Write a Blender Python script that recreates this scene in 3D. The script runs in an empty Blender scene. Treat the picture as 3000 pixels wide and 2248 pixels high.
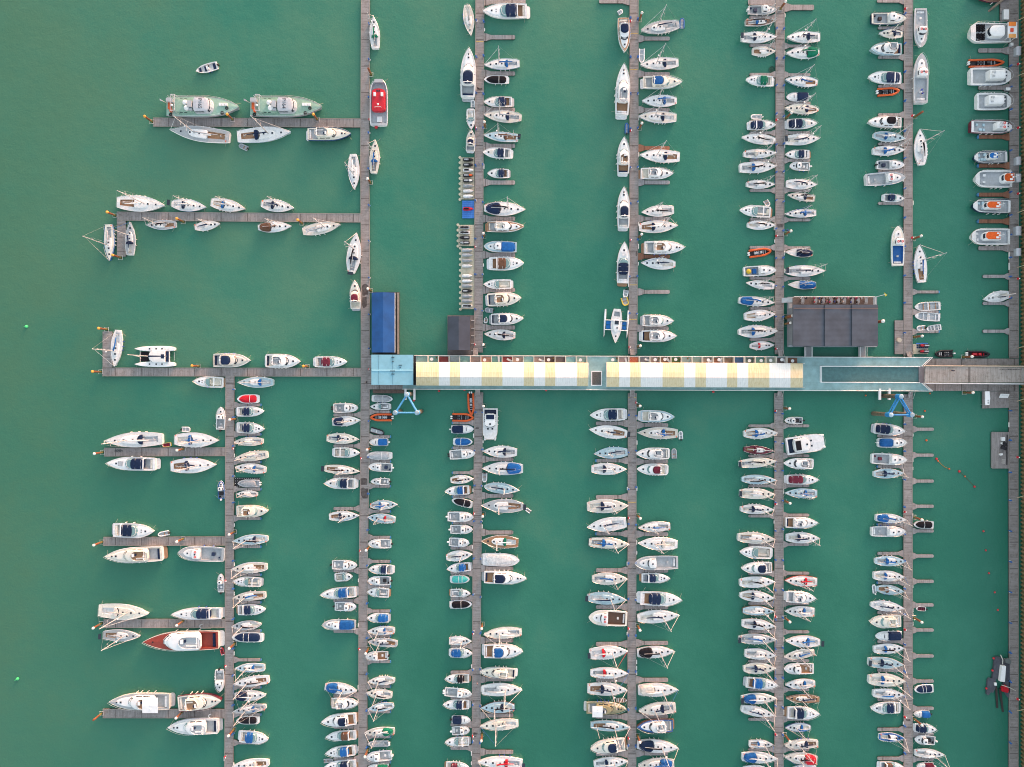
import bpy, math, random
from mathutils import Vector, Matrix
R=math.radians
C=bpy.context.scene.collection
sc=bpy.context.scene
# ---------------------------------------------------------------- camera, sky, sun, exposure
H=205.0; S=0.1                       # drone height in metres; metres per photo pixel on the water
cam=bpy.data.cameras.new('camera'); co=bpy.data.objects.new('camera',cam); C.objects.link(co)
co.location=(0,0,H); co.rotation_euler=(0,0,0)
cam.sensor_width=36; cam.lens=36*H/300.0; cam.clip_start=1; cam.clip_end=3000
sc.camera=co
SUN_AZ=R(62); SUN_EL=R(5)           # azimuth measured from +x towards +y
w=bpy.data.worlds.new('World'); sc.world=w; w.use_nodes=True
nt=w.node_tree; bg=nt.nodes['Background']; sky=nt.nodes.new('ShaderNodeTexSky')
sky.sky_type='NISHITA'; sky.sun_disc=False; sky.sun_elevation=SUN_EL
sky.sun_rotation=math.pi/2-SUN_AZ; sky.air_density=1.0; sky.dust_density=2.5; sky.ozone_density=1.2
hs=nt.nodes.new('ShaderNodeHueSaturation'); hs.inputs['Saturation'].default_value=.50   # thin high cloud greys the sky
nt.links.new(sky.outputs[0],hs.inputs['Color']); nt.links.new(hs.outputs[0],bg.inputs[0]); bg.inputs[1].default_value=0.15
sl=bpy.data.lights.new('sun','SUN'); so=bpy.data.objects.new('sun',sl); C.objects.link(so)
sl.energy=1.25; sl.angle=R(20); sl.color=(1.0,0.24,0.055)
d=Vector((math.cos(SUN_AZ)*math.cos(SUN_EL),math.sin(SUN_AZ)*math.cos(SUN_EL),math.sin(SUN_EL)))
so.rotation_euler=d.to_track_quat('Z','Y').to_euler(); so.location=(60,60,60)
vs=sc.view_settings; vs.view_transform='Standard'; vs.look='None'; vs.gamma=1; vs.use_curve_mapping=False
vs.exposure=2.52
sc.cycles.filter_width=1.05
random.seed(7)
def P(px,py,z=0.0):
    k=S*(H-z)/H
    return Vector(((px-1500)*k,(1124-py)*k,z))
# ---------------------------------------------------------------- materials
_M={}
def _nodes(name):
    m=bpy.data.materials.new(name); m.use_nodes=True
    n=m.node_tree; return m,n,n.nodes['Principled BSDF']
def mat(name,col,rough=.5,metal=0.,var=.10,scale=1.2,dirt=.0,spec=.4,coat=0.):
    if name in _M: return _M[name]
    m,n,b=_nodes(name)
    tc=n.nodes.new('ShaderNodeTexCoord'); no=n.nodes.new('ShaderNodeTexNoise')
    no.inputs['Scale'].default_value=scale; no.inputs['Detail'].default_value=5; no.inputs['Roughness'].default_value=.65
    n.links.new(tc.outputs['Object'],no.inputs['Vector'])
    oi=n.nodes.new('ShaderNodeObjectInfo')
    ma=n.nodes.new('ShaderNodeMath'); ma.operation='MULTIPLY_ADD'; ma.inputs[1].default_value=.25; ma.inputs[2].default_value=-.12
    n.links.new(oi.outputs['Random'],ma.inputs[0])
    ad=n.nodes.new('ShaderNodeMath'); ad.operation='ADD'; n.links.new(no.outputs['Fac'],ad.inputs[0]); n.links.new(ma.outputs[0],ad.inputs[1])
    cr=n.nodes.new('ShaderNodeValToRGB'); e=cr.color_ramp.elements
    lo=1-1.7*var-dirt*.6
    e[0].position=.28; e[0].color=(col[0]*lo,col[1]*lo,col[2]*lo*(1-dirt*.6),1)
    e[1].position=.72; hi=1+var*.6
    e[1].color=(min(col[0]*hi,.9),min(col[1]*hi,.9),min(col[2]*hi,.9),1)
    n.links.new(ad.outputs[0],cr.inputs[0]); n.links.new(cr.outputs[0],b.inputs['Base Color'])
    b.inputs['Roughness'].default_value=rough; b.inputs['Metallic'].default_value=metal
    b.inputs['Specular IOR Level'].default_value=spec; b.inputs['Coat Weight'].default_value=coat
    _M[name]=m; return m
COL=dict(W=(.82,.83,.84),C=(.76,.73,.65),G=(.42,.45,.48),L=(.42,.58,.66),T=(.36,.21,.12),S=(.66,.63,.575),
 Q=(.27,.045,.03),N=(.013,.028,.072),B=(.018,.125,.38),K=(.014,.013,.018),E=(.008,.17,.10),R=(.55,.02,.035),M=(.15,.025,.045),
 O=(.72,.12,.028),Y=(.78,.55,.07),A=(.06,.40,.38),w=(.14,.075,.05),D=(.30,.28,.17),P=(.30,.47,.38))
NAME=dict(Q='red-brown',W='white',C='cream',G='grey',L='pale blue',T='teak',S='beige',N='navy',B='blue',K='black',E='green',R='red',
 M='maroon',O='orange',Y='yellow',A='turquoise',w='brown',D='olive',P='pale green')
def gel(c):   return mat('gelcoat_'+NAME[c].replace(' ','_'),COL[c],.28,var=.05,scale=.9,dirt=.05,coat=.15)
def dk(c):    return mat('deck_'+NAME[c].replace(' ','_'),COL[c] if c!='W' else (.74,.755,.77),.6,var=.09,scale=1.6,dirt=.07)
def cloth(c): return mat('canvas_'+NAME[c].replace(' ','_'),COL[c],.85,var=.22,scale=1.8,spec=.15)
ALU=mat('painted_aluminium',(.50,.50,.50),.5,0,var=.04)
STEEL=mat('stainless_steel',(.62,.63,.64),.3,.6,var=.04)
GLASS=mat('tinted_glass',(.02,.03,.045),.12,0,var=.1,spec=.6)
TEAL=mat('windscreen_glass',(.17,.30,.31),.12,0,var=.12,spec=.6)
LGT=mat('pale_grey_paint',(.50,.53,.57),.5)
BLACK=mat('black_rubber',(.018,.018,.02),.6)
FEND=mat('fender_vinyl',(.78,.77,.73),.4)
ROPE=mat('rope',(.45,.42,.34),.9)
# ---------------------------------------------------------------- mesh building
class MB:
    def __init__(s): s.v=[]; s.f=[]
    def add(s,vs,fs):
        o=len(s.v); s.v+=[tuple(p) for p in vs]; s.f+=[tuple(i+o for i in f) for f in fs]
    def box(s,x0,x1,y0,y1,z0,z1):
        s.add([(x,y,z) for z in (z0,z1) for x,y in ((x0,y0),(x1,y0),(x1,y1),(x0,y1))],
              [(3,2,1,0),(4,5,6,7),(0,1,5,4),(1,2,6,5),(2,3,7,6),(3,0,4,7)]); return s
    def rings(s,rings,cap0=True,cap1=True,closed=True):
        n=len(rings[0]); vs=[p for r in rings for p in r]; fs=[]
        for i in range(len(rings)-1):
            for j in range(n if closed else n-1):
                a=i*n+j; b=i*n+(j+1)%n; fs.append((a,b,b+n,a+n))
        if cap0: fs.append(tuple(range(n-1,-1,-1)))
        if cap1: o=(len(rings)-1)*n; fs.append(tuple(range(o,o+n)))
        s.add(vs,fs); return s
    def tube(s,pts,r,n=6,r1=None,close=False):
        pts=[Vector(p) for p in pts]; m=len(pts); rg=[]
        for i,p in enumerate(pts):
            t=(pts[min(i+1,m-1)]-pts[max(i-1,0)])
            if close: t=pts[(i+1)%m]-pts[(i-1)%m]
            t=t.normalized() if t.length>1e-6 else Vector((0,0,1))
            a=t.cross(Vector((0,0,1)));
            if a.length<.05: a=t.cross(Vector((1,0,0)))
            a.normalize(); b=t.cross(a)
            rr=r if r1 is None else r+(r1-r)*i/(m-1)
            rg.append([p+a*rr*math.cos(k*6.2832/n)+b*rr*math.sin(k*6.2832/n) for k in range(n)])
        if close: rg.append(rg[0]); s.rings(rg,False,False)
        else: s.rings(rg)
        return s
    def cyl(s,x,y,z0,z1,r,n=12,r1=None): 
        r1=r if r1 is None else r1
        s.rings([[(x+q*math.cos(k*6.2832/n),y+q*math.sin(k*6.2832/n),z) for k in range(n)] for q,z in ((r,z0),(r1,z1))]); return s
    def ball(s,x,y,z,r,n=10,m=6,sz=1.):
        s.rings([[(x+r*math.sin(a)*math.cos(k*6.2832/n),y+r*math.sin(a)*math.sin(k*6.2832/n),z-r*sz*math.cos(a)) for k in range(n)]
                 for a in [max(.03,min(3.11,math.pi*i/m)) for i in range(m+1)]]); return s
    def build(s,name,m,parent=None,loc=None,smooth=False):
        me=bpy.data.meshes.new(name); me.from_pydata(s.v,[],s.f); me.materials.append(m)
        if smooth: me.polygons.foreach_set('use_smooth',[True]*len(me.polygons))
        o=bpy.data.objects.new(name,me); C.objects.link(o)
        if parent: o.parent=parent
        if loc is not None: o.location=loc
        return o
def root(name,loc=(0,0,0),rz=0,label=None,cat=None,group=None):
    o=bpy.data.objects.new(name,None); C.objects.link(o); o.location=loc; o.rotation_euler=(0,0,rz); o.empty_display_size=.5
    return tag(o,label,cat,group)
def tag(o,label,cat,group=None,kind=None):
    if label:
        assert 4<=len(label.split())<=16,label
        o['label']=label
    if cat: o['category']=cat
    if group: o['group']=group
    if kind: o['kind']=kind
    return o
# ---------------------------------------------------------------- boat shell pieces (x forward, z up, origin amidships on the water)
PROF=dict(
 sail=[(0,.60),(.1,.77),(.25,.93),(.42,1),(.58,.94),(.74,.72),(.87,.41),(.95,.18),(1,.03)],
 dbl=[(0,.18),(.08,.50),(.22,.85),(.42,1),(.6,.96),(.76,.74),(.88,.42),(.95,.2),(1,.03)],
 motor=[(0,.90),(.12,.96),(.35,1),(.55,.98),(.70,.86),(.83,.62),(.93,.33),(1,.05)],
 blunt=[(0,.88),(.15,.97),(.4,1),(.62,.99),(.78,.86),(.9,.6),(.97,.32),(1,.10)],
 barge=[(0,.93),(.1,1),(.5,1),(.78,.96),(.9,.78),(.97,.5),(1,.34)],
 cat=[(0,1),(.5,1),(.8,.97),(.9,.85),(.97,.62),(1,.5)])
def prof(tb,t):
    t=max(0,min(1,t)); T=PROF[tb] if isinstance(tb,str) else tb
    for i in range(len(T)-1):
        if t<=T[i+1][0]:
            a,b=T[i],T[i+1]; u=(t-a[0])/(b[0]-a[0])
            p0=T[max(i-1,0)]; p3=T[min(i+2,len(T)-1)]
            m0=(b[1]-p0[1])/(b[0]-p0[0])*(b[0]-a[0]); m1=(p3[1]-a[1])/(p3[0]-a[0])*(b[0]-a[0])
            return max(.02,(2*u**3-3*u*u+1)*a[1]+(u**3-2*u*u+u)*m0+(-2*u**3+3*u*u)*b[1]+(u**3-u*u)*m1)
    return T[-1][1]
class Boat:
    def __init__(s,tb,L,W,h,rt,sheer=.28):
        s.tb=tb; s.L=L; s.W=W; s.h=h; s.rt=rt; s.sheer=sheer
    def x(s,t): return (t-.5)*s.L
    def w(s,t): return prof(s.tb,t)*s.W/2
    def z(s,t): return s.h*(1+s.sheer*max(0,t-.25)**2)
    def hull(s,hc,dc,cock=None,floor=None,fc='G',rim=.09,name='hull'):
        ts=[i/18 for i in range(19)]
        if cock:
            for q in cock[:2]:
                ts=[t for t in ts if abs(t-q)>.012]+[q]
            ts.sort()
        mb=MB(); rg=[]
        for t in ts:
            w=s.w(t); z=s.z(t); k=.75 if t<.85 else .75-.4*(t-.85)/.15
            xb=s.x(t)-(.03*s.L*max(0,(t-.8)/.2))
            r=min(rim,w*.6)
            rg.append([(s.x(t),w-r,z-.05),(s.x(t),w-r,z),(s.x(t),w-.02,z+.01),(s.x(t),w,z-.05),(xb,w*.93,z*.4),(xb,w*k,-.02),(xb,w*.35,-.35),
                       (xb,-w*.35,-.35),(xb,-w*k,-.02),(xb,-w*.93,z*.4),(s.x(t),-w,z-.05),(s.x(t),-w+.02,z+.01),(s.x(t),-w+r,z),(s.x(t),-w+r,z-.05)])
        mb.rings(rg,False,False,False)
        mb.add(rg[0],[tuple(range(13,-1,-1))]); mb.add(rg[-1],[tuple(range(14))])
        hb=mb.build(name,gel(hc),s.rt,smooth=False)
        q=int(abs(s.L*137+s.W*91))%10
        if s.L>5:
            pt=[(s.x(t),s.w(t)+.005,s.z(t)-.10) for t in ts]+[(s.x(t),-s.w(t)-.005,s.z(t)-.10) for t in reversed(ts)]
            MB().tube(pt,.04,4).build('rubbing_strake',(BLACK,STEEL,cloth('N'),dk('T'),STEEL,dk('G'),BLACK,gel('B'),dk('G'),dk('w'))[q],hb)
        d=MB(); ci=cock and cock[2]
        def row(t):
            w=max(.02,s.w(t)-rim*.9); return s.x(t),w,s.z(t)-.03
        for a,b in zip(ts[:-1],ts[1:]):
            xa,wa,za=row(a); xb,wb,zb=row(b)
            inn=cock and a>=cock[0]-1e-6 and b<=cock[1]+1e-6
            if inn:
                ia,ib=s.w(a)*ci,s.w(b)*ci
                d.add([(xa,wa,za),(xb,wb,zb),(xb,ib,zb),(xa,ia,za)],[(3,2,1,0)])
                d.add([(xa,-wa,za),(xb,-wb,zb),(xb,-ib,zb),(xa,-ia,za)],[(0,1,2,3)])
            else:
                cz=.05*s.W/3
                d.add([(xa,wa,za),(xa,0,za+cz),(xa,-wa,za),(xb,wb,zb),(xb,0,zb+cz),(xb,-wb,zb)],[(0,1,4,3),(1,2,5,4)])
        d.build('deck',dk(dc),s.rt)
        if cock:
            zf=floor if floor is not None else max(.2,s.h-.55)
            c=MB(); tt=[t for t in ts if cock[0]-1e-6<=t<=cock[1]+1e-6]
            top=[(s.x(t),s.w(t)*ci,s.z(t)-.03) for t in tt]+[(s.x(t),-s.w(t)*ci,s.z(t)-.03) for t in reversed(tt)]
            bot=[(x,y,zf) for x,y,_ in top]; n=len(top)
            c.add(top+bot,[(i,(i+1)%n,(i+1)%n+n,i+n) for i in range(n)]+[tuple(range(n,2*n))])
            c.build('cockpit',dk(fc),s.rt)
        return hb
    def outline(s,t0,t1,fr,rf=.25,rr=.12,n=12,mn=0):
        P_=[]
        for i in range(n+1):
            u=i/n; u=.5-.5*math.cos(math.pi*u); t=t0+(t1-t0)*u; w=max(s.w(t)*fr,mn)
            if u>1-rf: w*=max(.28,math.sqrt(max(0,1-((u-(1-rf))/rf)**2)))
            if u<rr: w*=max(.55,math.sqrt(max(0,1-((rr-u)/rr)**2)))
            P_.append((s.x(t),w))
        return [(x,y) for x,y in P_]+[(x,-y) for x,y in reversed(P_)]
    def house(s,name,t0,t1,fr,h,m,z0=None,inF=.25,inA=.06,inS=.14,rf=.3,rr=.12,par=None,ol=None,crown=.05):
        ol=ol or s.outline(t0,t1,fr,rf,rr); zb=(s.z((t0+t1)/2)-.08) if z0 is None else z0
        x0=min(p[0] for p in ol); x1=max(p[0] for p in ol); L=x1-x0
        def lv(k,z):
            out=[]
            for x,y in ol:
                u=(x-x0)/L; nx=x-(inF*L*k)*(u**2)*1.0+(inA*L*k)*(1-u)**2
                out.append((nx,y*(1-inS*k),z))
            return out
        rg=[lv(0,zb),lv(.45,zb+h*.62),lv(.8,zb+h*.93),lv(1.15,zb+h)]
        mb=MB().rings(rg,False,False); n=len(ol)
        top=rg[-1]; cx=sum(p[0] for p in top)/n
        inner=[(cx+(x-cx)*.6,y*.6,z+crown*h) for x,y,z in top]
        mb.rings([top,inner],False,True)
        o=mb.build(name,m,par or s.rt,smooth=False)
        return rg,o
    def band(s,name,rg,m,par,umin=.72,lo=.12,hi=.9,top=1):
        # glazing over the sloping front (or all round) of a house built by house()
        n=len(rg[0]); x0=min(p[0] for p in rg[0]); x1=max(p[0] for p in rg[0])
        mb=MB(); A=rg[0]; B=rg[top+1]
        cx=(x0+x1)/2
        for j in range(n):
            k=(j+1)%n
            ua=(A[j][0]-x0)/(x1-x0); ub=(A[k][0]-x0)/(x1-x0)
            if min(ua,ub)<umin: continue
            def pt(i,f):
                a=Vector(A[i]); b=Vector(B[i]); p=a.lerp(b,f)
                o=Vector((p.x-cx,p.y*1.2,0)); 
                if o.length>0: o.normalize()
                return p+o*.05+Vector((0,0,.05))
            mb.add([pt(j,lo),pt(k,lo),pt(k,hi),pt(j,hi)],[(0,1,2,3)])
        if mb.f: mb.build(name,m,par)
    def coaming(s,name,t0,t1,fr,z0,h,m,fc,th=.09,par=None,rf=.3,rr=.2):
        ol=s.outline(t0,t1,fr,rf,rr); cx=sum(p[0] for p in ol)/len(ol)
        L=s.L*(t1-t0); k=1-2*th/L; ky=1-th/max(.2,s.w((t0+t1)/2)*fr)
        inn=[(cx+(x-cx)*k,y*ky) for x,y in ol]
        mb=MB().rings([[(x,y,z0) for x,y in ol],[(x,y,z0+h) for x,y in ol],[(x,y,z0+h) for x,y in inn],[(x,y,z0+.04) for x,y in inn]],False,False)
        o=mb.build(name,m,par or s.rt)
        f=MB(); f.add([(x,y,z0+.05) for x,y in inn],[tuple(range(len(inn)))]); f.build('sole',dk(fc),o)
        return o
    def hatch(s,t,y=0,a=.5,z=None,m=None):
        z=(s.z(t) if z is None else z); x=s.x(t)
        mb=MB(); mb.rings([[(x-a/2,y-a/2,z-.02),(x+a/2,y-a/2,z-.02),(x+a/2,y+a/2,z-.02),(x-a/2,y+a/2,z-.02)],
              [(x-a/2,y-a/2,z+.05),(x+a/2,y-a/2,z+.05),(x+a/2,y+a/2,z+.05),(x-a/2,y+a/2,z+.05)]],False,True)
        mb.build('hatch',m or GLASS,s.rt)
    def rail(s,t0,t1,hh=.55,r=.022):
        ts=[t0+(t1-t0)*i/9 for i in range(10)]; mb=MB()
        a=[(s.x(t),s.w(t)-.05,s.z(t)+hh) for t in ts]; b=[(x,-y,z) for x,y,z in reversed(a)]
        if t1>=.97: mb.tube(a+[(s.x(1)+.15,0,s.z(1)+hh)]+b,r,4)
        else: mb.tube(a,r,4); mb.tube(b,r,4)
        for i in range(0,10,2):
            for sg in (1,-1): mb.tube([(a[i][0],sg*a[i][1],a[i][2]-hh),(a[i][0],sg*a[i][1],a[i][2])],r,4)
        mb.build('guard_rail',STEEL,s.rt)
    def fenders(s,rnd,n=3,side=None):
        side=side or rnd.choice((1,-1)); m=FEND if rnd.random()<.85 else mat('blue_fender',(.05,.12,.5),.4)
        for i in range(n):
            t=.25+.4*(i+rnd.random()*.4)/n; w=s.w(t); mb=MB()
            mb.rings([[(s.x(t)+q*math.cos(k*1.0472),side*(w+.1)+q*math.sin(k*1.0472),z) for k in range(6)] for q,z in ((.04,s.h-.02),(.12,s.h-.12),(.13,.25),(.04,.12))])
            mb.build('fender',m,s.rt)
    def outboard(s,y=0,m=None,sc_=1.):
        mb=MB(); x=s.x(0); k=sc_
        mb.rings([[(x-.25*k+a*k*.34,y+b*k*.24,z) for a,b in ((-1,-.6),(-.4,-1),(.7,-.9),(1,0),(.7,.9),(-.4,1),(-1,.6))] for k,z in ((k*.9,s.h-.1),(k,s.h+.25),(k*.7,s.h+.5))])
        mb.box(x-.45*k,x-.15*k,y-.07,y+.07,-.3,s.h)
        mb.build('outboard_motor',m or BLACK,s.rt)
    def lines(s,rnd):
        for t,sg in ((.05,1),(.95,rnd.choice((1,-1)))):
            mb=MB()
            a=Vector((s.x(t),sg*s.w(t),s.z(t))); b=a+Vector((rnd.uniform(-.3,1.2)*(1 if t<.5 else 1),sg*rnd.uniform(.7,1.2),0)); b.z=.5
            mb.tube([a,(a+b)/2+Vector((0,0,-.15)),b],.025,4); mb.build('mooring_line',ROPE,s.rt)
# ---------------------------------------------------------------- boat kinds
def mk_sail(b,o,rnd):
    L,W=b.L,b.W; c=o['c']; cov=c if c not in 'WG' else None
    full='bim' in o['f']; tent='tent' in o['f']
    fc='T' if ('tk' in o['f'] or rnd.random()<.1) else rnd.choice('GWGC')
    ck=(.07,.36,.46)
    if tent: ck=None
    hb=b.hull(o['h'],o['d'],ck,floor=b.h-.35,fc=fc)
    # low cabin trunk, rounded to the deck
    if not tent:
        cc='W' if o['d'] in 'WSTGKw' or rnd.random()<.5 else o['d']
        if o['d']=='M': cc='W'
        rg,cr=b.house('coachroof',.37,rnd.uniform(.70,.76),.58,.36,gel(cc),inF=.16,inA=.02,inS=.14,rf=.4,rr=.04)
        for sg in (1,-1):
            side=MB()
            for t0,t1 in ((.42,.50),(.52,.585)):
                a=[(b.x(t0),sg*(b.w(t0)*.555),b.z(t0)+.08),(b.x(t1),sg*(b.w(t1)*.555),b.z(t1)+.08),(b.x(t1),sg*(b.w(t1)*.50),b.z(t1)+.2),(b.x(t0),sg*(b.w(t0)*.50),b.z(t0)+.2)]
                side.add(a,[(0,1,2,3)])
            side.build('side_window',GLASS,cr)
        zc=b.z(.55)+.30
        b.hatch(.66,0,.5,zc+.02); 
        if L>8.5: b.hatch(.50,0,.42,zc+.04)
        b.hatch(.82 if L>8 else .79,0,min(.5,b.w(.8)*.7))
        # companionway and side benches
        mb=MB(); mb.box(b.x(.30),b.x(.43),-.3,.3,b.h+.2,b.h+.36); mb.build('companionway_hatch',dk(rnd.choice('WGG')),cr)
        mb=MB()
        for sg in (1,-1):
            mb.box(b.x(.10),b.x(.34),sg*b.w(.2)*.44-.16,sg*b.w(.2)*.44+.16,b.h-.34,b.h-.1)
        mb.build('cockpit_bench',dk('T' if fc=='T' or rnd.random()<.12 else 'W'),b.rt)
        if L>9.5:
            a=[(b.x(.13),.42*math.cos(k*.524),b.h+.2+.42*math.sin(k*.524)) for k in range(12)]
            mb=MB().tube(a,.03,4,close=True); mb.box(b.x(.13),b.x(.15),-.1,.1,b.h-.35,b.h+.25); mb.build('steering_wheel',STEEL,b.rt)
        else:
            MB().tube([(b.x(.03),0,b.h+.15),(b.x(.16),.05,b.h+.25)],.03,4).build('tiller',dk('T'),b.rt)
    if cov and not tent:
        if full:
            rg,_=b.house('cockpit_tent',.045,.42,.86,.95,cloth(c),z0=b.h-.0,inF=.12,inA=.1,inS=.18,rf=.28,rr=.2)
            b.band('tent_window',rg,GLASS,_,umin=.86,lo=.25,hi=.8)
        elif 'ns' not in o['f']:
            rg,_=b.house('sprayhood',.33,.43,.66,.62,cloth(c),z0=b.h+.12,inF=.35,inA=.0,inS=.2,rf=.8,rr=.02)
            b.band('sprayhood_window',rg,GLASS,_,umin=.6,lo=.1,hi=.8)
    if tent:
        w1=b.w(.4)*.92; zz=b.h
        def sect(t,wf,hc): w_=b.w(t)*wf; return [(b.x(t),w_,zz-.05),(b.x(t),w_*.5,zz+hc*.75),(b.x(t),0,zz+hc),(b.x(t),-w_*.5,zz+hc*.75),(b.x(t),-w_,zz-.05)]
        MB().rings([sect(.02,.9,.45),sect(.2,.97,.62),sect(.4,.97,.7),sect(.58,.9,.55)],True,True,False).build('boom_tent',cloth(c),b.rt)
    if 'nm' in o['f']: 
        MB().tube([(b.x(.08),.15,b.h+.75),(b.x(.93),.05,b.h+.8)],.09,6).build('lowered_mast',ALU,b.rt)
    else:
        tm=.585; mh=min(13.5,L*o.get('mh',1.07))*rnd.uniform(.94,1.05); z0=b.z(tm)+.1; xm=b.x(tm)
        r=.085+.004*L
        ms=MB().tube([(xm,0,z0),(xm-.05,0,z0+mh*.5),(xm-.12,0,z0+mh)],r,8,r1=r*.62).build('mast',ALU if o.get('mast')!='T' else dk('T'),b.rt,smooth=True)
        sp=MB()
        for q,k in ((.42,.30),(.70,.22)) if L>8 else ((.55,.28),):
            sp.tube([(xm-.35,W*k,z0+mh*q),(xm-.08,0,z0+mh*q+.03),(xm-.35,-W*k,z0+mh*q)],.045,4)
        sp.build('spreader',ALU,ms)
        if L>9 and rnd.random()<.45:
            MB().ball(xm+.32,0,z0+mh*.42,.24,10,5,.6).build('radar_dome',gel('W'),ms)
        bo=MB().tube([(xm-.1,0,z0+1.15),(b.x(.17),0,z0+1.0)],.075,6).build('boom',ALU,b.rt)
        if 'np' not in o['f']:
            cc=c if (cov and ('ns' in o['f'] or rnd.random()<.55)) else rnd.choice('WGWK')
            sa=rnd.uniform(-5,5)
            pts=[(xm-.12,0,z0+1.35),(xm-1.2,sa*.06,z0+1.3),(b.x(.34),sa*.1,z0+1.18),(b.x(.2),sa*.1,z0+1.1)]
            MB().tube(pts,.24,8,r1=.10).build('sail_cover',cloth(cc),bo,smooth=True)
        j=o.get('j') or rnd.choice('WWWCB')
        MB().tube([(b.x(.985),0,b.z(1)+.35),(xm+.02,0,z0+mh*.9)],.065,6,r1=.03).build('furled_jib',mat('sailcloth_'+j,tuple(v*.72 for v in COL[j]),.8),b.rt)
        rg_=MB()
        rg_.tube([(xm-.12,0,z0+mh),(b.x(.005),0,b.h+.1)],.018,4)
        for sg in (1,-1):
            rg_.tube([(xm-.1,0,z0+mh*.97),(xm-.35,sg*W*(.22 if L>8 else .28),z0+mh*(.70 if L>8 else .55)),(b.x(tm-.03),sg*b.w(tm)*.95,b.z(tm))],.018,4)
        rg_.build('rigging',STEEL,b.rt)
        if 'mz' in o['f']:
            xz=b.x(.14)
            mz=MB().tube([(xz,0,b.h),(xz,0,b.h+mh*.6)],.08,6,r1=.05).build('mizzen_mast',ALU,b.rt)
            MB().tube([(xz,0,b.h+1.4),(xz-1.8,0,b.h+1.4)],.12,6).build('mizzen_boom',cloth(c if cov else 'W'),mz)
    if L>6.5: b.rail(.62,1.0,.5); 
    # stern rail, lifebuoy, swim ladder
    mb=MB(); a=[(b.x(t),b.w(t)-.06,b.h+.55) for t in (.16,.08,.01)]
    mb.tube(a+[(x,-y,z) for x,y,z in reversed(a)],.022,4); mb.build('stern_rail',STEEL,b.rt)
    if rnd.random()<.45:
        q=[(b.x(.04),b.w(.05)*.8+.2*math.cos(k*.785),b.h+.35+.2*math.sin(k*.785)) for k in range(8)]
        MB().tube(q,.07,5,close=True).build('lifebuoy',mat('lifebuoy_vinyl',rnd.choice([(.8,.5,.05),(.75,.12,.03)]),.6),b.rt)
    b.fenders(rnd,rnd.choice((2,3,4))); b.lines(rnd)
    if 'sol' in o['f'] or (L>10 and rnd.random()<.25):
        mb=MB(); x=b.x(-.01); mb.rings([[(x-.55,-.8,b.h+1.3),(x+.3,-.8,b.h+1.3),(x+.3,.8,b.h+1.3),(x-.55,.8,b.h+1.3)],[(x-.55,-.8,b.h+1.36),(x+.3,-.8,b.h+1.36),(x+.3,.8,b.h+1.36),(x-.55,.8,b.h+1.36)]])
        mb.tube([(x,.7,b.h),(x,.7,b.h+1.3)],.03,4); mb.tube([(x,-.7,b.h),(x,-.7,b.h+1.3)],.03,4)
        mb.build('solar_panel',GLASS,b.rt)
def seats(b,t0,t1,z,m,rnd,fr=.5):
    mb=MB(); ws=b.w((t0+t1)/2)*fr
    mb.box(b.x(t0),b.x(t0)+.45,-ws,ws,z,z+.4)
    mb.box(b.x(t0),b.x(t0)+.14,-ws,ws,z+.4,z+.65)
    mb.box(b.x(t0)+.5,b.x(t1)-.6,ws-.42,ws,z,z+.4)
    mb.build('seat',m,b.rt)
    mb=MB()
    for sg in (.45,-.45):
        mb.box(b.x(t1)-.45,b.x(t1)-.05,sg*ws-.24,sg*ws+.24,z,z+.5); mb.box(b.x(t1)-.5,b.x(t1)-.4,sg*ws-.24,sg*ws+.24,z+.5,z+.85)
    mb.build('helm_seat',m,b.rt)
def stern_platform(b,m,l=.7):
    mb=MB(); w=b.w(0)*.9; x=b.x(0)
    mb.rings([[(x,-w,z),(x,w,z),(x-l*.7,w*.96,z),(x-l,w*.7,z),(x-l,-w*.7,z),(x-l*.7,-w*.96,z)] for z in (.22,.34)])
    mb.build('swim_platform',m,b.rt)
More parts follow.
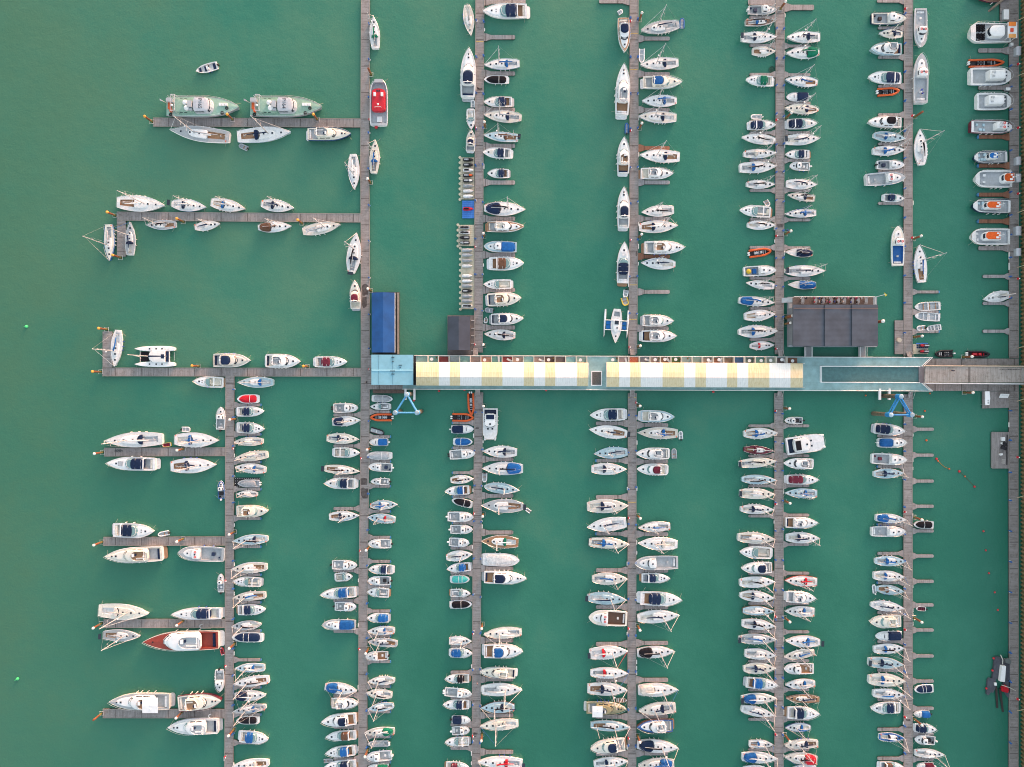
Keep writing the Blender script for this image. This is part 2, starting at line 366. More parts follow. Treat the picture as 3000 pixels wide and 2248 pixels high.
def mk_motor(b,o,rnd):
    c=o['c']; L=b.L; open_=c in 'GSWC'
    x0=b.x(0); b.L=L*.93; dx=L*.035                       # room for the platform
    ox=b.x; b.x=lambda t:(t-.5)*b.L+dx
    b.hull(o['h'],o['d'],(.05,.56,.74),floor=b.h-.55,fc=rnd.choice('GSGTC') if not open_ else ('S' if c=='S' else rnd.choice('GC')))
    stern_platform(b,dk(rnd.choice('WWTG')) ,L*.07)
    # raised foredeck moulding
    rg,fd=b.house('foredeck',.60,.93,.70,.20,gel(o['d'] if o['d']!='T' else 'W'),inF=.12,inA=.0,inS=.22,rf=.5,rr=.02)
    zf=b.z(.78)+.12
    b.hatch(.80,0,.5,zf); 
    if L>8.5:
        b.hatch(.70,.32,.26,zf+.02); b.hatch(.70,-.32,.26,zf+.02)
        if rnd.random()<.4: 
            mb=MB(); mb.box(b.x(.66),b.x(.76),-b.w(.7)*.4,b.w(.7)*.4,zf+.0,zf+.11); mb.build('sun_pad',cloth(rnd.choice('GSW')),b.rt)
    # wraparound windscreen
    rg,ws=b.house('windscreen',.44,.635,.80,.62,TEAL,z0=b.h-.0,inF=.38,inA=.0,inS=.22,rf=.75,rr=.02)
    fr=MB(); fr.tube([Vector(p)+Vector((0,0,.02)) for p in rg[2]][3:-3],.04,4); fr.build('windscreen_frame',gel('W'),ws)
    MB().tube([Vector(rg[0][len(rg[0])//2])+Vector((.03,0,0)),Vector(rg[2][len(rg[0])//2])],.04,4).build('centre_bar',gel('W'),ws)
    sm=cloth(rnd.choice('WCGS'))
    if open_:
        seats(b,.07,.48,b.h-.55,cloth(rnd.choice('WC') if c!='S' else 'S'),rnd)
        mb=MB(); mb.box(b.x(.46),b.x(.52),-b.w(.45)*.6,b.w(.45)*.6,b.h-.55,b.h+.1); mb.build('dashboard',gel('W'),b.rt)
    else:
        t0=.04 if 'big' in o['f'] else .20
        if t0>.1:
            mb=MB(); mb.box(b.x(.05),b.x(.10),-b.w(.1)*.68,b.w(.1)*.68,b.h-.55,b.h-.08); mb.build('seat',sm,b.rt)
        rg2,cn=b.house('canopy',t0,.50,.80,.85,cloth(c),z0=b.h+.02,inF=.06,inA=.10,inS=.16,rf=.12,rr=.22,crown=.08)
        mb=MB()
        for q in (.3,.6):
            i=int(q*12); pts=[]
            for k,g in enumerate(rg2): pts.append(Vector(g[i])+Vector((0,.02,.02)))
            pts+= [Vector((p.x,-p.y,p.z)) for p in reversed(pts)]
            mb.tube(pts,.035,4)
        mb.build('canopy_hoop',gel('W') if rnd.random()<.5 else STEEL,cn)
    if L>7.5 and rnd.random()<.7:
        xa=b.x(.20 if not open_ else .24); w_=b.w(.2)*.92; hh=b.h+(.95 if not open_ else 1.0)
        mb=MB(); k=.16
        mb.rings([[(xa+q-k,w_,b.h),(xa+q+k,w_,b.h),(xa+q+k,w_,b.h+.05),(xa+q-k,w_,b.h+.05)] for q in (0,)]*1+[[(xa+.25-k,w_*.8,hh-.06),(xa+.25+k,w_*.8,hh-.06),(xa+.25+k,w_*.8,hh),(xa+.25-k,w_*.8,hh)],
           [(xa+.25-k,-w_*.8,hh-.06),(xa+.25+k,-w_*.8,hh-.06),(xa+.25+k,-w_*.8,hh),(xa+.25-k,-w_*.8,hh)],[(xa-k,-w_,b.h),(xa+k,-w_,b.h),(xa+k,-w_,b.h+.05),(xa-k,-w_,b.h+.05)]])
        mb.build('radar_arch',gel('W'),b.rt)
    b.rail(.60,1.0,.55)
    b.fenders(rnd,rnd.choice((2,3))); b.lines(rnd)
def mk_fly(b,o,rnd):
    c=o['c']; L=b.L; big=L>12
    x0=b.x(0); b.L=L*.94; dx=L*.03; b.x=lambda t:(t-.5)*b.L+dx
    b.hull(o['h'],o['d'],(.03,.24,.78),floor=b.h-.6,fc=o.get('fc') or rnd.choice('TGGC'),rim=.12)
    sw=.93 if 'wide' in o['f'] else .80
    stern_platform(b,dk(rnd.choice('WTWG')),L*.06)
    hh=1.15 if not big else 1.3; z1=b.h-.06
    cc='W' if o['d'] in 'WLTRGBKwQ' else o['d']
    if 'wide' not in o['f']: b.house('foredeck',.60,.93,.66,.30,gel(cc),inF=.25,inA=.0,inS=.2,rf=.5,rr=.02)
    rg,hs=b.house('saloon',.22,.75 if 'wide' in o['f'] else .70,sw,hh,gel(cc),z0=z1,inF=.26,inA=.01,inS=.12,rf=.35,rr=.05)
    b.band('windscreen',rg,GLASS if rnd.random()<.75 else TEAL,hs,umin=.80,lo=.22,hi=.80,top=1)
    for sg in (1,-1):
        mb=MB()
        for t0,t1 in ((.30,.41),(.43,.53)):
            a=[Vector((b.x(t),sg*(b.w(t)*sw*f+.03),z)) for t,f,z in ((t0,.955,z1+hh*.35),(t1,.955,z1+hh*.35),(t1,.925,z1+hh*.75),(t0,.925,z1+hh*.75))]
            mb.add(a,[(0,1,2,3)])
        mb.build('side_window',GLASS,hs)
    zt=z1+hh*1.05
    b.hatch(.80,0,.5,b.z(.8)+(.26 if 'wide' not in o['f'] else 0))
    if big: b.hatch(.87,0,.4,b.z(.87)+.2)
    if c in 'WGSC':
        cm=b.coaming('flybridge',.20,.50,.60,zt,.5,gel(cc),{'W':'G','G':'G','S':'T','C':'C'}[c])
        mb=MB(); w_=b.w(.3)*.42
        mb.box(b.x(.215),b.x(.215)+.5,-w_,w_,zt+.05,zt+.42); mb.box(b.x(.25),b.x(.40),w_-.4,w_,zt+.05,zt+.42); mb.build('bench',cloth({'W':'W','G':'G','S':'S','C':'C'}[c]),cm)
        mb=MB(); mb.box(b.x(.435),b.x(.47),-w_*.8,w_*.2,zt+.05,zt+.62); mb.build('helm_console',gel('W'),cm)
        mb=MB(); mb.box(b.x(.40),b.x(.42),-w_*.7,-w_*.1,zt+.05,zt+.5); mb.build('helm_seat',cloth('N'),cm)
    else:
        rg3,cv=b.house('flybridge_cover',.24,.50,.66,.55,cloth(c),z0=zt-.02,inF=.12,inA=.08,inS=.16,rf=.3,rr=.25)
        ol=b.coaming('flybridge',.21,.52,.70,zt-.03,.22,gel(cc),'G')
    if 'awn' in o['f']:
        mb=MB(); za=zt+.9; w_=b.w(.25)*.9
        mb.rings([[(b.x(t),-w_,za),(b.x(t),0,za+.12),(b.x(t),w_,za),(b.x(t),w_,za+.05),(b.x(t),0,za+.17),(b.x(t),-w_,za+.05)] for t in (.12,.25,.38)]); mb.build('aft_awning',gel('W'),b.rt)
    # radar arch and dome
    w_=b.w(.25)*.66; mb=MB(); xa=b.x(.235)
    mb.tube([(xa,w_,zt-.1),(xa+.2,w_*.85,zt+.8),(xa+.2,-w_*.85,zt+.8),(xa,-w_,zt-.1)],.10,4); ar=mb.build('radar_arch',gel('W'),b.rt)
    MB().ball(xa+.2,0,zt+1.0,.27,10,5,.5).build('radar_dome',gel('W'),ar)
    if rnd.random()<.5: MB().cyl(xa+.2,w_*.6,zt+.85,zt+1.15,.2,8,.14).build('satellite_dome',gel('W'),ar)
    mb=MB(); mb.box(b.x(.04),b.x(.075),-b.w(.06)*.7,b.w(.06)*.7,b.h-.6,b.h-.15); mb.build('aft_seat',cloth(rnd.choice('WCN')),b.rt)
    b.rail(.45,1.0,.65); b.fenders(rnd,rnd.choice((3,4))); b.lines(rnd)
def mk_pilot(b,o,rnd):
    c=o['c']; L=b.L; big=L>10
    f=o.get('fc') or ('T' if rnd.random()<.12 else 'G')
    t1=.46 if not big else .50
    b.hull(o['h'],o['d'],(.05,t1,.80),floor=max(.2,b.h-.6),fc=f,rim=.1)
    b.house('foredeck',.66,.92,.62,.18,gel('W'),inF=.15,inA=0,inS=.2,rf=.5,rr=.02)
    a,bb=(t1+.01,.72); hh=1.35 if L>6 else 1.1
    z1=b.h-.06
    rg,hs=b.house('wheelhouse',a,bb,.66,hh,gel('W'),z0=z1,inF=.22,inA=.02,inS=.10,rf=.35,rr=.06)
    b.band('windscreen',rg,GLASS,hs,umin=.80,lo=.35,hi=.85,top=1)
    b.hatch((a+bb)/2-.015,0,.42,z1+hh*1.07); b.hatch(.80,0,.4,b.z(.8)+.16)
    for sg in (1,-1):
        tA,tB=a+.03,bb-.10; mb=MB()
        mb.add([(b.x(t),sg*(b.w(t)*.66*ff+.03),z) for t,ff,z in ((tA,.97,z1+hh*.45),(tB,.97,z1+hh*.45),(tB,.945,z1+hh*.8),(tA,.945,z1+hh*.8))],[(0,1,2,3)])
        mb.build('side_window',GLASS,hs)
    MB().tube([(b.x(a+.04),0,z1+hh),(b.x(a+.04)-.1,0,z1+hh+1.2)],.035,4,r1=.02).build('aerial',ALU,hs)
    if c in 'WG':
        mb=MB(); mb.box(b.x(.07),b.x(.07)+.4,-b.w(.1)*.6,b.w(.1)*.6,b.h-.6,b.h-.2); mb.build('aft_seat',cloth('W'),b.rt)
        mb=MB(); mb.box(b.x(.22),b.x(.22)+.5,-.3,.3,b.h-.6,b.h-.15); mb.build('engine_box',dk(rnd.choice('WG')),b.rt)
    elif c=='Y':
        MB().ball(b.x(.16),0,b.h-.1,.75,12,6,.5).build('yellow_buoy_bag',cloth('Y'),b.rt)
        mb=MB(); mb.box(b.x(.28),b.x(.40),-.7,.7,b.h-.6,b.h-.1); mb.build('covered_locker',cloth('B'),b.rt)
    elif c in 'KNM' and not 'big' in o['f']:
        mb=MB(); mb.box(b.x(.20),b.x(.20)+.9,-.45,.45,b.h-.6,b.h+.1); mb.build('engine_box',dk(c),b.rt)
        MB().ball(b.x(.1),b.w(.1)*.45,b.h-.2,.26).build('mooring_float',cloth(c),b.rt)
    else:
        b.house('canopy',.04,a+.01,.84,1.0,cloth(c),z0=b.h,inF=.02,inA=.10,inS=.14,rf=.08,rr=.2)
    if L<8.6:
        wm=rnd.random()<.4
        if L>6.8 and rnd.random()<.5: b.outboard(.32,gel('W') if wm else BLACK); b.outboard(-.32,gel('W') if wm else BLACK)
        else: b.outboard(0,gel('W') if wm else BLACK)
    b.rail(.55,1.0,.55); b.fenders(rnd,2); b.lines(rnd)
    if 'ring' in o['f'] or (big and rnd.random()<.5):
        for sg in (1,-1):
            q=[(b.x(a+.08)+.28*math.cos(k*.785),sg*b.w(.5)*.32+.28*math.sin(k*.785),z1+hh*1.1) for k in range(8)]
            MB().tube(q,.08,5,close=True).build('lifebuoy',mat('red_lifebuoy',(.7,.06,.04),.6),hs)
def mk_cover(b,o,rnd):
    c=o['c']; b.hull(o['h'],o['d'],None)
    rg,cv=b.house('boat_cover',.07,.93,.86,.50,cloth(c),z0=b.h-.05,inF=.10,inA=.05,inS=.30,rf=.3,rr=.1,crown=.25)
    mb=MB()
    for q in rnd.choice(((.36,),(.42,.62),(.5,))):
        t=.07+.86*q; w_=b.w(t)*.88; mb.tube([(b.x(t),w_,b.h),(b.x(t),w_*.72,b.h+.5),(b.x(t),0,b.h+.68),(b.x(t),-w_*.72,b.h+.5),(b.x(t),-w_,b.h)],.06,4)
    mb.build('radar_arch',gel('W'),b.rt)
    stern_platform(b,dk('W' if rnd.random()<.6 else 'S'),b.L*.05); b.fenders(rnd,2); b.lines(rnd)
def mk_cabincover(b,o,rnd):
    c=o['c']; b.hull(o['h'],o['d'],None)
    b.house('cabin',.52,.90,.72,.42,gel('W'),inF=.3,inA=0,inS=.18,rf=.45,rr=.02)
    b.house('rear_canopy',.04,.55,.88,.95,cloth(c),z0=b.h-.02,inF=.10,inA=.06,inS=.16,rf=.06,rr=.08)
    mb=MB()
    for k in (-.28,0,.28): mb.rings([[(b.x(.66),k*b.W*.5-.14,b.z(.66)+.36),(b.x(.69),k*b.W*.5-.14,b.z(.66)+.36),(b.x(.69),k*b.W*.5+.14,b.z(.66)+.36),(b.x(.66),k*b.W*.5+.14,b.z(.66)+.36)],
                              [(b.x(.66),k*b.W*.5-.14,b.z(.66)+.42),(b.x(.69),k*b.W*.5-.14,b.z(.66)+.42),(b.x(.69),k*b.W*.5+.14,b.z(.66)+.42),(b.x(.66),k*b.W*.5+.14,b.z(.66)+.42)]])
    mb.build('cabin_window',GLASS,b.rt)
    if b.L<7.5: b.outboard(0,gel('W') if rnd.random()<.5 else BLACK)
    b.rail(.6,1,.5); b.fenders(rnd,2); b.lines(rnd)
def tubeboat(b,c,floorc,r,rnd,console=True):
    L,W=b.L,b.W; yo=W/2-r
    pts=[(b.x(-.0),yo,r*1.3)]+[(b.x(t),min(yo,b.w(t)-r*.5),r*1.3+.25*t*t) for t in (.12,.3,.5,.66,.78,.88,.95)]
    pts=[(x,max(.05,y),z) for x,y,z in pts]; al=pts+[(b.x(1)-r,0,r*1.3+.3)]+[(x,-y,z) for x,y,z in reversed(pts)]
    MB().tube(al,r,8).build('buoyancy_tube',mat('hypalon_'+NAME[c].replace(' ','_'),COL[c],.6,var=.1),b.rt,smooth=True)
    f=MB(); fp=[(x-.0,y*.96) for x,y,z in pts]+[(b.x(1)-r*1.3,0)]+[(x,-y*.96) for x,y,z in reversed(pts)]
    f.rings([[(x,y,.02) for x,y in fp],[(x,y,r*.9) for x,y in fp]]); f.build('floor',dk(floorc),b.rt)
def mk_rib(b,o,rnd):
    c=o['c']; r=.30 if b.L>5.5 else .24
    tubeboat(b,c,'K' if c in 'OK' else 'G',r,rnd)
    z=r*.9
    if c=='G' or 'cov' in o['f']:
        b.house('fitted_cover',.16,.9,.80,.55,cloth('G'),z0=r*1.5,inF=.1,inA=.05,inS=.3,rf=.4,rr=.1,crown=.2)
    else:
        mb=MB(); mb.box(b.x(.48),b.x(.56),-.35,.35,z,z+.8); mb.box(b.x(.22),b.x(.40),-.26,.26,z,z+.55); mb.build('console_seat',gel(rnd.choice('KG')) if 'in' not in o['f'] else gel('R'),b.rt)
        mb=MB()
        for t in (.25,.33,.42,.62,.72): mb.box(b.x(t),b.x(t)+.18,-b.w(t)*.45,b.w(t)*.45,z,z+.30)
        mb.build('seat',cloth({'O':'G','K':'W'}.get(c,'G')) if 'in' not in o['f'] else cloth('R'),b.rt)
    b.h=.45
    if b.L>6: b.outboard(.3,gel('W')); b.outboard(-.3,gel('W'))
    else: b.outboard(0,rnd.choice((gel('W'),BLACK)))
    b.lines(rnd)
def mk_ding(b,o,rnd):
    c=o['c']; tubeboat(b,c if c!='N' else 'B','G',.17 if b.L>2.2 else .14,rnd)
    mb=MB(); mb.box(b.x(.4),b.x(.4)+.22,-b.w(.4)*.62,b.w(.4)*.62,.22,.30); mb.box(b.x(.08),b.x(.08)+.05,-b.w(.1)*.6,b.w(.1)*.6,.1,.4); mb.build('seat',dk(rnd.choice('TWG')),b.rt)
    b.h=.3
    if rnd.random()<.5: b.outboard(0,rnd.choice((BLACK,gel('W'))),.7)
def mk_open(b,o,rnd):
    c=o['c']; b.hull(o['h'],o['d'],(.08,.86,.80),floor=.14,fc='G' if c in 'WG' else c,rim=.07)
    mb=MB()
    for t in (.16,.40,.64): mb.box(b.x(t),b.x(t)+.25,-b.w(t)*.82,b.w(t)*.82,b.h-.2,b.h-.14)
    mb.build('thwart',dk('M' if c in 'MR' else rnd.choice('TW')),b.rt)
    if 'mast' in o['f']:
        MB().tube([(b.x(.62),0,b.h-.1),(b.x(.62),0,b.h+b.L*1.05)],.045,6,r1=.03).build('mast',ALU,b.rt)
        MB().tube([(b.x(.6),0,b.h+.5),(b.x(.0),0,b.h+.5)],.035,5).build('boom',ALU,b.rt)
        mb=MB(); mb.box(b.x(.45),b.x(.5),-b.w(.5)*.8,b.w(.5)*.8,b.h-.1,b.h-.05); mb.build('centreboard_case',dk('W'),b.rt)
    elif 'ob' in o['f']: b.outboard(0,BLACK,.7)
def mk_scat(b,o,rnd):
    L,W=b.L,b.W
    for sg in (1,-1):
        tb=[(0,.7),(.2,1),(.5,1),(.8,.75),(.93,.4),(1,.08)]; rg=[]
        for i in range(15):
            t=i/14; w_=prof(tb,t)*W*.13; y0=sg*W*.37; z=1.4+.2*t
            rg.append([(b.x(t),y0+w_,z-.1),(b.x(t),y0+w_*.7,z),(b.x(t),y0-w_*.7,z),(b.x(t),y0-w_,z-.1),(b.x(t),y0-w_*.6,-.2),(b.x(t),y0+w_*.6,-.2)])
        MB().rings(rg).build('hull',gel('W'),b.rt)
        for t in (.3,.45,.62): b.hatch(t,sg*W*.37,.4,1.52)
    mb=MB(); mb.rings([[(b.x(.12),-W*.38,z),(b.x(.62),-W*.38,z),(b.x(.62),W*.38,z),(b.x(.12),W*.38,z)] for z in (.9,1.45)]); mb.build('bridge_deck',dk('W'),b.rt)
    ol=[(b.x(t),y) for t,y in ((.2,-W*.28),(.3,-W*.3),(.56,-W*.27),(.64,-W*.16),(.66,0),(.64,W*.16),(.56,W*.27),(.3,W*.3),(.2,W*.28))]
    rg,hs=b.house('saloon',0,0,0,.75,gel('W'),z0=1.42,ol=ol,inF=.12,inA=.02,inS=.1)
    b.band('saloon_window',rg,GLASS,hs,umin=.6,lo=.2,hi=.8)
    mb=MB(); 
    for sg in (1,-1): mb.box(b.x(.66),b.x(.86),sg*W*.13-W*.105,sg*W*.13+W*.105,1.2,1.24)
    mb.build('trampoline_net',cloth('K'),b.rt)
    MB().tube([(b.x(.87),-W*.38,1.3),(b.x(.87),W*.38,1.3)],.10,6).build('crossbeam',ALU,b.rt)
    mb=MB(); mb.box(b.x(.13),b.x(.22),-W*.25,W*.25,1.45,1.75); mb.box(b.x(.22),b.x(.3),-W*.1,W*.1,2.2,2.24); mb.build('cockpit_seat',cloth('N'),b.rt)
    xm=b.x(.58); ms=MB().tube([(xm,0,2.1),(xm,0,2.1+L*1.05)],.13,8,r1=.09).build('mast',ALU,b.rt)
    MB().tube([(xm-.5,W*.14,8),(xm,0,8),(xm-.5,-W*.14,8)],.05,4).build('spreader',ALU,ms)
    bo=MB().tube([(xm-.1,0,3.3),(b.x(.12),0,3.2)],.09,6).build('boom',ALU,b.rt); MB().tube([(xm-.2,0,3.5),(b.x(.14),0,3.3)],.25,8,r1=.12).build('sail_cover',cloth('N'),bo)
    MB().tube([(b.x(.9),0,1.4),(xm,0,2+L*.95)],.09,6,r1=.04).build('furled_jib',cloth('W'),b.rt)
    MB().tube([(b.x(-.02),-W*.2,1.6),(b.x(-.02),W*.2,1.6)],.04,4).build('davit',STEEL,b.rt)
    b.h=1.4; b.lines(rnd)
def mk_pcat(b,o,rnd):
    L,W=b.L,b.W; b.hull('W','W',(.04,.26,.8),floor=.8,fc='N')
    rg,hs=b.house('saloon',.16,.62,.74,1.2,gel('W'),inF=.1,inA=.02,inS=.08,rf=.2,rr=.08)
    b.band('windscreen',rg,GLASS,hs,umin=.75,lo=.3,hi=.85)
    mb=MB(); z=rg[-1][0][2]+.1; mb.box(b.x(.20),b.x(.34),-W*.27,W*.27,z,z+.08); mb.build('cockpit_canopy' ,cloth(o['c']),b.rt)
    for sg in (1,-1):
        MB().tube([(b.x(.9),sg*W*.3,.3),(b.x(.98),sg*W*.34,.8),(b.x(1.03),sg*W*.34,1.1)],W*.12,8,r1=W*.05).build('bow',gel('W'),b.rt,smooth=True)
    for sg in (1,-1):
        for t in (.30,.36,.42): b.hatch(t,sg*W*.36,.35)
    b.hatch(.66,-W*.15,.5);b.hatch(.66,W*.15,.5); b.hatch(.50,0,.5,z)
    b.rail(.3,1.0,.7); b.fenders(rnd,3); b.lines(rnd)
def mk_work(b,o,rnd):
    c=o['c']; a,e=o.get('hp',(.45,.72)); hh=2.0
    b.hull(o['h'],'W',(.06,.88,.80),floor=b.h-.55,fc='G',rim=.16)
    zf=b.h-.52
    k=.27; ol=[(b.x(a),-b.W*k),(b.x(e)-.8,-b.W*k),(b.x(e)-.1,-b.W*.15),(b.x(e),0),(b.x(e)-.1,b.W*.15),(b.x(e)-.8,b.W*k),(b.x(a),b.W*k)]
    rg,hs=b.house('wheelhouse',0,0,0,hh,gel('W'),z0=zf,ol=ol,inF=.10,inA=.01,inS=.08)
    b.band('windscreen',rg,GLASS,hs,umin=.86,lo=.5,hi=.92)
    if c not in 'WG':
        rl=[((x-b.x((a+e)/2))*.86+b.x((a+e)/2),y*.82) for x,y in ol]
        MB().rings([[(x,y,zf+hh*1.04) for x,y in rl],[(x,y,zf+hh*1.09) for x,y in rl]]).build('wheelhouse_roof',cloth(c),hs)
    mb=MB(); mb.tube([(b.x(a+.03),0,zf+hh),(b.x(a+.02),0,zf+hh+1.8)],.06,5); mb.tube([(b.x(a+.02),-.7,zf+hh+1.1),(b.x(a+.02),.7,zf+hh+1.1)],.05,4); mb.ball(b.x(a+.06),0,zf+hh+.35,.28,10,5,.5); mb.build('signal_mast',gel('W'),hs)
    for y,ss in ((.12,.55),(-.13,.4)): MB().box(b.x(a+.06),b.x(a+.06)+ss*1.6,b.W*y-ss*.5,b.W*y+ss*.5,zf+hh*1.05,zf+hh*1.05+.18).build('roof_box',gel('W' if c not in 'WG' else 'G'),hs)
    for y in (-.1,.1): MB().box(b.x(e-.05)-.5,b.x(e-.05)-.1,b.W*y-.2,b.W*y+.2,zf+hh*1.04,zf+hh*1.04+.09).build('roof_hatch',GLASS,hs)
    if 'ring' in o['f']:
        for sg in (1,-1):
            q=[(b.x((a+e)/2)+.3*math.cos(k*.785),sg*b.W*.15+.3*math.sin(k*.785),zf+hh*1.12) for k in range(8)]
            MB().tube(q,.09,5,close=True).build('lifebuoy',mat('red_lifebuoy',(.7,.06,.04),.6),hs)
    mb=MB(); 
    for t in ((.12,.20,.30) if a>.4 else (.62,.70,.80)): 
        for y in (-b.W*.2,b.W*.18):
            if rnd.random()<.75: MB().box(b.x(t),b.x(t)+rnd.uniform(.5,.9),y-rnd.uniform(.2,.5),y+rnd.uniform(.2,.5),zf,zf+rnd.uniform(.15,.5)).build('deck_locker',dk({'M':'L','N':'L'}.get(o['h'],rnd.choice('GWN'))),b.rt)
    if mb.f: mb.build('deck_locker',dk({'M':'L','N':'L'}.get(o['h'],rnd.choice('GWN'))),b.rt)
    b.rail(.08,1.0,.75,.03); b.fenders(rnd,3); b.lines(rnd)
def mk_trim(b,o,rnd):
    L,W=b.L,b.W
    c=Boat('sail',L,W*.42,1.2,b.rt); c.hull('W','W',(.08,.22,.6),floor=.7,fc='G')
    rg,hs=c.house('coachroof',.30,.70,.6,.5,gel('W'),inF=.2,inS=.15); MB().box(c.x(.35),c.x(.46),-.6,.6,1.68,1.74).build('solar_panel',GLASS,hs)
    c.hatch(.56,.2,.4,1.72); c.hatch(.80,0,.45)
    for sg in (1,-1):
        rg=[]
        for i in range(13):
            t=i/12; w_=(.34*math.sin(math.pi*min(1,.12+t*.88))**.6+.03)*(1-.5*t); x=c.x(.02)+t*L*.82
            rg.append([(x,sg*W*.43+w_,.75),(x,sg*W*.43,.9),(x,sg*W*.43-w_,.75),(x,sg*W*.43-w_*.5,-.1),(x,sg*W*.43+w_*.5,-.1)])
        MB().rings(rg).build('float',gel('W'),b.rt,smooth=False)
        mb=MB(); mb.box(c.x(.37),c.x(.47),min(sg*W*.2,sg*W*.38),max(sg*W*.2,sg*W*.38),1.0,1.05); mb.box(c.x(.49),c.x(.59),min(sg*W*.2,sg*W*.38),max(sg*W*.2,sg*W*.38),1.0,1.05); mb.build('side_net',cloth('B'),b.rt)
    mb=MB()
    for t in (.34,.62): mb.tube([(c.x(t),-W*.43,.9),(c.x(t),-W*.18,1.25),(c.x(t),W*.18,1.25),(c.x(t),W*.43,.9)],.13,6)
    mb.build('crossbeam',gel('W'),b.rt); c.rail(.7,1,.5); c.lines(rnd)
KINDS=dict(s=(mk_sail,'sail',1.0,'sailing yacht','sailboat','sailing yachts moored along the jetties'),
 m=(mk_motor,'motor',1.05,'motor cruiser','motorboat','motor cruisers moored along the jetties'),
 f=(mk_fly,'motor',1.35,'flybridge cruiser','motor yacht','flybridge cruisers moored along the jetties'),
 p=(mk_pilot,'blunt',1.05,'wheelhouse boat','fishing boat','small wheelhouse boats moored along the jetties'),
 u=(mk_cover,'blunt',.8,'motorboat','motorboat','boats under full covers'),
 x=(mk_cabincover,'blunt',.9,'cabin boat','motorboat','cabin boats with rear canopies'),
 r=(mk_rib,'motor',.5,'inflatable boat','inflatable boat','rigid inflatable boats'),
 d=(mk_ding,'blunt',.35,'inflatable dinghy','dinghy','inflatable dinghies beside larger boats'),
 o=(mk_open,'blunt',.5,'open boat','rowing boat','small open boats'),
 k=(mk_scat,'cat',1.4,'sailing catamaran','catamaran',None),
 b=(mk_pcat,'cat',1.3,'power catamaran','catamaran',None),
 t=(mk_trim,'sail',1.2,'trimaran','trimaran',None),
 w=(mk_work,'barge',1.3,'workboat','workboat','workboats moored along the quay pontoon'))
ORD=['','first','second','third','fourth','fifth','sixth','seventh','eighth','ninth','tenth','eleventh','twelfth','thirteenth','fourteenth','fifteenth','sixteenth','seventeenth','eighteenth','nineteenth','twentieth','twenty-first','twenty-second','twenty-third','twenty-fourth','twenty-fifth','twenty-sixth','twenty-seventh','twenty-eighth','twenty-ninth','thirtieth','thirty-first','thirty-second','thirty-third','thirty-fourth']
KNAME=dict(s='sailboat',m='motorboat',f='motor_yacht',p='wheelhouse_boat',u='covered_motorboat',x='cabin_boat',r='rigid_inflatable_boat',d='inflatable_dinghy',o='open_boat',k='sailing_catamaran',b='power_catamaran',t='trimaran',w='workboat')
def describe(k,o):
    kn=KINDS[k][3]; c=NAME[o['c']]; h=o['h']; dd=o['d']
    if h!='W': ad=NAME[h]+'-hulled '
    elif dd!='W': ad=NAME[dd].replace(' ','-')+'-decked '
    else: ad='white '
    if k=='s':
        if 'tent' in o['f']: return ad+'racing yacht under %s tent'%c
        if 'nm' in o['f']: return ad+'yacht with lowered mast'
        if 'bim' in o['f'] and o['c'] not in 'WG': return ad+'sailing yacht, %s cockpit tent'%c
        if o['c'] in 'WG': return ad+'sailing yacht'
        return ad+'sailing yacht, %s %s'%(c,'boom cover' if 'ns' in o['f'] else 'sprayhood')
    if k=='m': return ad+'motor cruiser'+(', %s canopy'%c if o['c'] not in 'GSWC' else ', open %s cockpit'%('beige' if o['c']=='S' else 'pale'))
    if k=='f': return ad+'flybridge cruiser'+(', %s flybridge cover'%c if o['c'] not in 'GSWC' else '')
    if k=='p': return ad+'wheelhouse boat'+(', %s canopy'%c if o['c'] not in 'WGKNMY' else '')
    if k=='u': return ad+'motorboat under %s cover'%c
    if k=='x': return ad+'cabin boat, %s rear canopy'%c
    if k=='r': return c+' rigid inflatable boat'
    if k=='d': return c+' inflatable dinghy'
    if k=='o': return ad+('sailing dinghy' if 'mast' in o['f'] else 'open boat')
    if k=='w': return ad+'workboat'+('' if o['c'] in 'WG' else ' with %s roof'%c)
    return 'white '+kn
def parse(tab):
    out=[]; ox=oy=0; kk=1.; row=None
    for ln in tab.strip().splitlines():
        a=ln.split('#')[0].split()
        if not a: continue
        if a[0]=='T': ox,oy,kk=map(float,a[1:4]); continue
        if a[0]=='R': row=a[1]; continue
        k=a[0]; v=list(map(float,a[1:6])); o=dict(h='W',d='W',c='W',f=set())
        for q in a[6:]:
            if '=' in q:
                n_,vv=q.split('='); o[n_]=float(vv) if n_=='mh' else (tuple(map(float,vv.strip('()').split(','))) if n_=='hp' else vv)
            else: o['f'].add(q)
        out.append(dict(k=k,bow=(ox+v[0]/kk,oy+v[1]/kk),st=(ox+v[2]/kk,oy+v[3]/kk),w=v[4]/kk,o=o,row=row))
    return out
